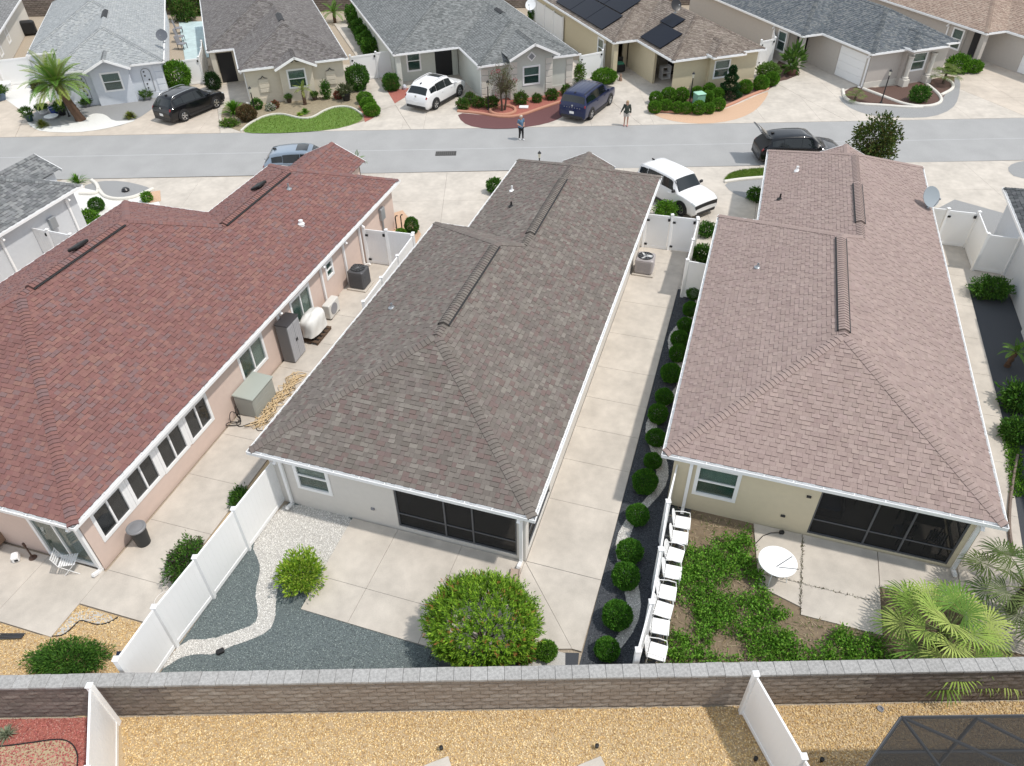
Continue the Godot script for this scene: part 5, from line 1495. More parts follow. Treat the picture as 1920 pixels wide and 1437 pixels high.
func dish(label: String, at: Vector3, aim: Vector3, m, size := .42):
	var t = thing("satellite_dish", label, "satellite dish", at)
	var z = aim.normalized(); var x = Vector3.UP.cross(z).normalized(); var b = Basis(x, z.cross(x) * -1.0, z)
	b = Basis(x, z, x.cross(z))
	var mb := MB.new(); var pr = []
	for k in 7: pr.append(Vector2(max(size * k / 6.0, .001), .12 * size * pow(k / 6.0, 2)))
	var c = Vector3(0, .5, 0)
	mb.lathe(pr, 24, c, b); pr.reverse()
	var pb = []
	for q in pr: pb.append(q - Vector2(0, .012))
	mb.lathe(pb, 24, c, b)
	part("reflector", mb, m, t)
	var ar := MB.new()
	ar.tube([c - b.y * .02, c - b.y * .1, Vector3(0, .3, 0), Vector3(0, -.02, 0)], [.025, .025, .025, .03], 8)
	ar.box(Vector3(0, .0, 0), Vector3(.18, .02, .18))
	part("mast", ar, M.grey_metal, t)
	var lb := MB.new(); var e = c + b.y * size * 1.0 + b.z * size * .35
	lb.tube([c + b.z * size * .95 + b.y * .1, e], [.014, .012], 6); lb.cbox(e, Vector3(.07, .1, .07), .015)
	part("receiver_arm", lb, M.grey_metal, t)
	return t
func roof_pipe(house, at: Vector3, h := .3, m = null, r := .04):
	var mb := MB.new()
	mb.lathe([Vector2(.13, -.04), Vector2(.13, .02), Vector2(r * 1.6, .06), Vector2(r, .12), Vector2(r, h), Vector2(r * .7, h), Vector2(r * .7, h - .05), Vector2(.001, h - .05)], 12)
	part("vent_pipe", mb, m if m != null else M.grey_metal, house, Transform3D(Basis(), at))
func roof_y(W: float, x: float) -> float: return EAVE + SLOPE * x

# ---- walls and fences ----
func block_wall(label: String, x0: float, x1: float, zf: float, courses: int, near_: bool):
	var t = thing("block_wall", label, "wall", Vector3(0, 0, zf))
	rng.seed = 91
	var bw = .45; var bh = .18
	var split = func(mb: MB, o: Vector3, w: float, sd: float):
		var g = []
		for j in 3:
			var row = []
			for i in 4:
				var e = 0.0 if i == 0 or i == 3 or j == 0 or j == 2 else 1.0
				row.append(o + Vector3(lerpf(.004, w - .004, i / 3.0), lerpf(.004, bh - .004, j / 2.0), (.012 + rng.randf() * .024) * (.35 + .65 * e)))
			g.append(row)
		for j in 2:
			for i in 3: mb.quad(g[j][i], g[j][i + 1], g[j + 1][i + 1], g[j + 1][i])
		for i in 3:
			mb.quad(g[2][i], g[2][i + 1], g[2][i + 1] * Vector3(1, 1, 0) + o * Vector3(0, 0, 1) - Vector3(0, 0, .02), g[2][i] * Vector3(1, 1, 0) + o * Vector3(0, 0, 1) - Vector3(0, 0, .02))
			mb.quad(g[0][i + 1], g[0][i], g[0][i] * Vector3(1, 1, 0) - Vector3(0, 0, .02), g[0][i + 1] * Vector3(1, 1, 0) - Vector3(0, 0, .02))
		for e in [0, 3]:
			for j in 2: mb.quad(g[j][e], g[j + 1][e], g[j + 1][e] * Vector3(1, 1, 0) - Vector3(0, 0, .02), g[j][e] * Vector3(1, 1, 0) - Vector3(0, 0, .02))
	var core := MB.new(); core.span(x0, -.05, -.22, x1, courses * bh, -.012); part("wall_core", core, M.block_mortar, t)
	var shapes = []; var tones = []
	for k in 6:
		var mb := MB.new(); split.call(mb, Vector3.ZERO, bw, k); shapes.append(mb.mesh())
		tones.append(mat(lin([.255, .265, .27, .25, .26, .295][k], [.213, .223, .23, .208, .215, .255][k], [.178, .188, .196, .173, .178, .218][k]), .95, M.t_stone, 1.2))
	var spots = []
	for r in courses:
		var x = x0 + (bw * .5 if r % 2 else 0.0)
		while x + bw <= x1 + .01:
			spots.append(Vector3(x, r * bh, 0)); x += bw
	if near_: spots.sort_custom(func(a, b): return abs(a.x + bw * .5) < abs(b.x + bw * .5))
	var rest := MB.new()
	for k in spots.size():
		if near_ and k < 300: part("block", shapes[rng.randi() % 6], tones[rng.randi() % 6], t, Transform3D(Basis(), spots[k]))
		else:
			var f = rng.randf_range(.8, 1.15); rest.col = Color(.24, .2, .172) * f; split.call(rest, spots[k], bw, 0.0)
	stuff(part("block_field", rest, M.block_far, t))
	if near_:
		var cs = []
		for k in 4:
			var mb := MB.new(); mb.cbox(Vector3(.2, .04, -.115), Vector3(.394, .08, .34), .008); cs.append(mb.mesh())
		var cm = []
		for k in 4: cm.append(mat(lin(.325 + .014 * k, .318 + .014 * k, .308 + .014 * k), .9, M.t_stone, .9))
		var x = x0
		while x < x1 - .1:
			part("cap_stone", cs[0], cm[rng.randi() % 4], t, Transform3D(Basis(Vector3.UP, rng.randf_range(-.008, .008)), Vector3(x, courses * bh + .002, rng.randf_range(-.006, .006)))); x += .4
	return t
func walls_and_fences():
	M.block_mortar = mat(lin(.2, .17, .145), .95, M.t_stone, 1.0)
	M.block_far = vmat(.95, M.t_stone, .8)
	block_wall("long grey brown block wall with flat cap stones behind the back yards", -17.1, 17.1, -8.76, 8, true)
	block_wall("distant brown block wall behind the far houses", -60, 40, -76.5, 9, false)
	fence("vinyl_fence", "white vinyl fence between the teal gravel yard and the pink house path", [Vector2(-7.3, -15.75), Vector2(-7.98, -13.75), Vector2(-8.55, -12.1), Vector2(-9.1, -10.6), Vector2(-9.5, -9.2)])
	fence("vinyl_fence", "white vinyl fence behind the row of white wire chairs", [Vector2(4.98, -15.4), Vector2(4.38, -13.75), Vector2(3.9, -12.1), Vector2(3.4, -10.5), Vector2(2.88, -9.2)])
	fence("vinyl_fence", "white vinyl fence beside the red mulch below the block wall", [Vector2(-9.85, -8.55), Vector2(-9.12, -6.7), Vector2(-8.4, -4.9)])
	fence("vinyl_fence", "white vinyl fence between tan gravel and the dark screen enclosure", [Vector2(5.5, -8.55), Vector2(6.02, -6.7), Vector2(6.6, -4.9)])
	var lp = func(o, t, x, z):
		var p = o + Basis(Vector3.UP, t) * Vector3(x, 0, z); return Vector2(p.x, p.z)
	var c = func(x, z): return lp.call(CEN_AT, CEN_TURN, x, z)
	var r = func(x, z): return lp.call(RED_AT, RED_TURN, x, z)
	var g = func(x, z): return lp.call(RGT_AT, RGT_TURN, x, z)
	fence("gate_fence", "white gate between the pink wall and the grey roof, dark latch on top", [r.call(-.25, -18.3), r.call(.85, -18.35), r.call(2.15, -18.4)], [0])
	fence("vinyl_fence", "white fence running along the grey roofed house beside the small white gate", [r.call(2.2, -18.2), r.call(2.25, -16.4), r.call(2.3, -14.6), r.call(2.35, -12.8)])
	fence("gate_fence", "white double gate across the concrete path near the pale air conditioner", [c.call(-.25, -19.45), c.call(.95, -19.52), c.call(2.1, -19.58)], [0, 1])
	fence("vinyl_fence", "white fence turning the corner between the double gate and clipped hedge", [c.call(2.14, -19.4), c.call(2.14, -17.5), c.call(2.12, -15.7), c.call(3.2, -15.62)])
	fence("gate_fence", "white gate and angled fence beside the grey satellite dish", [g.call(.1, -20.25), g.call(1.0, -20.3), g.call(2.3, -20.35), g.call(2.36, -18.25), g.call(3.6, -18.2)], [1])
	fence("gate_fence", "white gate between the grey roofed neighbour and the red roof", [Vector2(-22.43, -31.01), Vector2(-21.19, -30.53), Vector2(-19.92, -30.05)], [0])
	# across the street
	fence("vinyl_fence", "white fence left of the pale grey roofed house", [Vector2(-39.5, -55.6), Vector2(-37.2, -56.4), Vector2(-35.2, -57.2), Vector2(-33.6, -57.7)])
	fence("gate_fence", "white gate behind the black car", [Vector2(-23.9, -55.6), Vector2(-22.35, -56.3), Vector2(-22.85, -58.6), Vector2(-23.4, -60.4)], [0])
	fence("gate_fence", "white gate at the end of the narrow path by the clipped hedges", [Vector2(-11.3, -56.0), Vector2(-9.55, -56.75), Vector2(-8.1, -57.25)], [0])
	fence("vinyl_fence", "long white board fence beside the dark leafy hedge", [Vector2(-8.35, -57.5), Vector2(-9.05, -59.7), Vector2(-9.75, -61.9), Vector2(-10.45, -64.1), Vector2(-11.15, -66.3), Vector2(-11.85, -68.5), Vector2(-12.6, -70.7), Vector2(-13.3, -72.9)])
	fence("gate_fence", "white gate between the grey gabled house and the solar panel house", [Vector2(5.3, -55.3), Vector2(7.0, -56.2), Vector2(7.3, -57.6)], [0])
	fence("vinyl_fence", "white fence behind the pale satellite dish", [Vector2(4.7, -65.2), Vector2(4.05, -67.2), Vector2(3.4, -69.2), Vector2(2.75, -71.2), Vector2(2.1, -73.2)])
	fence("gate_fence", "white gate between the solar panel house and the slate roofed house", [Vector2(19.0, -58.0), Vector2(20.2, -58.6), Vector2(20.6, -60.4)], [0])
	fence("vinyl_fence", "white fence glimpsed above the slate roofed house", [Vector2(36.61, -63.06), Vector2(38.65, -64.14)], [])

# ---- vehicles and people ----
func paint(c: Color, metal := .35) -> StandardMaterial3D:
	var m = mat(c, .28, null, 1.0, metal)
	m.metallic_specular = .35; m.clearcoat_enabled = true; m.clearcoat = .6; m.clearcoat_roughness = .03
	return m
func vehicles_and_people():
	var white = paint(lin(.78, .78, .79), 0.0); var black = paint(lin(.004, .0045, .007), 0.0); var blue = paint(lin(.012, .02, .07), .2); var steel = paint(lin(.27, .33, .4), .5)
	make_car("parked_car", "black sport utility car on the driveway by the green rounded bush", Vector3(-21.37, .02, -50.32), deg_to_rad(59.7), {L = 4.75, W = 1.9, H = 1.68, base = 2.75, paint = black, rails = true})
	make_car("parked_car", "white sport utility car with dark sunroof under the porch roof", Vector3(-4.85, .02, -51.78), deg_to_rad(59.5), {L = 4.95, W = 1.93, H = 1.7, base = 2.9, paint = white, sunroof = [5.6, 6.6], rails = true, rail_m = white})
	make_car("parked_car", "boxy dark blue sport utility car with ribbed roof beside plum gravel", Vector3(5.4, .02, -49.5), deg_to_rad(59.7), {L = 5.0, W = 1.95, H = 1.75, base = 2.95, paint = blue, boxy = true, ribs = true, letters = true, rails = true, rail_m = M.trim_black})
	make_car("parked_car", "white sport utility car seen from the front beside the double gate", Vector3(8.75, .02, -35.95), deg_to_rad(-56), {L = 4.45, W = 1.85, H = 1.66, base = 2.64, paint = white, mirror_m = M.trim_black, boxy = true})
	make_car("parked_car", "black car on the street with its tailgate swung open", Vector3(16.75, 0, -41.1), deg_to_rad(.5), {L = 4.8, W = 1.9, H = 1.62, base = 2.8, paint = black, open = true})
	make_car("parked_car", "silver blue car on the street behind the red roof gable", Vector3(-11.5, 0, -40.25), deg_to_rad(4), {L = 4.6, W = 1.85, H = 1.58, base = 2.7, paint = steel, sunroof = [5.5, 6.7]})
	var skin_m = mat(lin(.5, .3, .22), .55)
	var J = {pelvis = Vector3(0, .9, 0), chest = Vector3(0, 1.2, .0), neck = Vector3(0, 1.4, .0), head = Vector3(0, 1.52, .02), hip_l = Vector3(.09, .86, 0), hip_r = Vector3(-.09, .86, 0), kn_l = Vector3(.1, .47, .05), kn_r = Vector3(-.08, .47, -.02), an_l = Vector3(.1, .09, .08), an_r = Vector3(-.09, .09, -.1), sh_l = Vector3(.17, 1.34, 0), sh_r = Vector3(-.17, 1.34, 0), el_l = Vector3(.25, 1.1, -.02), el_r = Vector3(-.25, 1.1, -.03), wr_l = Vector3(.1, 1.02, .2), wr_r = Vector3(-.11, 1.0, .2)}
	make_person("person in a blue top and black trousers standing on the road", Vector3(0.83, 0, -44.65) + Vector3(0, .0, 0), .5, {joints = J, skin_m = skin_m, hair_m = mat(lin(.55, .48, .4), .8), top_m = mat(lin(.09, .17, .27), .85), leg_m = mat(lin(.012, .012, .014), .85), shoe_m = mat(lin(.75, .75, .75), .6), sleeve = .6, leg_cover = 1.0}).scale = Vector3.ONE * .92
	var K = J.duplicate()
	K.el_l = Vector3(.24, 1.09, -.04); K.wr_l = Vector3(.27, .86, .04); K.el_r = Vector3(-.27, 1.1, .02); K.wr_r = Vector3(-.38, .9, .1); K.kn_r = Vector3(-.1, .47, .02); K.an_r = Vector3(-.11, .09, -.02); K.an_l = Vector3(.1, .09, .03); K.kn_l = Vector3(.1, .47, .03)
	make_person("person in a dark green jacket and pale shorts on the driveway", Vector3(7.57, 0, -46.6) + Vector3(0, .02, 0), -.15, {joints = K, skin_m = skin_m, hair_m = mat(lin(.4, .29, .17), .8), long_hair = true, top_m = mat(lin(.04, .05, .04), .9), leg_m = mat(lin(.5, .46, .42), .85), shoe_m = mat(lin(.5, .22, .2), .7), sleeve = 1.0, leg_cover = .45}).scale = Vector3.ONE * .96

const NTH := ["first", "second", "third", "fourth", "fifth", "sixth", "seventh", "eighth", "ninth", "tenth", "eleventh", "twelfth", "thirteenth", "fourteenth", "fifteenth", "sixteenth"]
# ---- gardens ----
func at0(v: Vector3) -> Vector3: return Vector3(v.x, .0, v.z)
func gardens():
	var deep = [Color(0.048, 0.132, 0.0205), Color(0.072, 0.174, 0.0274), Color(0.102, 0.21, 0.0342), Color(0.048, 0.108, 0.0251)]
	var fresh = [Color(0.084, 0.204, 0.0228), Color(0.12, 0.264, 0.0285), Color(0.156, 0.3, 0.0342), Color(0.072, 0.168, 0.0228)]
	var lime = [Color(0.22, 0.363, 0.0313), Color(0.286, 0.418, 0.0418), Color(0.165, 0.308, 0.0313), Color(0.352, 0.44, 0.0732)]
	var lush = [Color(0.132, 0.308, 0.0366), Color(0.176, 0.363, 0.0522), Color(0.099, 0.242, 0.0313), Color(0.22, 0.396, 0.0627)]
	var olive = [Color(.1, .11, .035), Color(.13, .14, .05), Color(.08, .1, .03)]
	var rust = [Color(.13, .08, .045), Color(.1, .09, .04), Color(.16, .1, .05)]
	var palm_g = [Color(.13, .24, .045), Color(.2, .32, .06), Color(.27, .38, .08), Color(.36, .43, .12)]
	# clipped balls of the hedge between the houses; three shapes, each plant a copy
	var balls = []
	for k in 3:
		balls.append(shrub("ball_shrub", "clipped green ball shrub in the hedge between the grey and tan houses", "shrub", Vector3.ZERO, 2600, Vector3(.4, .38, .4), .055, .03, [Color(.05, .16, .018), Color(.075, .21, .024), Color(.11, .26, .03), Color(.04, .11, .018)], 100 + k, "clipped hedge balls along the side path", .06, .72))
	var spots = [Vector3(7.95, 0.36, -26.79), Vector3(7.54, 0.36, -25.51), Vector3(7.14, 0.36, -24.45), Vector3(6.71, 0.36, -23.44), Vector3(6.47, 0.36, -22.48), Vector3(5.99, 0.36, -21.29), Vector3(5.52, 0.36, -20.03), Vector3(5.12, 0.36, -19.04), Vector3(4.87, 0.36, -17.92), Vector3(4.61, 0.36, -16.88), Vector3(4.18, 0.36, -15.83), Vector3(3.77, 0.36, -14.56), Vector3(3.35, 0.36, -13.21), Vector3(3.11, 0.36, -12.3), Vector3(2.72, 0.36, -11.07), Vector3(2.36, 0.36, -10.15)]
	var sizes = [.95, .9, .95, 1.05, 1.0, 1.15, .95, 1.0, .95, .85, 1.15, 1.0, 1.12, 1.12, 1.15, .95]
	for k in spots.size():
		var o = balls[k] if k < 3 else copy(balls[k % 3])
		o.set_meta("label", NTH[15 - k] + " clipped ball shrub from the block wall in the hedge beside the path")
		o.position = at0(spots[k]); o.scale = Vector3(1, 1.0 + .12 * sin(k * 2.0), 1) * sizes[k] * .84; o.rotation.y = k * 1.3
	# ball shrubs in front of the solar panel house
	var fb = shrub("ball_shrub", "clipped green ball shrub in the double row near the green utility box", "shrub", at0(Vector3(9.76, 0.3, -48.79)), 900, Vector3(.41, .37, .41), .085, .05, fresh, 120, "ball shrubs in front of the solar panel house", .05, .72)
	var fs = [Vector3(10.54, 0.3, -49.04), Vector3(11.26, 0.3, -48.71), Vector3(11.8, 0.3, -48.59), Vector3(12.58, 0.3, -48.45), Vector3(13.3, 0.3, -48.52), Vector3(14.02, 0.3, -49.07), Vector3(10.1, 0.3, -50.47), Vector3(11.03, 0.3, -50.84), Vector3(11.92, 0.3, -50.9), Vector3(13.11, 0.3, -51.58), Vector3(14.06, 0.3, -52.07), Vector3(13.64, 0.3, -50.61), Vector3(14.44, 0.3, -51.09)]
	fb.set_meta("label", "first clipped ball shrub from the open garage drive, in the row along terracotta edging")
	for k in fs.size(): copy(fb, (NTH[k + 1] + " clipped ball shrub from the open garage drive, in the row along terracotta edging") if k < 6 else (NTH[k - 6] + " clipped ball shrub from the open garage, in the row along the wall"), at0(fs[k]), k * .9, [1.0, .95, .95, 1.1, .9, 1.05, 1.05, 1.2, 1.15, .95, 1.0, 1.0, 1.0][k])
	copy(fb, "round green shrub beside the dark conifer", at0(Vector3(16.6, 0.3, -52.26)), 2.0, 1.15)
	copy(fb, "round green shrub at the driveway end of the solar panel house bed", at0(Vector3(17.87, 0.3, -52.86)), 1.0, 1.25)
	copy(fb, "low round green shrub next to the white gate by the slate house", at0(Vector3(18.86, 0.3, -53.71)), .4, 1.2)
	var cf = thing("conifer_shrub", "dark upright conifer shrub in front of the arched bay window", "shrub", Vector3(15.29, 0, -51.39))
	rng.seed = 4
	var cm := MB.new()
	for k in 5200:
		var y = pow(rng.randf(), 1.3); var rr = (.12 + (1 - y) * .75) * (.8 + .25 * sin(y * 23)) * lerpf(.6, 1, sqrt(rng.randf())); var a = rng.randf() * TAU
		cm.col = [Color(.02, .06, .025), Color(.03, .08, .03), Color(.045, .095, .035)][rng.randi() % 3] * rng.randf_range(.8, 1.2)
		var d = (Vector3(cos(a), .5, sin(a)) + rdir() * .5).normalized(); var nn = rdir(); nn = (nn - d * nn.dot(d)).normalized()
		cm.leaf(Vector3(cos(a) * rr, .1 + y * 2.0, sin(a) * rr), d, nn, .13, .06)
	part("foliage", cm, M.leaf, cf); part("trunk", twigs(1, Vector3(.1, .8, .1), .05, 9), M.bark, cf)
	# big bush in the centre yard, upright sprigs with rusty tips
	var bb = thing("bottlebrush_bush", "large rounded bush with upright sprigs and rusty tips beside the patio", "bush", Vector3(-.88, 0, -10.55))
	rng.seed = 12
	var bm := MB.new()
	var ln = FastNoiseLite.new(); ln.seed = 3; ln.frequency = 1.2
	for k in 3600:
		var d = rdir(); if d.y < -.55: continue
		var rr = (1.0 + ln.get_noise_3dv(d * 1.5) * .16) * lerpf(.72, 1.0, sqrt(rng.randf()))
		var p = Vector3(d.x * 1.33, .92 + d.y * .95, d.z * 1.12) * Vector3(rr, 1, rr); p.y = .92 + d.y * .95 * rr
		var ax = (Vector3(d.x, .9 + max(d.y, 0), d.z) + rdir() * .35).normalized()
		var sl = rng.randf_range(.2, .38)
		var tip = rng.randf() < .06
		for j in 11:
			var f = j / 10.0
			var e = rdir(); e = (e - ax * e.dot(ax)).normalized()
			var ld = (ax * .9 + e * .75).normalized(); var nn = (e + rdir() * .3); nn = (nn - ld * nn.dot(ld)).normalized()
			bm.col = (Color(.32, .15, .05) if tip and f > .6 else [Color(.13, .26, .02), Color(.19, .34, .03), Color(.26, .4, .04), Color(.08, .16, .02)][rng.randi() % 4]) * rng.randf_range(.8, 1.2)
			bm.leaf(p + ax * sl * f, ld, nn, .11, .028)
	part("foliage", bm, M.leaf, bb); part("stem", twigs(16, Vector3(1.2, .8, 1.0), .03, 13), M.bark, bb)
	shrub("low_shrub", "small green ball shrub tucked right of the large sprigged bush", "shrub", at0(Vector3(0.78, 0.2, -10.16)), 1500, Vector3(.27, .23, .27), .05, .026, fresh, 131, "", .1, .6)
	shrub("low_shrub", "low rusty leaved shrub at the foot of the large sprigged bush", "shrub", at0(Vector3(0.22, 0.25, -10.08)), 900, Vector3(.3, .26, .26), .07, .025, fresh + [Color(.22, .1, .04)], 132, "", .2, .4)
	shrub("leafy_shrub", "bright lime green leafy bush on the white gravel", "bush", at0(Vector3(-6.06, 0.1, -12.49)), 2600, Vector3(.62, .55, .6), .12, .042, lime, 133, "", .3, .3, .6)
	# along the pink house path
	shrub("leafy_shrub", "green shrub with purplish new leaves pressed against the white fence", "shrub", at0(Vector3(-9.53, 0.2, -13.04)), 2600, Vector3(.5, .42, .75), .09, .035, deep + [Color(.09, .06, .06)], 134, "", .3, .4)
	shrub("leafy_shrub", "small straggly green shrub by the white fence post near the house corner", "shrub", at0(Vector3(-8.77, 0.1, -15.62)), 700, Vector3(.25, .22, .45), .09, .035, deep, 135, "", .3, .3)
	shrub("leafy_shrub", "flat dark green juniper sprawling over tan gravel behind the block wall", "shrub", at0(Vector3(-11.71, 0.15, -10.15)), 3200, Vector3(1.0, .26, .5), .1, .028, deep, 136, "", .25, .4)
	rosette("grass_clump", "silvery green grass clump on red mulch below the block wall", "plant", Vector3(-12.44, 0, -8.3), 110, .35, .018, [Color(.2, .24, .16), Color(.26, .29, .2)], 137)
	shrub("ball_shrub", "tall clipped round shrub on pinkish gravel by the pink wall", "shrub", at0(Vector3(-4.85, 0.3, -33.03)), 1500, Vector3(.33, .42, .33), .075, .04, deep, 138, "", .05, .7)
	shrub("ball_shrub", "low clipped shrub behind the small white gate", "shrub", at0(Vector3(-5.33, 0.25, -32.44)), 900, Vector3(.27, .27, .27), .07, .04, fresh, 139, "", .05, .7)
	shrub("leafy_shrub", "dark shrub peeking out beside the front corner of the grey roof", "shrub", at0(Vector3(-0.77, 0.3, -37.36)), 700, Vector3(.4, .4, .4), .1, .05, deep, 140)
	feather_palm("small_palm", "small drooping palm behind the red roof gable", at0(Vector3(-8.4, 0.5, -39.26)), 1.1, Vector3.ZERO, 16, .65, fresh, 141, .07)
	shrub("leafy_shrub", "bright green bush between the white car and the double gate", "bush", at0(Vector3(7.98, 0.3, -34.19)), 1500, Vector3(.55, .42, .5), .1, .05, fresh, 142, "", .25, .4)
	shrub("leafy_shrub", "green leafy shrub in dark gravel just behind the double gate corner", "shrub", at0(Vector3(9.65, 0.3, -32.24)), 900, Vector3(.4, .34, .4), .11, .05, deep, 143, "", .3, .4)
	shrub("leafy_shrub", "dark shrub in gravel between the white corner fence and tan roof", "shrub", at0(Vector3(8.94, 0.3, -29.92)), 1100, Vector3(.42, .36, .5), .1, .05, deep, 144, "", .3, .4)
	shrub("leafy_shrub", "dark shrub with a white flower in gravel beside the tan roofed house", "shrub", at0(Vector3(13.05, 0.3, -35.92)), 900, Vector3(.42, .34, .4), .11, .05, deep, 145, "", .3, .4)
	leafy_tree("magnolia_tree", "tall broadleaf tree rising behind the tan roof peak", at0(Vector3(19.76, 0, -38.24)), .95, Vector3(1.2, 1.3, 1.15), 130, 34, .17, .085, [Color(.04, .07, .018), Color(.06, .1, .025), Color(.09, .13, .03), Color(.1, .09, .03)], 146)
	# by the grey roofed neighbour on the left
	rosette("spiky_plant", "spiky green plant inside white edging next to the grey neighbour roof", "plant", Vector3(-24.34, 0, -39.4) + Vector3(0, .05, 0), 90, .75, .05, fresh, 147)
	shrub("ball_shrub", "round dark green shrub standing in white gravel by the grey neighbour", "shrub", at0(Vector3(-21.84, 0.3, -36.09)), 1100, Vector3(.38, .34, .38), .075, .04, deep, 148, "", .06, .7)
	shrub("leafy_shrub", "lime green shrub between the grey neighbour wall and the red roof", "shrub", at0(Vector3(-21.6, 0.3, -34.6)), 1100, Vector3(.5, .36, .45), .11, .05, fresh, 149, "", .2, .4)
	shrub("leafy_shrub", "small green shrub on the tip of the pebble island", "shrub", at0(Vector3(-19.56, 0.2, -37.08)), 500, Vector3(.28, .25, .28), .1, .05, fresh, 150, "", .2, .4)
	var rk := MB.new(); rk.lathe([Vector2(.001, 0), Vector2(.2, 0), Vector2(.22, .1), Vector2(.12, .2), Vector2(.001, .21)], 9); solo("garden_rock", rk, M.black_metal, "dark round rock on the grey pebble island", "rock", "", Vector3(-21.24, 0, -38.33) + Vector3(0, .02, 0))
	# right edge garden
	shrub("leafy_shrub", "dark wide shrub in the dark gravel below the angled white fence", "shrub", at0(Vector3(20.66, 0.3, -26.52)), 1500, Vector3(.75, .42, .6), .1, .04, deep, 151, "", .3, .4)
	feather_palm("small_palm", "small feather palm in dark gravel beside the tan roofed house", at0(Vector3(18.96, 0, -21.73)), .7, Vector3(.05, 0, 0), 14, .6, fresh, 152, .06)
	shrub("leafy_shrub", "broad leaved bush at the right edge of the dark gravel garden", "shrub", at0(Vector3(18.09, 0.3, -19.44)), 1300, Vector3(.6, .45, .6), .16, .07, deep, 153, "", .3, .4)
	shrub("leafy_shrub", "second broad leaved bush further down the dark gravel garden", "shrub", at0(Vector3(17.13, 0.3, -17.88)), 1000, Vector3(.45, .35, .5), .13, .06, deep, 154, "", .3, .4)
	var vn := MB.new(); rng.seed = 155
	var v0: Vector3 = Vector3(17.28, 0, -18.46); var v1: Vector3 = Vector3(15.94, 0, -15.21)
	for k in 1500:
		var f = rng.randf(); var p = v0.lerp(v1, f) + Vector3(rng.randf_range(-.3, .25), rng.randf() * .12, 0)
		vn.col = fresh[rng.randi() % 4]; var d = (Vector3.UP + rdir()).normalized(); var nn = rdir(); nn = (nn - d * nn.dot(d)).normalized(); vn.leaf(p, d, nn, .1, .05)
	stuff(solo("ground_cover", vn, M.leaf, "bright green ground cover creeping along the concrete path edge", "ground cover"))
	fan_palm("fan_palm", "large yellow green fan palm leaning over the block wall", Vector3(11.0, 0, -10.15), .8, 30, 1.2, palm_g, 160, 1.0)
	fan_palm("fan_palm", "darker fan palm at the corner of the tan roofed house porch", Vector3(13.5, 0, -11.2), 1.1, 22, 1.1, [Color(.07, .12, .03), Color(.1, .15, .04), Color(.13, .17, .06)], 161, 1.0)
	# overgrown yard
	var wd := MB.new(); rng.seed = 170
	var yard = P2([5, -13.39, 5.89, -13.96, 7.03, -14.04, 7, -12.42, 7.09, -11.37, 7.97, -10.91, 9.64, -10.36, 10.05, -9.68, 3.81, -9.79, 4.38, -11.68])
	var wn = FastNoiseLite.new(); wn.seed = 8; wn.frequency = .55; wn.fractal_octaves = 2
	for k in 3200:
		var p = Vector2(rng.randf_range(3.2, 10.5), rng.randf_range(-14.2, -9.15))
		if not Geometry2D.is_point_in_polygon(p, yard) or wn.get_noise_2d(p.x, p.y) < -.24 + rng.randf() * .14: continue
		var hgt = rng.randf_range(.1, .5); var tone = [fresh, fresh, lush][rng.randi() % 3]
		for j in 22:
			var f = rng.randf(); var d = (rdir() + Vector3(0, .8, 0)).normalized(); var nn = rdir(); nn = (nn - d * nn.dot(d)).normalized()
			wd.col = tone[rng.randi() % 4] * rng.randf_range(.8, 1.25)
			wd.leaf(Vector3(p.x, 0, p.y) + Vector3(rng.randf_range(-.12, .12), hgt * f, rng.randf_range(-.12, .12)), d, nn, rng.randf_range(.06, .1), .045)
	stuff(solo("weeds", wd, M.leaf, "mass of leafy green weeds overgrowing the bare yard", "weeds"))
	var dg := MB.new()
	for k in 5200:
		var p = Vector2(rng.randf_range(3.2, 10.5), rng.randf_range(-15.0, -9.15))
		var q = Basis(Vector3.UP, RGT_TURN).inverse() * (Vector3(p.x, 0, p.y) - RGT_AT)
		if q.z < -.3 or p.x < 2.95 + (-9.08 - p.y) * .34 + .1: continue
		if q.x > -6.1 and q.z < 2.5: continue
		dg.col = [Color(.38, .3, .19), Color(.3, .23, .14), Color(.12, .16, .05), Color(.46, .38, .26)][rng.randi() % 4]
		var d = (rdir() * Vector3(1, .25, 1) + Vector3(0, .22, 0)).normalized(); var nn = Vector3.UP; nn = (nn - d * nn.dot(d)).normalized()
		dg.leaf(Vector3(p.x, .01, p.y), d, nn, rng.randf_range(.08, .24), .02)
	stuff(solo("dry_grass", dg, M.leaf, "dry straw and thin grass lying on the bare yard soil", "grass"))
	# far side of the street
	feather_palm("date_palm", "date palm with a leaning brown trunk in white gravel", at0(Vector3(-28.46, 0, -49.21)), 2.3, Vector3(-.75, 0, -.1), 50, 2.25, [Color(.09, .2, .035), Color(.13, .26, .045), Color(.19, .3, .06), Color(.26, .32, .08)], 180, .25)
	shrub("leafy_shrub", "bright green rounded bush behind the black car", "bush", at0(Vector3(-23.83, 0.3, -55.26)), 2600, Vector3(.92, .95, .9), .15, .08, fresh, 181, "", .1, .55)
	rosette("spiky_plant", "yellow green spiky clump on grey gravel near the black car", "plant", Vector3(-25.24, 0, -49.44) + Vector3(0, .03, 0), 260, .6, .04, [Color(.13, .17, .03), Color(.18, .21, .04), Color(.22, .22, .06)], 182)
	rosette("spiky_plant", "yellow green spiky clump at the rim of the white gravel", "plant", Vector3(-30.54, 0, -48.18) + Vector3(0, .03, 0), 240, .6, .04, [Color(.13, .17, .03), Color(.18, .21, .04), Color(.22, .22, .06)], 183)
	shrub("leafy_shrub", "small grey green shrub beside the white gravel entry", "shrub", at0(Vector3(-34.06, 0.2, -55.29)), 600, Vector3(.5, .35, .5), .1, .06, olive, 184)
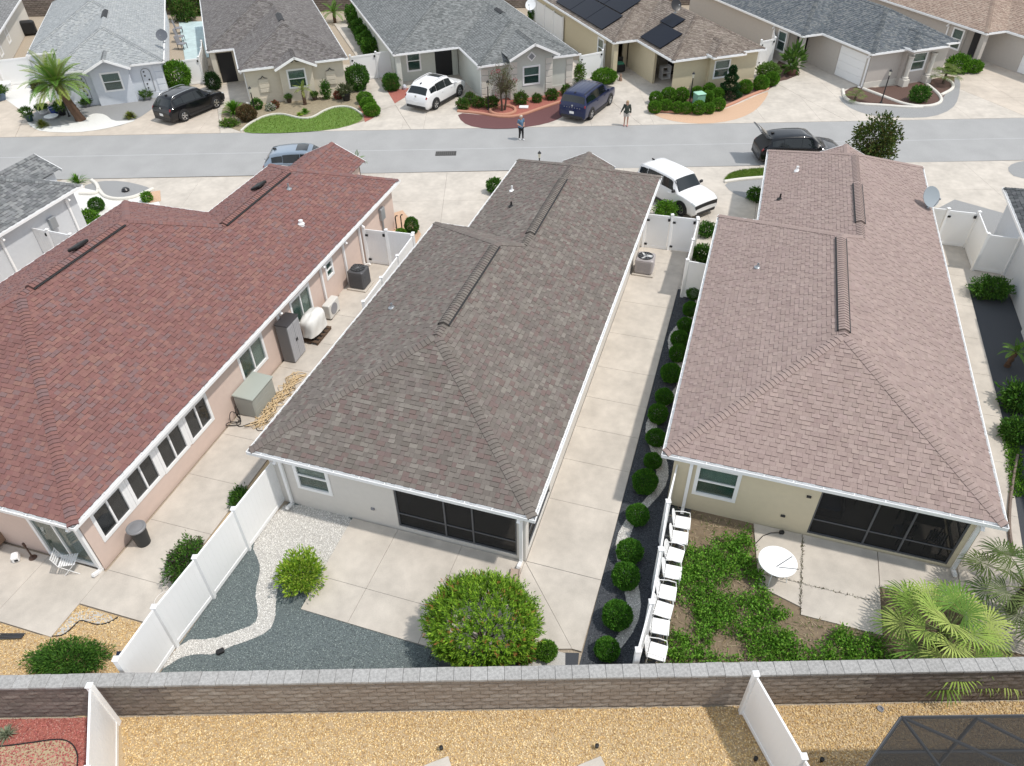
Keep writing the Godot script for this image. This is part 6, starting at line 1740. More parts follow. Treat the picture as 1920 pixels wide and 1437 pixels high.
	rosette("spiky_plant", "large spiky green plant beside the cream house driveway", "plant", Vector3(-18.33, 0, -49.79) + Vector3(0, .03, 0), 240, 1.15, .07, fresh, 185, "", .8)
	shrub("leafy_shrub", "rust brown bush between the spiky plant and a lamp post", "shrub", at0(Vector3(-17.16, 0.3, -48.64)), 1300, Vector3(.62, .5, .55), .1, .05, rust, 186, "", .15, .5)
	shrub("leafy_shrub", "low olive shrub at the tip of the cream house bed", "shrub", at0(Vector3(-18.11, 0.1, -47.72)), 700, Vector3(.6, .22, .4), .1, .05, olive + fresh, 187, "", .3, .3)
	feather_palm("small_palm", "small yellowish palm below the cream house window", at0(Vector3(-13.94, 0, -51.39)), 1.0, Vector3.ZERO, 14, .75, [Color(.25, .3, .06), Color(.3, .34, .1), Color(.2, .27, .05)], 188, .08)
	rosette("spiky_plant", "low green clump at the foot of the small yellowish palm", "plant", Vector3(-13.61, 0, -49.76) + Vector3(0, .03, 0), 130, .45, .05, fresh, 189)
	rosette("spiky_plant", "tiny lime clump by the lawn edging", "plant", Vector3(-13.87, 0, -49.29) + Vector3(0, .03, 0), 90, .35, .04, lime, 190)
	shrub("leafy_shrub", "upright dark shrub against the cream house wall", "shrub", at0(Vector3(-12.63, 0, -52.47)), 420, Vector3(.32, .62, .32), .15, .07, deep, 191, "", .3, .2, .6)
	shrub("leafy_shrub", "white flowering shrub in the cream house bed", "shrub", at0(Vector3(-16.08, 0, -50.48)), 380, Vector3(.3, .22, .3), .09, .06, [Color(.6, .58, .55), Color(.1, .15, .05)], 192)
	shrub("leafy_shrub", "red leaved shrub in the cream house bed", "shrub", at0(Vector3(-15.85, 0, -50.87)), 260, Vector3(.26, .24, .26), .09, .06, [Color(.25, .07, .05), Color(.12, .12, .05)], 193)
	shrub("leafy_shrub", "small red leaved shrub near the dark planter", "shrub", at0(Vector3(-11.8, 0, -52.43)), 300, Vector3(.3, .28, .26), .09, .06, [Color(.28, .07, .06), Color(.14, .1, .05)], 194)
	shrub("leafy_shrub", "green shrub with white ornament near the lamp post of the cream house", "shrub", at0(Vector3(-17.05, 0, -50.72)), 400, Vector3(.35, .35, .3), .11, .06, deep, 195)
	var hb = shrub("leafy_shrub", "tall dark rounded bush at the corner of the cream house", "bush", at0(Vector3(-10.66, 0.2, -54.31)), 2400, Vector3(.82, .85, .8), .11, .06, deep, 196, "", .12, .6)
	for q in [[Vector3(-9.79, 0.3, -51.47), "clipped shrub nearest the cream wall in the row by the narrow path", .95], [Vector3(-9.41, 0.3, -50.32), "middle clipped shrub of the row by the narrow path", .95], [Vector3(-9, 0.3, -49.11), "clipped shrub nearest the street in the row by the narrow path", 1.0]]:
		shrub("ball_shrub", q[1], "shrub", at0(q[0]), 1100, Vector3(.56, .4, .46) * q[2], .09, .05, fresh, 200 + int(q[2] * 100), "clipped shrubs by the narrow path", .1, .6)
	shrub("leafy_shrub", "dark bush in red mulch beside the white gate and porch column", "bush", at0(Vector3(-8.24, 0.3, -53.99)), 1600, Vector3(.6, .6, .55), .1, .06, deep, 203, "", .15, .5)
	var hd_i = 0
	for q in [Vector3(-13.7, 0.5, -72.5), Vector3(-13.01, 0.5, -69.81), Vector3(-12.36, 0.5, -67.61), Vector3(-11.77, 0.5, -65.67), Vector3(-11.24, 0.5, -63.82), Vector3(-10.7, 0.5, -62.06)]:
		hd_i += 1
		shrub("hedge_shrub", NTH[6 - hd_i] + " dark hedge shrub from the white gate along the long board fence", "shrub", at0(q), 900, Vector3(.75, .7, .8), .16, .09, deep + fresh.slice(0, 1), 210 + hd_i, "hedge along the white board fence", .2, .5)
	feather_palm("small_palm", "small palm at the back corner of the charcoal roof", at0(Vector3(-15.51, 0, -72.48)), .8, Vector3.ZERO, 18, 1.3, fresh, 217, .1)
	leafy_tree("flowering_tree", "sparse flowering tree with pink blossoms in front of the gabled house", at0(Vector3(-0.29, 0, -49.71)), .95, Vector3(.95, 1.1, .9), 90, 30, .085, .035, [Color(.1, .12, .05), Color(.14, .15, .07), Color(.16, .12, .08), Color(.08, .1, .04)], 220, 3, [Color(.4, .06, .1), 14])
	var sp = [[Vector3(-2.98, 0.2, -50.08), .85], [Vector3(-2.55, 0.2, -51.19), 1.0], [Vector3(-1.95, 0.2, -50.44), .95], [Vector3(-1.08, 0.2, -50.19), 1.1], [Vector3(0.96, 0.2, -50.91), 1.1], [Vector3(2.06, 0.2, -51.16), .8], [Vector3(3.11, 0.2, -51.64), 1.0], [Vector3(4.2, 0.2, -52.44), 1.0]]
	var lb = shrub("low_shrub", "first small dark shrub from the white car in the red lava mulch", "shrub", at0(sp[0][0]), 650, Vector3(.42, .34, .42), .1, .05, deep + rust.slice(0, 1), 221, "dark shrubs in the red lava mulch", .25, .4)
	for k in range(1, 8): copy(lb, NTH[k] + " small dark shrub from the white car in the red lava mulch", at0(sp[k][0]), k * 1.1, sp[k][1])
	shrub("leafy_shrub", "slim green shrub at the right corner of the gabled house", "shrub", at0(Vector3(5.24, 0.2, -54.74)), 700, Vector3(.35, .7, .35), .16, .05, fresh + olive, 229, "", .3, .3, .6)
	shrub("leafy_shrub", "wide low green bush in front of the solar panel house porch", "bush", at0(Vector3(7.06, 0.3, -54.79)), 1800, Vector3(.9, .5, .7), .1, .06, fresh, 230, "", .1, .6)
	shrub("leafy_shrub", "pair of pale green bushes at the mailbox corner of the slate house drive", "bush", at0(Vector3(19.04, 0.3, -55.33)), 1300, Vector3(.8, .5, .7), .13, .06, [Color(.14, .24, .05), Color(.18, .28, .08), Color(.1, .18, .03)], 231, "", .2, .5)
	fan_palm("small_fan_palm", "small fan palm in mulch at the white edged tip", at0(Vector3(23.56, 0, -50.25)), .4, 16, .55, [Color(.1, .15, .04), Color(.15, .19, .06)], 232)
	shrub("leafy_shrub", "round dark green bush in the middle of the white edged mulch bed", "bush", at0(Vector3(27.76, 0.2, -49.98)), 1100, Vector3(.6, .5, .55), .14, .07, deep, 233, "", .2, .5)
	fan_palm("small_fan_palm", "small fan palm beside the slate house corner", at0(Vector3(30.97, 0, -53.31)), .75, 20, .75, [Color(.12, .18, .04), Color(.16, .21, .06)], 234)
	shrub("leafy_shrub", "bright green shrub between the slate house and the tan porch", "shrub", at0(Vector3(33.05, 0.3, -55.78)), 1500, Vector3(.85, .6, .7), .15, .08, fresh, 235, "", .2, .5)
	shrub("leafy_shrub", "rounded green shrub by the tan house driveway", "shrub", at0(Vector3(34.19, 0.3, -55.72)), 1100, Vector3(.65, .42, .55), .1, .06, fresh, 236, "", .1, .6)
	for q in [[Vector3(-29.6, 0.4, -73.96), "olive leaved shrub behind the pale blue patio"], [Vector3(-29.18, 0.4, -76.21), "brownish shrub behind the pale blue patio, next to the charcoal roof"], [Vector3(-31.34, 0.4, -76.95), "green shrub behind the pale blue patio, next to the pale grey roof"]]:
		shrub("leafy_shrub", q[1], "shrub", at0(q[0]), 900, Vector3(1.1, .9, .9), .2, .09, olive + deep, 240 + int(abs(q[0].x * 10)), "", .3, .4)
	shrub("leafy_shrub", "dark shrub in the nook beside the black porch screen", "shrub", at0(Vector3(-21.24, 0.3, -54.9)), 900, Vector3(.5, .6, .5), .12, .06, [Color(.02, .05, .015), Color(.03, .06, .02)], 244)
	shrub("leafy_shrub", "small shrub below the satellite dish of the gabled house", "shrub", at0(Vector3(2.66, 0.3, -72.24)), 600, Vector3(.6, .5, .6), .14, .07, deep, 245)

# ---- things standing about ----
func yard_things():
	yard_front(); yard_back()
func ac_unit(label: String, at: Vector3, turn: float, case_m, fan_m, w := .78, h := .82):
	var t = thing("air_conditioner", label, "air conditioner", at, turn)
	var pd := MB.new(); pd.cbox(Vector3(0, .04, 0), Vector3(w + .16, .08, w + .16), .015); part("pad", pd, M.conc, t)
	var cs := MB.new(); cs.cbox(Vector3(0, .08 + h * .5, 0), Vector3(w, h, w), .05); part("case", cs, case_m, t)
	for s in 4:
		var lv := MB.new()
		for k in 9: lv.box(Vector3(0, .16 + k * h * .09, w * .5 + .006), Vector3(w * .82, .02, .014))
		part("louvre", lv, case_m, t, Transform3D(Basis(Vector3.UP, s * PI / 2), Vector3.ZERO))
	var ft := MB.new(); ft.lathe([Vector2(w * .43, .08 + h + .002), Vector2(w * .43, .08 + h + .03), Vector2(w * .4, .08 + h + .03), Vector2(w * .4, .08 + h + .004), Vector2(.001, .08 + h + .004)], 28); part("fan_well", ft, M.black, t)
	for k in 3:
		var bl := MB.new(); bl.box(Vector3(w * .2, .08 + h + .012, 0), Vector3(w * .34, .006, w * .2), Basis(Vector3.RIGHT, .3)); part("fan_blade", bl, fan_m, t, Transform3D(Basis(Vector3.UP, k * TAU / 3), Vector3.ZERO))
	var gr := MB.new()
	for k in 5: 
		var pr = w * .08 * (k + 1); gr.lathe([Vector2(pr, .08 + h + .036), Vector2(pr + .006, .08 + h + .036)], 24)
	for k in 6: gr.box(Vector3(0, .08 + h + .036, 0), Vector3(w * .84, .006, .008), Basis(Vector3.UP, k * PI / 6))
	part("grille", gr, M.grey_metal, t)
	return t
func wire_chair(label: String, at: Vector3, turn: float, group := ""):
	# faces +x
	var t = thing("wire_chair", label, "chair", at, turn, group)
	var m = M.vinyl
	var st := MB.new(); st.cbox(Vector3(.02, .43, 0), Vector3(.46, .025, .47), .012)
	part("seat", st, m, t)
	for q in [Vector3(.22, 0, .2), Vector3(.22, 0, -.2), Vector3(-.2, 0, .2), Vector3(-.2, 0, -.2)]:
		var lg := MB.new(); lg.tube([Vector3(q.x * .95, .42, q.z), Vector3(q.x * 1.05, .05, q.z * 1.02)], [.012, .012], 7); part("leg", lg, m, t)
	var hp := MB.new(); var pts = []; var rad = []
	for k in 21:
		var a = PI * k / 20; pts.append(Vector3(-.22 - .12 * sin(a), .44 + .46 * sin(a), cos(a) * .24)); rad.append(.013)
	hp.tube(pts, rad, 7); part("back_hoop", hp, m, t)
	var ms := MB.new()
	for k in 11:
		var z = lerpf(-.2, .2, k / 10.0); var hh = sqrt(max(1 - pow(z / .24, 2), .02))
		ms.tube([Vector3(-.222, .44, z), Vector3(-.22 - .12 * hh, .44 + .45 * hh, z)], [.006, .006], 5)
	for k in 7:
		var y = .5 + k * .055; var f = (y - .44) / .46; var ww = .235 * sqrt(max(1 - f * f, 0))
		ms.tube([Vector3(-.22 - .12 * f, y, -ww), Vector3(-.22 - .12 * f, y, ww)], [.006, .006], 5)
	part("back_mesh", ms, m, t)
	for z in [-.245, .245]:
		var am := MB.new(); am.tube([Vector3(-.25, .62, z * .9), Vector3(-.02, .65, z), Vector3(.19, .63, z), Vector3(.23, .43, z * .95)], [.013, .013, .013, .013], 7); part("armrest", am, m, t)
	return t
func loc(o: Vector3, turn: float, x: float, y: float, z: float) -> Vector3: return o + Basis(Vector3.UP, turn) * Vector3(x, y, z)
func yard_front():
	# centre and right back yards
	ac_unit("pale grey air conditioner on the concrete path near the double gate", loc(CEN_AT, CEN_TURN, .2, .05, -17.25), CEN_TURN, mat(lin(.4, .37, .37), .5, null, 1, .1), M.white, .8, .72)
	var seats = [Vector3(5.04, 0.43, -14.14), Vector3(4.86, 0.43, -13.59), Vector3(4.61, 0.43, -12.98), Vector3(4.44, 0.43, -12.38), Vector3(4.17, 0.43, -11.72), Vector3(3.97, 0.43, -11.19), Vector3(3.8, 0.43, -10.68), Vector3(3.61, 0.43, -9.97)]
	var ch
	for k in 8:
		var p = at0(seats[k])
		if k == 0: ch = wire_chair("eighth white wire chair from the block wall in the fence row", p, CEN_TURN + .05, "white wire chairs along the fence")
		else: copy(ch, NTH[7 - k] + " white wire chair from the block wall in the fence row", p, CEN_TURN + .08 * sin(k * 2.3))
	var tb = thing("patio_table", "round white patio table with two dark sticks lying on it", "table", at0(Vector3(7.36, 0.72, -12.44)) + Vector3(0, .05, 0))
	var tt := MB.new(); tt.lathe([Vector2(.001, .69), Vector2(.5, .69), Vector2(.53, .7), Vector2(.53, .72), Vector2(.51, .73), Vector2(.04, .728), Vector2(.03, .72), Vector2(.001, .72)], 36); part("table_top", tt, M.vinyl, tb)
	for k in 4:
		var lg := MB.new(); var a = k * PI / 2 + .6; lg.tube([Vector3(cos(a) * .3, .69, sin(a) * .3), Vector3(cos(a) * .4, .0, sin(a) * .4)], [.015, .013], 7); part("leg", lg, M.vinyl, tb)
	for q in [[Vector3(7.26, 0.78, -12.25), Vector3(7.8, 0.78, -12.58), "thin dark stick on the white table pointing at the dark porch screen"], [Vector3(7.33, 0.78, -12.23), Vector3(7.85, 0.78, -12.15), "thin dark stick on the white table pointing at the fan palm"]]:
		var sk := MB.new(); sk.tube([q[0], q[1]], [.012, .012], 6); solo("stick", sk, M.bronze, q[2], "stick", "two sticks on the white table")
	var wr := MB.new(); wr.tube([Vector3(7.19, 0, -13.6) + Vector3(0, .06, 0), Vector3(7.47, 0, -13.87) + Vector3(0, .06, 0), Vector3(7.75, 0, -13.98) + Vector3(0, .06, 0), Vector3(8.01, 0, -13.95) + Vector3(0, .1, 0)], [.012, .012, .012, .012], 6); wr.cbox(Vector3(8.05, 0, -13.95) + Vector3(0, .12, 0), Vector3(.14, .12, .1), .02)
	solo("garden_cable", wr, M.black, "thin black cable with a small box beside the cream wall", "cable")
	# porch furniture behind the screens
	var sf = thing("armchair", "dark armchair with a blue cushion inside the screened porch", "armchair", loc(RGT_AT, RGT_TURN, -3.95, .09, -1.55), RGT_TURN)
	var sb := MB.new(); sb.cbox(Vector3(0, .2, 0), Vector3(.8, .3, .8), .04); sb.cbox(Vector3(0, .5, -.36), Vector3(.8, .6, .12), .04); sb.cbox(Vector3(-.37, .4, 0), Vector3(.1, .4, .8), .03); sb.cbox(Vector3(.37, .4, 0), Vector3(.1, .4, .8), .03); part("frame", sb, M.bronze, sf)
	var sc := MB.new(); sc.cbox(Vector3(0, .42, .04), Vector3(.62, .16, .64), .05); part("cushion", sc, mat(lin(.06, .13, .26), .9), sf)
	for q in [[-2.9, -2.2, "dark side table deep inside the screened porch", .5, .5], [-1.4, -1.5, "dark dining table inside the screened porch beside the fan palm", 1.1, .7]]:
		var dt = thing("porch_table", q[2], "table", loc(RGT_AT, RGT_TURN, q[0], .09, q[1]), RGT_TURN)
		var d1 := MB.new(); d1.cbox(Vector3(0, .7, 0), Vector3(q[3], .04, q[4]), .01); part("table_top", d1, M.bronze, dt)
		for s in [Vector2(1, 1), Vector2(1, -1), Vector2(-1, 1), Vector2(-1, -1)]:
			var d2 := MB.new(); d2.span(s.x * (q[3] * .46) - .02, 0, s.y * (q[4] * .44) - .02, s.x * (q[3] * .46) + .02, .68, s.y * (q[4] * .44) + .02); part("leg", d2, M.bronze, dt)
	for q in [[-1.9, -.95, .3], [-1.0, -.95, -.3]]:
		var dc = thing("porch_chair", "dark slatted porch chair closer to the screen door" if q[0] < -1.5 else "dark slatted porch chair closer to the porch corner", "chair", loc(RGT_AT, RGT_TURN, q[0], .09, q[1]), RGT_TURN + q[2], "slatted chairs on the screened porch")
		var d1 := MB.new(); d1.cbox(Vector3(0, .44, 0), Vector3(.46, .04, .46), .01); part("seat", d1, mat(lin(.3, .32, .36), .8), dc)
		for k in 6:
			var d3 := MB.new(); d3.span(-.2 + k * .07, .48, .2, -.16 + k * .07, .95, .23); part("slat", d3, M.bronze, dc)
		for s in [Vector2(1, 1), Vector2(1, -1), Vector2(-1, 1), Vector2(-1, -1)]:
			var d2 := MB.new(); d2.span(s.x * .2 - .015, 0, s.y * .2 - .015, s.x * .2 + .015, .43, s.y * .2 + .015); part("leg", d2, M.bronze, dc)
	var sl := MB.new(); sl.cbox(Vector3(-7.86, 0, -10.4) + Vector3(0, .06, 0), Vector3(.2, .1, .14), .02, Basis(Vector3.UP, .5)); solo("floodlight", sl, M.black, "small black box light at the bend of the white gravel strip", "light")
	var bs := MB.new(); bs.cbox(Vector3(0, .03, 0), Vector3(.28, .05, .62), .01); bs.span(-.14, .05, -.31, -.11, .1, .31); bs.span(.11, .05, -.31, .14, .1, .31)
	solo("splash_block", bs, mat(lin(.42, .33, .27), .9, M.t_stucco, 1), "tan splash block under the downspout at the porch corner", "splash block", "", loc(CEN_AT, CEN_TURN, -.5, .05, .3), CEN_TURN + .2)
	# bottom strip
	for q in [[Vector3(-1.83, 0, -7.76), "small black landscape light left of centre in tan gravel"], [Vector3(1.86, 0, -7.74), "small black landscape light standing alone in tan gravel near the middle"], [Vector3(5.53, 0, -7.39), "small black landscape light close to the slanted white fence"], [Vector3(7.06, 0, -7.34), "small black landscape light beside the dark screen enclosure"]]:
		var t = thing("landscape_light", q[1], "light", q[0])
		var a := MB.new(); a.lathe([Vector2(.012, 0), Vector2(.012, .1), Vector2(.045, .1), Vector2(.05, .19), Vector2(.001, .2)], 10); part("stake", a, M.black, t)
	for q in [[Vector3(-1.84, 0, -7.23), "pale square paver corner below the left landscape light"], [Vector3(1.76, 0, -7.17), "pale square paver corner below the middle landscape light"]]:
		var t := MB.new(); t.cbox(Vector3(0, .03, 0), Vector3(.6, .06, .6), .008); solo("paver", t, M.conc_white, q[1], "paver", "", q[0], .35)
	var vp := MB.new(); vp.lathe([Vector2(.08, 0), Vector2(.08, .06), Vector2(.05, .06), Vector2(.05, .03), Vector2(.001, .03)], 14); solo("drain_pipe_cap", vp, M.grey_plastic, "round grey pipe cap in tan gravel at the foot of the block wall", "pipe cap", "", Vector3(8.93, 0, -8.56))
	var bt := MB.new(); edging(bt, smooth(P2([16.79, -16.98, 16.05, -15.88, 15.37, -14.79, 14.87, -13.86, 14.55, -13]), 2, false), .09, .1, .05)
	solo("landscape_timber", bt, mat(lin(.22, .17, .14), .9, M.t_mulch, 1.0), "curved brown landscape timber along the right house path", "timber")
	var lp := MB.new(); lp.tube([Vector3(14.07, 0, -13.18) + Vector3(0, .09, 0), Vector3(14.55, 0, -13.01) + Vector3(0, .09, 0)], [.04, .04], 8)
	solo("loose_pipe", lp, mat(lin(.25, .22, .19), .7), "short grey brown pipe lying on the path beside the porch corner", "pipe")
	var jw := MB.new(); rng.seed = 305
	for k in 420:
		var q = loc(RGT_AT, RGT_TURN, -4.62 + rng.randf_range(-.03, .03), .045, rng.randf_range(-.3, 2.4)) if k < 280 else loc(RGT_AT, RGT_TURN, rng.randf_range(-5.6, -2.6), .045, 1.46 + rng.randf_range(-.02, .02))
		jw.col = [Color(.07, .06, .035), Color(.1, .12, .04), Color(.14, .1, .07)][rng.randi() % 3]
		var d = (Vector3.UP + rdir()).normalized(); var nn = rdir(); nn = (nn - d * nn.dot(d)).normalized(); jw.leaf(q, d, nn, rng.randf_range(.03, .09), .02)
	stuff(solo("joint_weeds", jw, M.leaf, "dark weeds growing in the patio joints near the round white table", "weeds"))
	# screened pool enclosure
	var cg = thing("screen_enclosure", "dark framed screened pool enclosure in tan gravel below the block wall", "enclosure")
	var beam = func(p: Vector3, q: Vector3, called: String):
		var mb := MB.new(); var z = (q - p).normalized(); var x = Vector3.UP.cross(z).normalized() if abs(z.y) < .9 else Vector3.RIGHT
		mb.cbox((p + q) * .5, Vector3(.05, .07, p.distance_to(q) + .04), .008, Basis(x, z.cross(x), z)); part(called, mb, M.bronze_lt, cg)
	var c0 := Vector3(8.02, 2.6, -7.15); var c1 := Vector3(18.0, 2.6, -7.1); var c2 := Vector3(4.9, 2.6, -4.4); var c3 := Vector3(18.0, 2.6, -2.5)
	beam.call(c0, c1, "beam"); beam.call(c0, c2, "beam"); beam.call(c2, Vector3(4.9, 2.6, -2.5), "beam"); beam.call(Vector3(8.05, 2.6, -7.1), Vector3(8.75, 2.6, -5.0), "beam"); beam.call(Vector3(8.1, 2.6, -7.12), Vector3(11.8, 2.6, -5.0), "beam"); beam.call(Vector3(9.6, 2.6, -7.1), Vector3(12.6, 2.6, -5.0), "beam")
	beam.call(Vector3(8.75, 2.6, -5.0), c3 + Vector3(0, 0, -2.5), "beam")
	for p in [c0, c1, c2, Vector3(9.6, 2.6, -7.12), Vector3(12.8, 2.6, -7.12), Vector3(6.4, 2.6, -5.72)]: beam.call(Vector3(p.x, 0, p.z), p - Vector3(0, .05, 0), "post")
	beam.call(Vector3(c0.x, .95, c0.z), Vector3(c1.x, .95, c1.z), "rail"); beam.call(Vector3(c0.x, .95, c0.z), Vector3(c2.x, .95, c2.z), "rail")
	var rs := MB.new(); rs.slab(PackedVector2Array([Vector2(8.02, -7.15), Vector2(18, -7.1), Vector2(18, -2.5), Vector2(4.9, -2.5), Vector2(4.9, -4.4)]), 2.64, 2.636); part("roof_screen", rs, M.cage_screen, cg)
	for e in [[c0, c1], [c2, c0]]:
		var ss := MB.new(); var z = (e[1] - e[0]).normalized(); ss.box((e[0] + e[1]) * .5 - Vector3(0, 1.3, 0), Vector3(.004, 2.5, e[0].distance_to(e[1]) - .1), Basis(Vector3.UP.cross(z), Vector3.UP, z)); part("wall_screen", ss, M.cage_screen, cg)
	var dk := MB.new(); dk.slab(PackedVector2Array([Vector2(8.3, -6.7), Vector2(18, -6.7), Vector2(18, -2.5), Vector2(5.6, -2.5), Vector2(5.6, -4.3)]), .06, 0.0); part("deck", dk, M.conc, cg)
	# roof dishes
	dish("grey satellite dish on the eave of the pinkish tan roof", loc(RGT_AT, RGT_TURN, -.35, EAVE + SLOPE * .35, -18.5), Vector3(.3, .55, .8), mat(lin(.3, .34, .37), .5), .46)
	dish("dark grey satellite dish on the pale grey roof", Vector3(-24.46, 2.9, -56.21), Vector3(.1, .5, .8), mat(lin(.12, .13, .15), .5), .4)
	dish("white satellite dish at the roof edge of the gabled grey house", Vector3(1.99, 2.8, -63.32), Vector3(-.3, .5, .8), M.vinyl, .42)
	dish("small black satellite dish on the tan brown roof above the solar panels", Vector3(11.99, 4.2, -56.52), Vector3(.3, .5, .8), M.black_metal, .4)
func yard_back():
	# beside and behind the pink house
	var rl = func(x, y, z): return loc(RED_AT, RED_TURN, x, y, z)
	ac_unit("dark grey air conditioner beside the pink wall near the white gate", rl.call(.3, .05, -16.3), RED_TURN, mat(lin(.09, .09, .095), .6), M.black_metal, .74, .86)
	var ms = thing("heat_pump", "white wall side heat pump box next to the covered grill", "heat pump", rl.call(.1, .05, -13.95), RED_TURN)
	var b1 := MB.new(); b1.cbox(Vector3(0, .38, 0), Vector3(.34, .66, .86), .03); part("case", b1, mat(lin(.66, .64, .6), .5), ms)
	var b2 := MB.new(); b2.lathe([Vector2(.25, .172), Vector2(.25, .19), Vector2(.22, .19), Vector2(.001, .176)], 24, Vector3(0, .4, .06), Basis(Vector3.BACK, -PI / 2)); part("fan_grille", b2, M.grey_plastic, ms)
	var b3 := MB.new(); b3.span(-.15, 0, -.36, .15, .06, -.3); b3.span(-.15, 0, .3, .15, .06, .36); part("foot", b3, M.black, ms)
	var gl = thing("covered_grill", "grill under a white cover standing on a dark pallet", "grill", rl.call(.15, .05, -12.4), RED_TURN)
	var cv := MB.new(); var rings = []
	for k in 7:
		var y = [.32, .45, .62, .8, .95, 1.08, 1.12][k]; var sc = [1.02, 1.0, .98, 1.04, 1.0, .86, .5][k]; var row = []
		for j in 29:
			var a = TAU * j / 28; var q = Vector2(cos(a), sin(a)); q = q / pow(pow(abs(q.x), 4) + pow(abs(q.y), 4), .25)
			var f = sc * (1 + .04 * sin(a * 7 + k * 1.3)); row.append(Vector3(q.x * .33 * f, y + .02 * sin(a * 3 + k), q.y * .6 * f))
		rings.append(row)
	loft_mesh(cv, rings)
	for j in 28: cv.tri(rings[6][j + 1], rings[6][j], Vector3(0, 1.14, 0))
	part("cover", cv, mat(lin(.75, .74, .71), .7), gl)
	var pt := MB.new()
	for k in 5: pt.span(-.4, .1, -.6 + k * .26, .4, .13, -.45 + k * .26)
	for x in [-.36, 0, .33]: pt.span(x, .0, -.6, x + .05, .1, .6)
	part("pallet", pt, mat(lin(.11, .07, .045), .9), gl)
	var lg := MB.new(); for q in [Vector2(.2, .4), Vector2(-.2, .4), Vector2(.2, -.4), Vector2(-.2, -.4)]: lg.span(q.x - .02, .13, q.y - .02, q.x + .02, .4, q.y + .02)
	part("leg", lg, M.black, gl)
	var cb = thing("storage_cabinet", "tall grey plastic storage cabinet with two doors against the pink wall", "cabinet", rl.call(-.02, .05, -10.95), RED_TURN)
	var k1 := MB.new(); k1.cbox(Vector3(0, .88, 0), Vector3(.5, 1.7, .86), .02); part("body", k1, mat(lin(.17, .17, .175), .6), cb)
	for s in [-1, 1]:
		var k2 := MB.new(); k2.cbox(Vector3(.255, .86, s * .21), Vector3(.03, 1.6, .405), .008)
		for j in 3: k2.span(.268, .12, s * .21 - .15 + j * .11, .276, 1.6, s * .21 - .1 + j * .11)
		part("door", k2, mat(lin(.4, .4, .42), .5), cb)
		var k3 := MB.new(); k3.cbox(Vector3(.29, .9, s * .04), Vector3(.03, .14, .03), .006); part("handle", k3, M.black, cb)
	var k4 := MB.new(); k4.cbox(Vector3(.01, 1.755, 0), Vector3(.56, .05, .9), .015); part("lid", k4, mat(lin(.045, .042, .045), .6), cb)
	var db = thing("deck_box", "large grey green deck box with a sloping lid beside tangled rope", "storage box", rl.call(.1, .05, -8.0), RED_TURN)
	var d1 := MB.new(); d1.cbox(Vector3(0, .42, 0), Vector3(.78, .82, 1.35), .03)
	for k in 3: d1.span(.388, .12 + k * .22, -.62, .396, .3 + k * .22, .62)
	part("body", d1, mat(lin(.36, .37, .34), .7), db)
	var d2 := MB.new(); d2.cbox(Vector3(.01, .89, 0), Vector3(.84, .07, 1.41), .02, Basis(Vector3.BACK, -.06)); part("lid", d2, mat(lin(.38, .41, .37), .7), db)
	# rope and hose
	rng.seed = 301
	var rp := MB.new(); var pts = []; var rad = []
	for k in 150:
		var f = k / 149.0
		pts.append(rl.call(.72 + .38 * sin(k * 1.7) * (.6 + .4 * sin(k * .31)), .07 + .03 * (k % 4), lerpf(-9.9, -6.9, f) + .3 * cos(k * 2.1))); rad.append(.02)
	rp.tube(pts, rad, 5); solo("rope_heap", rp, mat(lin(.66, .5, .3), .9), "heap of tan rope lying along the deck box", "rope")
	var hs := MB.new(); pts = []; rad = []
	for k in 60:
		var a = k * .33
		pts.append(rl.call(-.15 + .2 * cos(a) * (.5 + k * .012), .09 + .5 * max(0, sin(a)) * (1.0 if k < 40 else .3), -7.1 + .25 * sin(a * .5) + k * .004)); rad.append(.014)
	for k in 12: pts.append(rl.call(-.1 + k * .1, .07, -6.9 + .15 * sin(k * .8))); rad.append(.014)
	hs.tube(pts, rad, 5); solo("garden_hose", hs, M.black, "black hose coiled against the end of the deck box", "hose")
	var tc = thing("trash_can", "dark round trash can with a grey lid below the porch windows", "trash can", rl.call(.12, .05, -1.5), 0.0)
	var t1 := MB.new(); t1.lathe([Vector2(.001, 0), Vector2(.2, 0), Vector2(.25, .68), Vector2(.27, .69), Vector2(.27, .71)], 24); part("body", t1, mat(lin(.03, .032, .034), .6), tc)
	var t2 := MB.new(); t2.lathe([Vector2(.285, .69), Vector2(.285, .73), Vector2(.25, .755), Vector2(.2, .745), Vector2(.08, .775), Vector2(.001, .78)], 24); part("lid", t2, mat(lin(.22, .22, .23), .5), tc)
	var fc = thing("folding_chair", "white slatted folding chair by the glass door of the pink house", "chair", at0(Vector3(-12.94, 0.2, -13.11)) + Vector3(0, .05, 0), RED_TURN + .45)
	for z in [-.2, .2]:
		for q in [[Vector3(-.2, .0, z), Vector3(.2, .44, z)], [Vector3(.22, 0, z), Vector3(-.22, .44, z), Vector3(-.3, .82, z)]]:
			var f1 := MB.new(); var rr = []
			for i in q.size(): rr.append(.012)
			f1.tube(q, rr, 6); part("leg", f1, M.vinyl, fc)
	for k in 7:
		var f2 := MB.new(); f2.cbox(Vector3(-.2 + k * .068, .445, 0), Vector3(.05, .014, .42), .004); part("slat", f2, M.vinyl, fc)
	for k in 4:
		var f3 := MB.new(); f3.cbox(Vector3(-.245 - k * .017, .55 + k * .08, 0), Vector3(.016, .06, .42), .004); part("back_slat", f3, M.vinyl, fc)
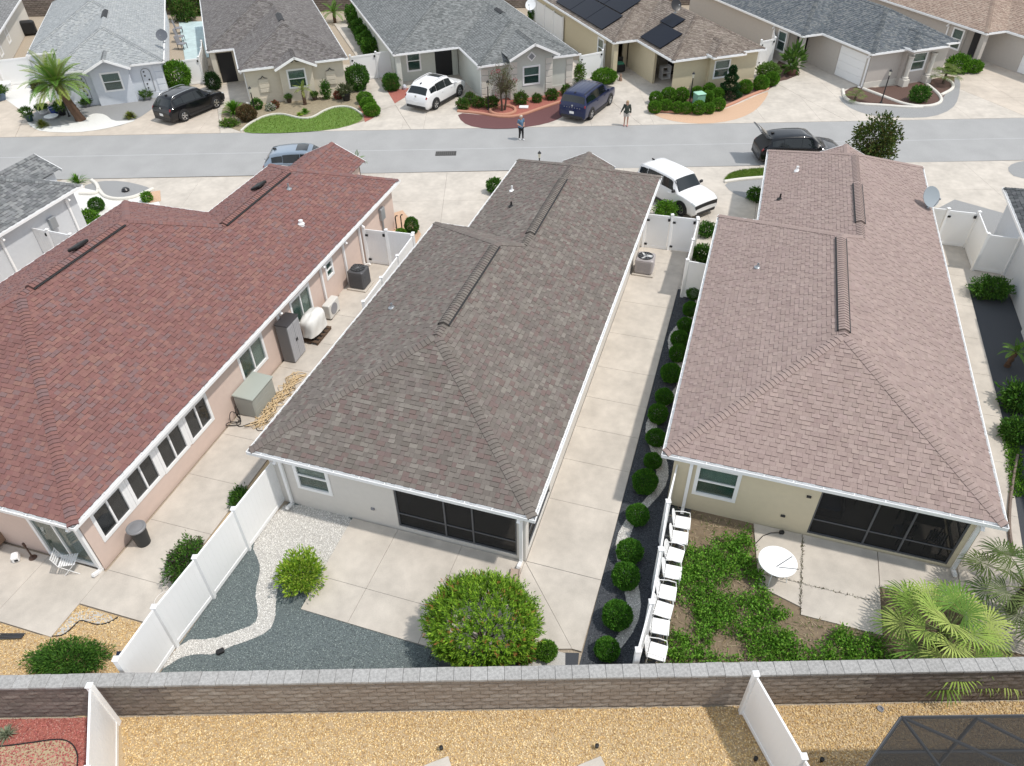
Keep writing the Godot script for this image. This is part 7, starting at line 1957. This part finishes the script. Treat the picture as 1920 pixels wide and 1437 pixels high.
	var ps := MB.new(); ps.lathe([Vector2(.001, 0), Vector2(.12, 0), Vector2(.1, .03), Vector2(.025, .06), Vector2(.022, .5), Vector2(.04, .54), Vector2(.04, .68), Vector2(.001, .7)], 12); solo("ash_stand", ps, mat(lin(.09, .05, .035), .6), "thin brown stand on the pink house patio", "stand", "", at0(Vector3(-14.36, 0, -13.55)) + Vector3(0, .05, 0))
	var wb = thing("white_lantern", "small white lantern lying on the pink house patio", "lantern", at0(Vector3(-14.8, 0, -13.49)) + Vector3(0, .05, 0), .4)
	var w1 := MB.new(); w1.cbox(Vector3(0, .12, 0), Vector3(.2, .22, .26), .03); part("case", w1, M.vinyl, wb)
	var w2 := MB.new(); w2.cbox(Vector3(.02, .1, .13), Vector3(.1, .08, .02), .006); part("vent", w2, M.black, wb)
	var tl := MB.new(); tl.cbox(Vector3(0, .3, 0), Vector3(.5, .6, .9), .12); solo("covered_box", tl, mat(lin(.3, .2, .14), .85), "tan covered box against the pink back wall at the picture edge", "box", "", at0(Vector3(-15.7, 0, -14.09)) + Vector3(0, .05, 0), RED_TURN)
	var hn := MB.new(); hn.lathe([Vector2(.3, 0), Vector2(.31, .012), Vector2(.3, .024)], 24); solo("hose_ring", hn, M.vinyl, "thin white ring leaning on the fence by the tan gravel", "ring", "", at0(Vector3(-9.86, 0, -12)) + Vector3(0, .06, 0))
	var sl := MB.new(); sl.cbox(Vector3(0, .14, 0), Vector3(.14, .02, .14), .004, Basis(Vector3.RIGHT, .5)); sl.tube([Vector3.ZERO, Vector3(0, .14, 0)], [.012, .012], 6); solo("solar_light", sl, mat(lin(.01, .015, .04), .25), "small solar stake light at the fence end by the juniper", "light", "", at0(Vector3(-10.49, 0, -10.33)))
	var pl := MB.new()
	for k in 4: pl.tube([Vector3(-14.06, 0, -11.06) + Vector3(-.5, .03 + k * .02, k * .07), Vector3(-13.36, 0, -11.04) + Vector3(0, .03 + k * .02, k * .05)], [.02, .02], 6)
	solo("pipe_bundle", pl, M.bronze, "bundle of dark pipes lying on tan gravel at the picture edge", "pipes")
	for x in [0.0, 1.0]:
		var vb = thing("bollard_pipe", "black bent pipe closer to the clipped round shrub" if x > .5 else "black bent pipe closer to the pink wall", "pipe", at0(Vector3(-5.66, 0, -33.34)) + Vector3(x * .25, .02, -.1 * x), 0.0, "black pipes by the pink wall")
		var v1 := MB.new(); v1.tube([Vector3.ZERO, Vector3(0, .7, 0), Vector3(.05, .78, 0), Vector3(.12, .78, 0)], [.03, .03, .03, .03], 8); part("pipe", v1, M.black, vb)
	# far side of the street
	lamp_post("black lamp post beside the date palm and blue pot", Vector3(-29.57, 0, -49.94) + Vector3(0, .03, 0), 2.0)
	lamp_post("black lamp post in the cream house bed by the rust brown bush", Vector3(-16.86, 0, -49.53) + Vector3(0, .03, 0), 1.9)
	lamp_post("black lamp post beside the flowering tree", Vector3(-1.26, 0, -49.76) + Vector3(0, .03, 0), 1.95)
	lamp_post("lamp post with an amber lantern among the ball shrubs", Vector3(12.41, 0, -50.4) + Vector3(0, .03, 0), 2.05)
	lamp_post("slim black lamp post in mulch in front of the columned bay", Vector3(25.18, 0, -49.77) + Vector3(0, .03, 0), 2.2)
	lamp_post("black lamp post peeking over the grey roof from the street front", Vector3(1.74, 0, -39.25) + Vector3(0, .03, 0), 1.5)
	var green = [Color(.07, .14, .03), Color(.1, .18, .04)]
	pot("planter", "dark teal pot with a leafy plant at the tip of the grey gravel", Vector3(-31.83, 0, -49.18) + Vector3(0, .03, 0), .26, .42, mat(lin(.02, .05, .06), .3), green, 310, .5)
	pot("planter", "glossy blue pot near the lamp post and date palm", Vector3(-30.71, 0, -50.39) + Vector3(0, .03, 0), .3, .5, mat(lin(.015, .035, .18), .2))
	pot("planter", "dark pot with green plant beside the blue pot", Vector3(-30.15, 0, -50.26) + Vector3(0, .03, 0), .28, .4, M.black_metal, green, 311, .5)
	pot("planter", "white bowl planter with a plant beside the teal pot", Vector3(-31.63, 0, -50.63) + Vector3(0, .03, 0), .34, .3, M.vinyl, green, 312, .3)
	pot("planter", "low white dish planter on the grey gravel", Vector3(-30.65, 0, -49.7) + Vector3(0, .03, 0), .42, .14, M.vinyl)
	pot("planter", "blue grey pot at the left picture edge across the street", Vector3(-35.99, 0, -53.43) + Vector3(0, .03, 0), .45, .5, mat(lin(.1, .15, .22), .4), green, 313, .5)
	pot("planter", "white urn in the white gravel left of the driveway", Vector3(-36.57, 0, -55.45) + Vector3(0, .03, 0), .4, .55, M.vinyl)
	pot("planter", "brown pot against the cream wall left of the small palm", Vector3(-15.12, 0, -51.86) + Vector3(0, .03, 0), .2, .34, mat(lin(.06, .04, .03), .6), green, 314, .25)
	pot("planter", "brown pot against the cream wall right of the small palm", Vector3(-13.42, 0, -52.3) + Vector3(0, .03, 0), .2, .34, mat(lin(.06, .04, .03), .6), green, 315, .25)
	pot("planter", "large black planter with a shrub at the cream house corner", Vector3(-11.18, 0, -52.08) + Vector3(0, .03, 0), .32, .5, M.black, [Color(.08, .1, .05), Color(.12, .13, .07)], 316, .6)
	pot("planter", "wide brown pot with a tall leafy plant beside the porch column", Vector3(20.97, 0, -55.94) + Vector3(0, .03, 0), .42, .45, mat(lin(.16, .08, .06), .7), green, 317, 1.4)
	pot("planter", "white urn beside the black porch screen", Vector3(-21.47, 0, -55.13) + Vector3(0, .03, 0), .24, .7, M.vinyl)
	pot("planter", "small pot with a plant below the pale house wall panel", Vector3(-29.19, 0, -51.83) + Vector3(0, .03, 0), .3, .2, M.grey_plastic, green, 318, .3)
	pot("planter", "low bowl of rocks and plant near the black car", Vector3(-25.4, 0, -53) + Vector3(0, .03, 0), .3, .2, M.grey_plastic, green, 319, .4)
	var ub = thing("utility_box", "pale green utility box among the ball shrubs", "utility box", at0(Vector3(12.96, 0.2, -50.21)) + Vector3(0, .02, 0), .3)
	var u1 := MB.new(); u1.cbox(Vector3(0, .35, 0), Vector3(.62, .7, .6), .03); part("case", u1, mat(lin(.25, .5, .37), .6), ub)
	var u2 := MB.new(); u2.cbox(Vector3(0, .72, 0), Vector3(.68, .08, .66), .03); part("lid", u2, mat(lin(.35, .62, .48), .6), ub)
	var wbx := MB.new(); wbx.cbox(Vector3(0, .06, 0), Vector3(.62, .08, .42), .015); solo("meter_cover", wbx, M.vinyl, "flat white meter cover in the red lava mulch", "cover", "", Vector3(1.12, 0, -50.04) + Vector3(0, .03, 0), -.1)
	var gn := MB.new(); gn.lathe([Vector2(.001, 0), Vector2(.14, 0), Vector2(.12, .2), Vector2(.07, .3), Vector2(.09, .38), Vector2(.05, .47), Vector2(.001, .52)], 14); solo("garden_statue", gn, mat(lin(.3, .2, .15), .8), "small brown garden statue at the foot of the porch column", "statue", "", Vector3(8.29, 0, -55.19) + Vector3(0, .03, 0))
	var sg := MB.new(); sg.lathe([Vector2(.001, 0), Vector2(.12, 0), Vector2(.16, .16), Vector2(.1, .3), Vector2(.001, .34)], 14); solo("garden_globe", sg, mat(lin(.6, .63, .7), .3), "pale round garden globe at the white porch column foot", "ornament", "", Vector3(-7.34, 0, -54.17) + Vector3(0, .03, 0))
	# back patio between the pale and the charcoal roofs
	sheet("patio", P2([-30.03, -73.41, -27.49, -73.61, -23.96, -62.58, -25.66, -61.85]), .03, mat(lin(.5, .62, .63), .7, M.t_conc, .2))
	for q in [[Vector3(-28.75, 0, -69.87), .3, "grey patio lounge chair beside the pale roof, furthest back"], [Vector3(-27.74, 0, -67.23), .1, "grey patio chair beside the pale roof, in the middle"], [Vector3(-26.88, 0, -65.05), -.2, "dark patio chair beside the pale roof, nearest the white gate"]]:
		var t = thing("patio_chair", q[2], "chair", q[0] + Vector3(0, .03, 0), q[1])
		var a := MB.new(); a.cbox(Vector3(0, .4, 0), Vector3(.6, .08, .6), .02); part("seat", a, M.grey_plastic, t)
		a = MB.new(); a.cbox(Vector3(-.3, .7, 0), Vector3(.07, .65, .58), .02, Basis(Vector3.BACK, .2)); part("backrest", a, M.grey_plastic, t)
		for s in [Vector2(1, 1), Vector2(1, -1), Vector2(-1, 1), Vector2(-1, -1)]:
			a = MB.new(); a.span(s.x * .26 - .02, 0, s.y * .26 - .02, s.x * .26 + .02, .38, s.y * .26 + .02); part("leg", a, M.black_metal, t)
	sheet("side_path", P2([-15.52, -71.94, -14.53, -72.41, -11.04, -61.85, -11.73, -61.34]), .03, M.conc_white)
	sheet("side_path", P2([-10.34, -56.18, -9.45, -56.61, -7.64, -50.98, -8.62, -50.02]), .034, M.conc_white)
	var gb = thing("covered_grill", "black covered grill beside the far left house wall", "grill", Vector3(-42.08, 0, -70.2) + Vector3(0, .0, 0), .3)
	var g1 := MB.new(); g1.cbox(Vector3(0, .6, 0), Vector3(1.2, 1.1, .7), .12); part("cover", g1, M.black, gb)
	g1 = MB.new(); for x in [-.5, .5]: g1.lathe([Vector2(.09, -.03), Vector2(.09, .03)], 12, Vector3(x, .09, .3), Basis(Vector3.RIGHT, PI / 2))
	part("wheel", g1, M.rubber, gb)
	# things in the open garage
	var gbx = [[5.6, -18.2, .7, .9, .5, "white shelf unit standing inside the open garage", M.vinyl], [5.2, -19.6, .5, .6, .5, "white box on the open garage floor", M.white], [4.4, -17.4, .8, 1.2, .5, "dark cabinet at the back of the open garage", M.bronze]]
	for q in gbx:
		var p = Vector3(18.1 - .32557 * 22, 0, -53.8 - .94552 * 22) + Basis(Vector3.UP, PI + deg_to_rad(19)) * Vector3(q[0], .03, q[1])
		var t = thing("garage_shelf", q[5], "storage", p, deg_to_rad(19))
		var a := MB.new()
		for k in 3: a.span(-q[2] * .5, q[3] * k / 2.2, -q[4] * .5, q[2] * .5, q[3] * k / 2.2 + .05, q[4] * .5)
		part("shelf", a, q[6], t)
		a = MB.new(); a.span(-q[2] * .5, 0, -q[4] * .5, -q[2] * .5 + .04, q[3], q[4] * .5); a.span(q[2] * .5 - .04, 0, -q[4] * .5, q[2] * .5, q[3], q[4] * .5); part("side_panel", a, q[6], t)
	var pc = Vector3(18.1 - .32557 * 22, 0, -53.8 - .94552 * 22) + Basis(Vector3.UP, PI + deg_to_rad(19)) * Vector3(8.0, .05, -15.6)
	var pch = thing("porch_chair", "dark porch chair with a green cushion beside the open garage", "chair", pc, .2)
	var p1 := MB.new(); p1.cbox(Vector3(0, .3, 0), Vector3(.7, .5, .7), .04); p1.cbox(Vector3(0, .7, -.3), Vector3(.7, .5, .1), .03); part("frame", p1, M.black_metal, pch)
	p1 = MB.new(); p1.cbox(Vector3(0, .6, .03), Vector3(.56, .14, .56), .05); part("cushion", p1, mat(lin(.05, .22, .14), .9), pch)

# ---- loose stones on the near gravel ----
func pebble_mesh(seed_: int) -> ArrayMesh:
	rng.seed = seed_
	var mb := MB.new(); var rows = []
	for k in 4:
		var a = lerpf(-PI / 2, PI / 2, k / 3.0); var row = []
		for j in 6:
			var q = TAU * j / 6; var r = rng.randf_range(.8, 1.15)
			row.append(Vector3(cos(q) * cos(a) * r, sin(a) * .55, sin(q) * cos(a) * .8 * r))
		rows.append(row)
	for k in 3:
		for j in 6:
			var l = (j + 1) % 6
			mb.quad(rows[k][l], rows[k][j], rows[k + 1][j], rows[k + 1][l])
	return mb.mesh()
func scatter(called: String, label: String, poly: PackedVector2Array, per_m2: float, size: float, pal: Array, seed_: int, y := .012, avoid := []):
	var lo = poly[0]; var hi = poly[0]
	for q in poly:
		lo = Vector2(min(lo.x, q.x), min(lo.y, q.y)); hi = Vector2(max(hi.x, q.x), max(hi.y, q.y))
	var me = pebble_mesh(seed_)
	rng.seed = seed_ + 1
	var xs = []; var cs = []
	for k in int((hi.x - lo.x) * (hi.y - lo.y) * per_m2):
		var p = Vector2(rng.randf_range(lo.x, hi.x), rng.randf_range(lo.y, hi.y))
		if not Geometry2D.is_point_in_polygon(p, poly): continue
		var skip = false
		for a in avoid:
			if Geometry2D.is_point_in_polygon(p, a): skip = true
		if skip: continue
		var s = size * rng.randf_range(.6, 1.3)
		xs.append(Transform3D(Basis.from_euler(Vector3(rng.randf_range(-.5, .5), rng.randf() * TAU, rng.randf_range(-.5, .5))).scaled(Vector3.ONE * s), Vector3(p.x, y + s * .25, p.y)))
		cs.append(pal[rng.randi() % pal.size()] * rng.randf_range(.85, 1.15))
	var mm := MultiMesh.new(); mm.transform_format = MultiMesh.TRANSFORM_3D; mm.use_colors = true; mm.mesh = me; mm.instance_count = xs.size()
	for k in xs.size():
		mm.set_instance_transform(k, xs[k]); mm.set_instance_color(k, cs[k])
	var o := MultiMeshInstance3D.new(); o.name = nm(self, called); o.multimesh = mm; o.material_override = M.stone; add_child(o, true)
	stuff(tag(o, label, "gravel"))
	return xs.size()
func pebbles():
	var tan_ = [Color(.64, .45, .21), Color(.74, .56, .3), Color(.54, .35, .15), Color(.8, .64, .39), Color(.41, .26, .115), Color(.7, .49, .225)]
	var white = [Color(.7, .68, .64), Color(.78, .76, .72), Color(.62, .6, .56), Color(.82, .8, .77), Color(.46, .44, .42)]
	var teal = [Color(.13, .16, .162), Color(.18, .22, .218), Color(.09, .11, .115), Color(.27, .31, .3), Color(.155, .19, .187)]
	var dark = [Color(.05, .055, .065), Color(.08, .09, .1), Color(.12, .13, .14), Color(.035, .04, .05)]
	var path = smooth(P2([-7.17, -15.67, -4.54, -14.7, -5.1, -13.09, -6.32, -12.93, -6.83, -12.58, -6.75, -11.91, -6.64, -11.37, -6.71, -11.01, -7.15, -10.75, -7.65, -10.57, -8.01, -10.33, -8.47, -10.37, -8.87, -10.29, -9.17, -10.01, -9.31, -9.95, -8.97, -10.8, -8.24, -10.78, -7.66, -11.01, -7.16, -11.21, -7.15, -11.57, -7.42, -12.23, -7.45, -12.95, -7.55, -13.26, -7.97, -13.94, -7.66, -14.81]), 1)
	var patio = local_poly(CEN_AT, CEN_TURN, [-6.0, -.36, 1.89, -.36, 1.87, 1.95, -1.95, 3.0, -5.9, 2.98])
	scatter("gravel", "tan pebble gravel below the block wall between the two white fences", P2([-9.85, -8.7, 5.5, -8.7, 6.1, -6.4, -8.8, -6.4]), 950, .021, tan_, 400)
	scatter("gravel", "tan pebble gravel right of the slanted white fence", P2([5.62, -8.7, 15.5, -8.7, 15.5, -6.6, 6.2, -6.6]), 850, .021, tan_, 402)
	scatter("gravel", "white stone chips of the winding path in the centre yard", path, 1500, .017, white, 404, .014)
	scatter("gravel", "dark teal stone chips of the centre yard", P2([-7.11, -15.71, -5.02, -14.9, -5.97, -11.67, -2.28, -10.42, -1.92, -9.72, -9.28, -9.86, -7.99, -13.96]), 1200, .016, teal, 406, .008, [path, patio])
	var wind := []
	for k in 40: wind.append_array([2.55 + sin(k * .55) * .38 - .17, 1.9 - k * .46])
	for k in range(39, -1, -1): wind.append_array([2.55 + sin(k * .55 - .25) * .38 + .2, 1.9 - k * .46])
	var ws = local_poly(CEN_AT, CEN_TURN, wind)
	scatter("gravel", "white stone chips winding along the clipped hedge", ws, 1300, .017, white, 408, .014)
	scatter("gravel", "dark stone chips under the clipped hedge", local_poly(CEN_AT, CEN_TURN, [1.92, 2.4, 1.92, -18, 3.4, -18, 3.5, 2.4]), 800, .017, dark, 410, .008, [ws])
	scatter("gravel", "tan pebble gravel behind the pink house patio", local_poly(RED_AT, RED_TURN, [-8, 1.92, -.28, 1.92, -.28, .84, 2.1, .84, 2.5, 3.1, -8, 4.6]), 800, .02, tan_, 412)
	scatter("gravel", "red lava chips left of the white fence below the block wall", P2([-16, -8.7, -9.95, -8.7, -9.4, -7.0, -16, -7.0]), 800, .02, [Color(.4, .12, .1), Color(.5, .18, .15), Color(.28, .08, .07), Color(.45, .22, .18)], 414)
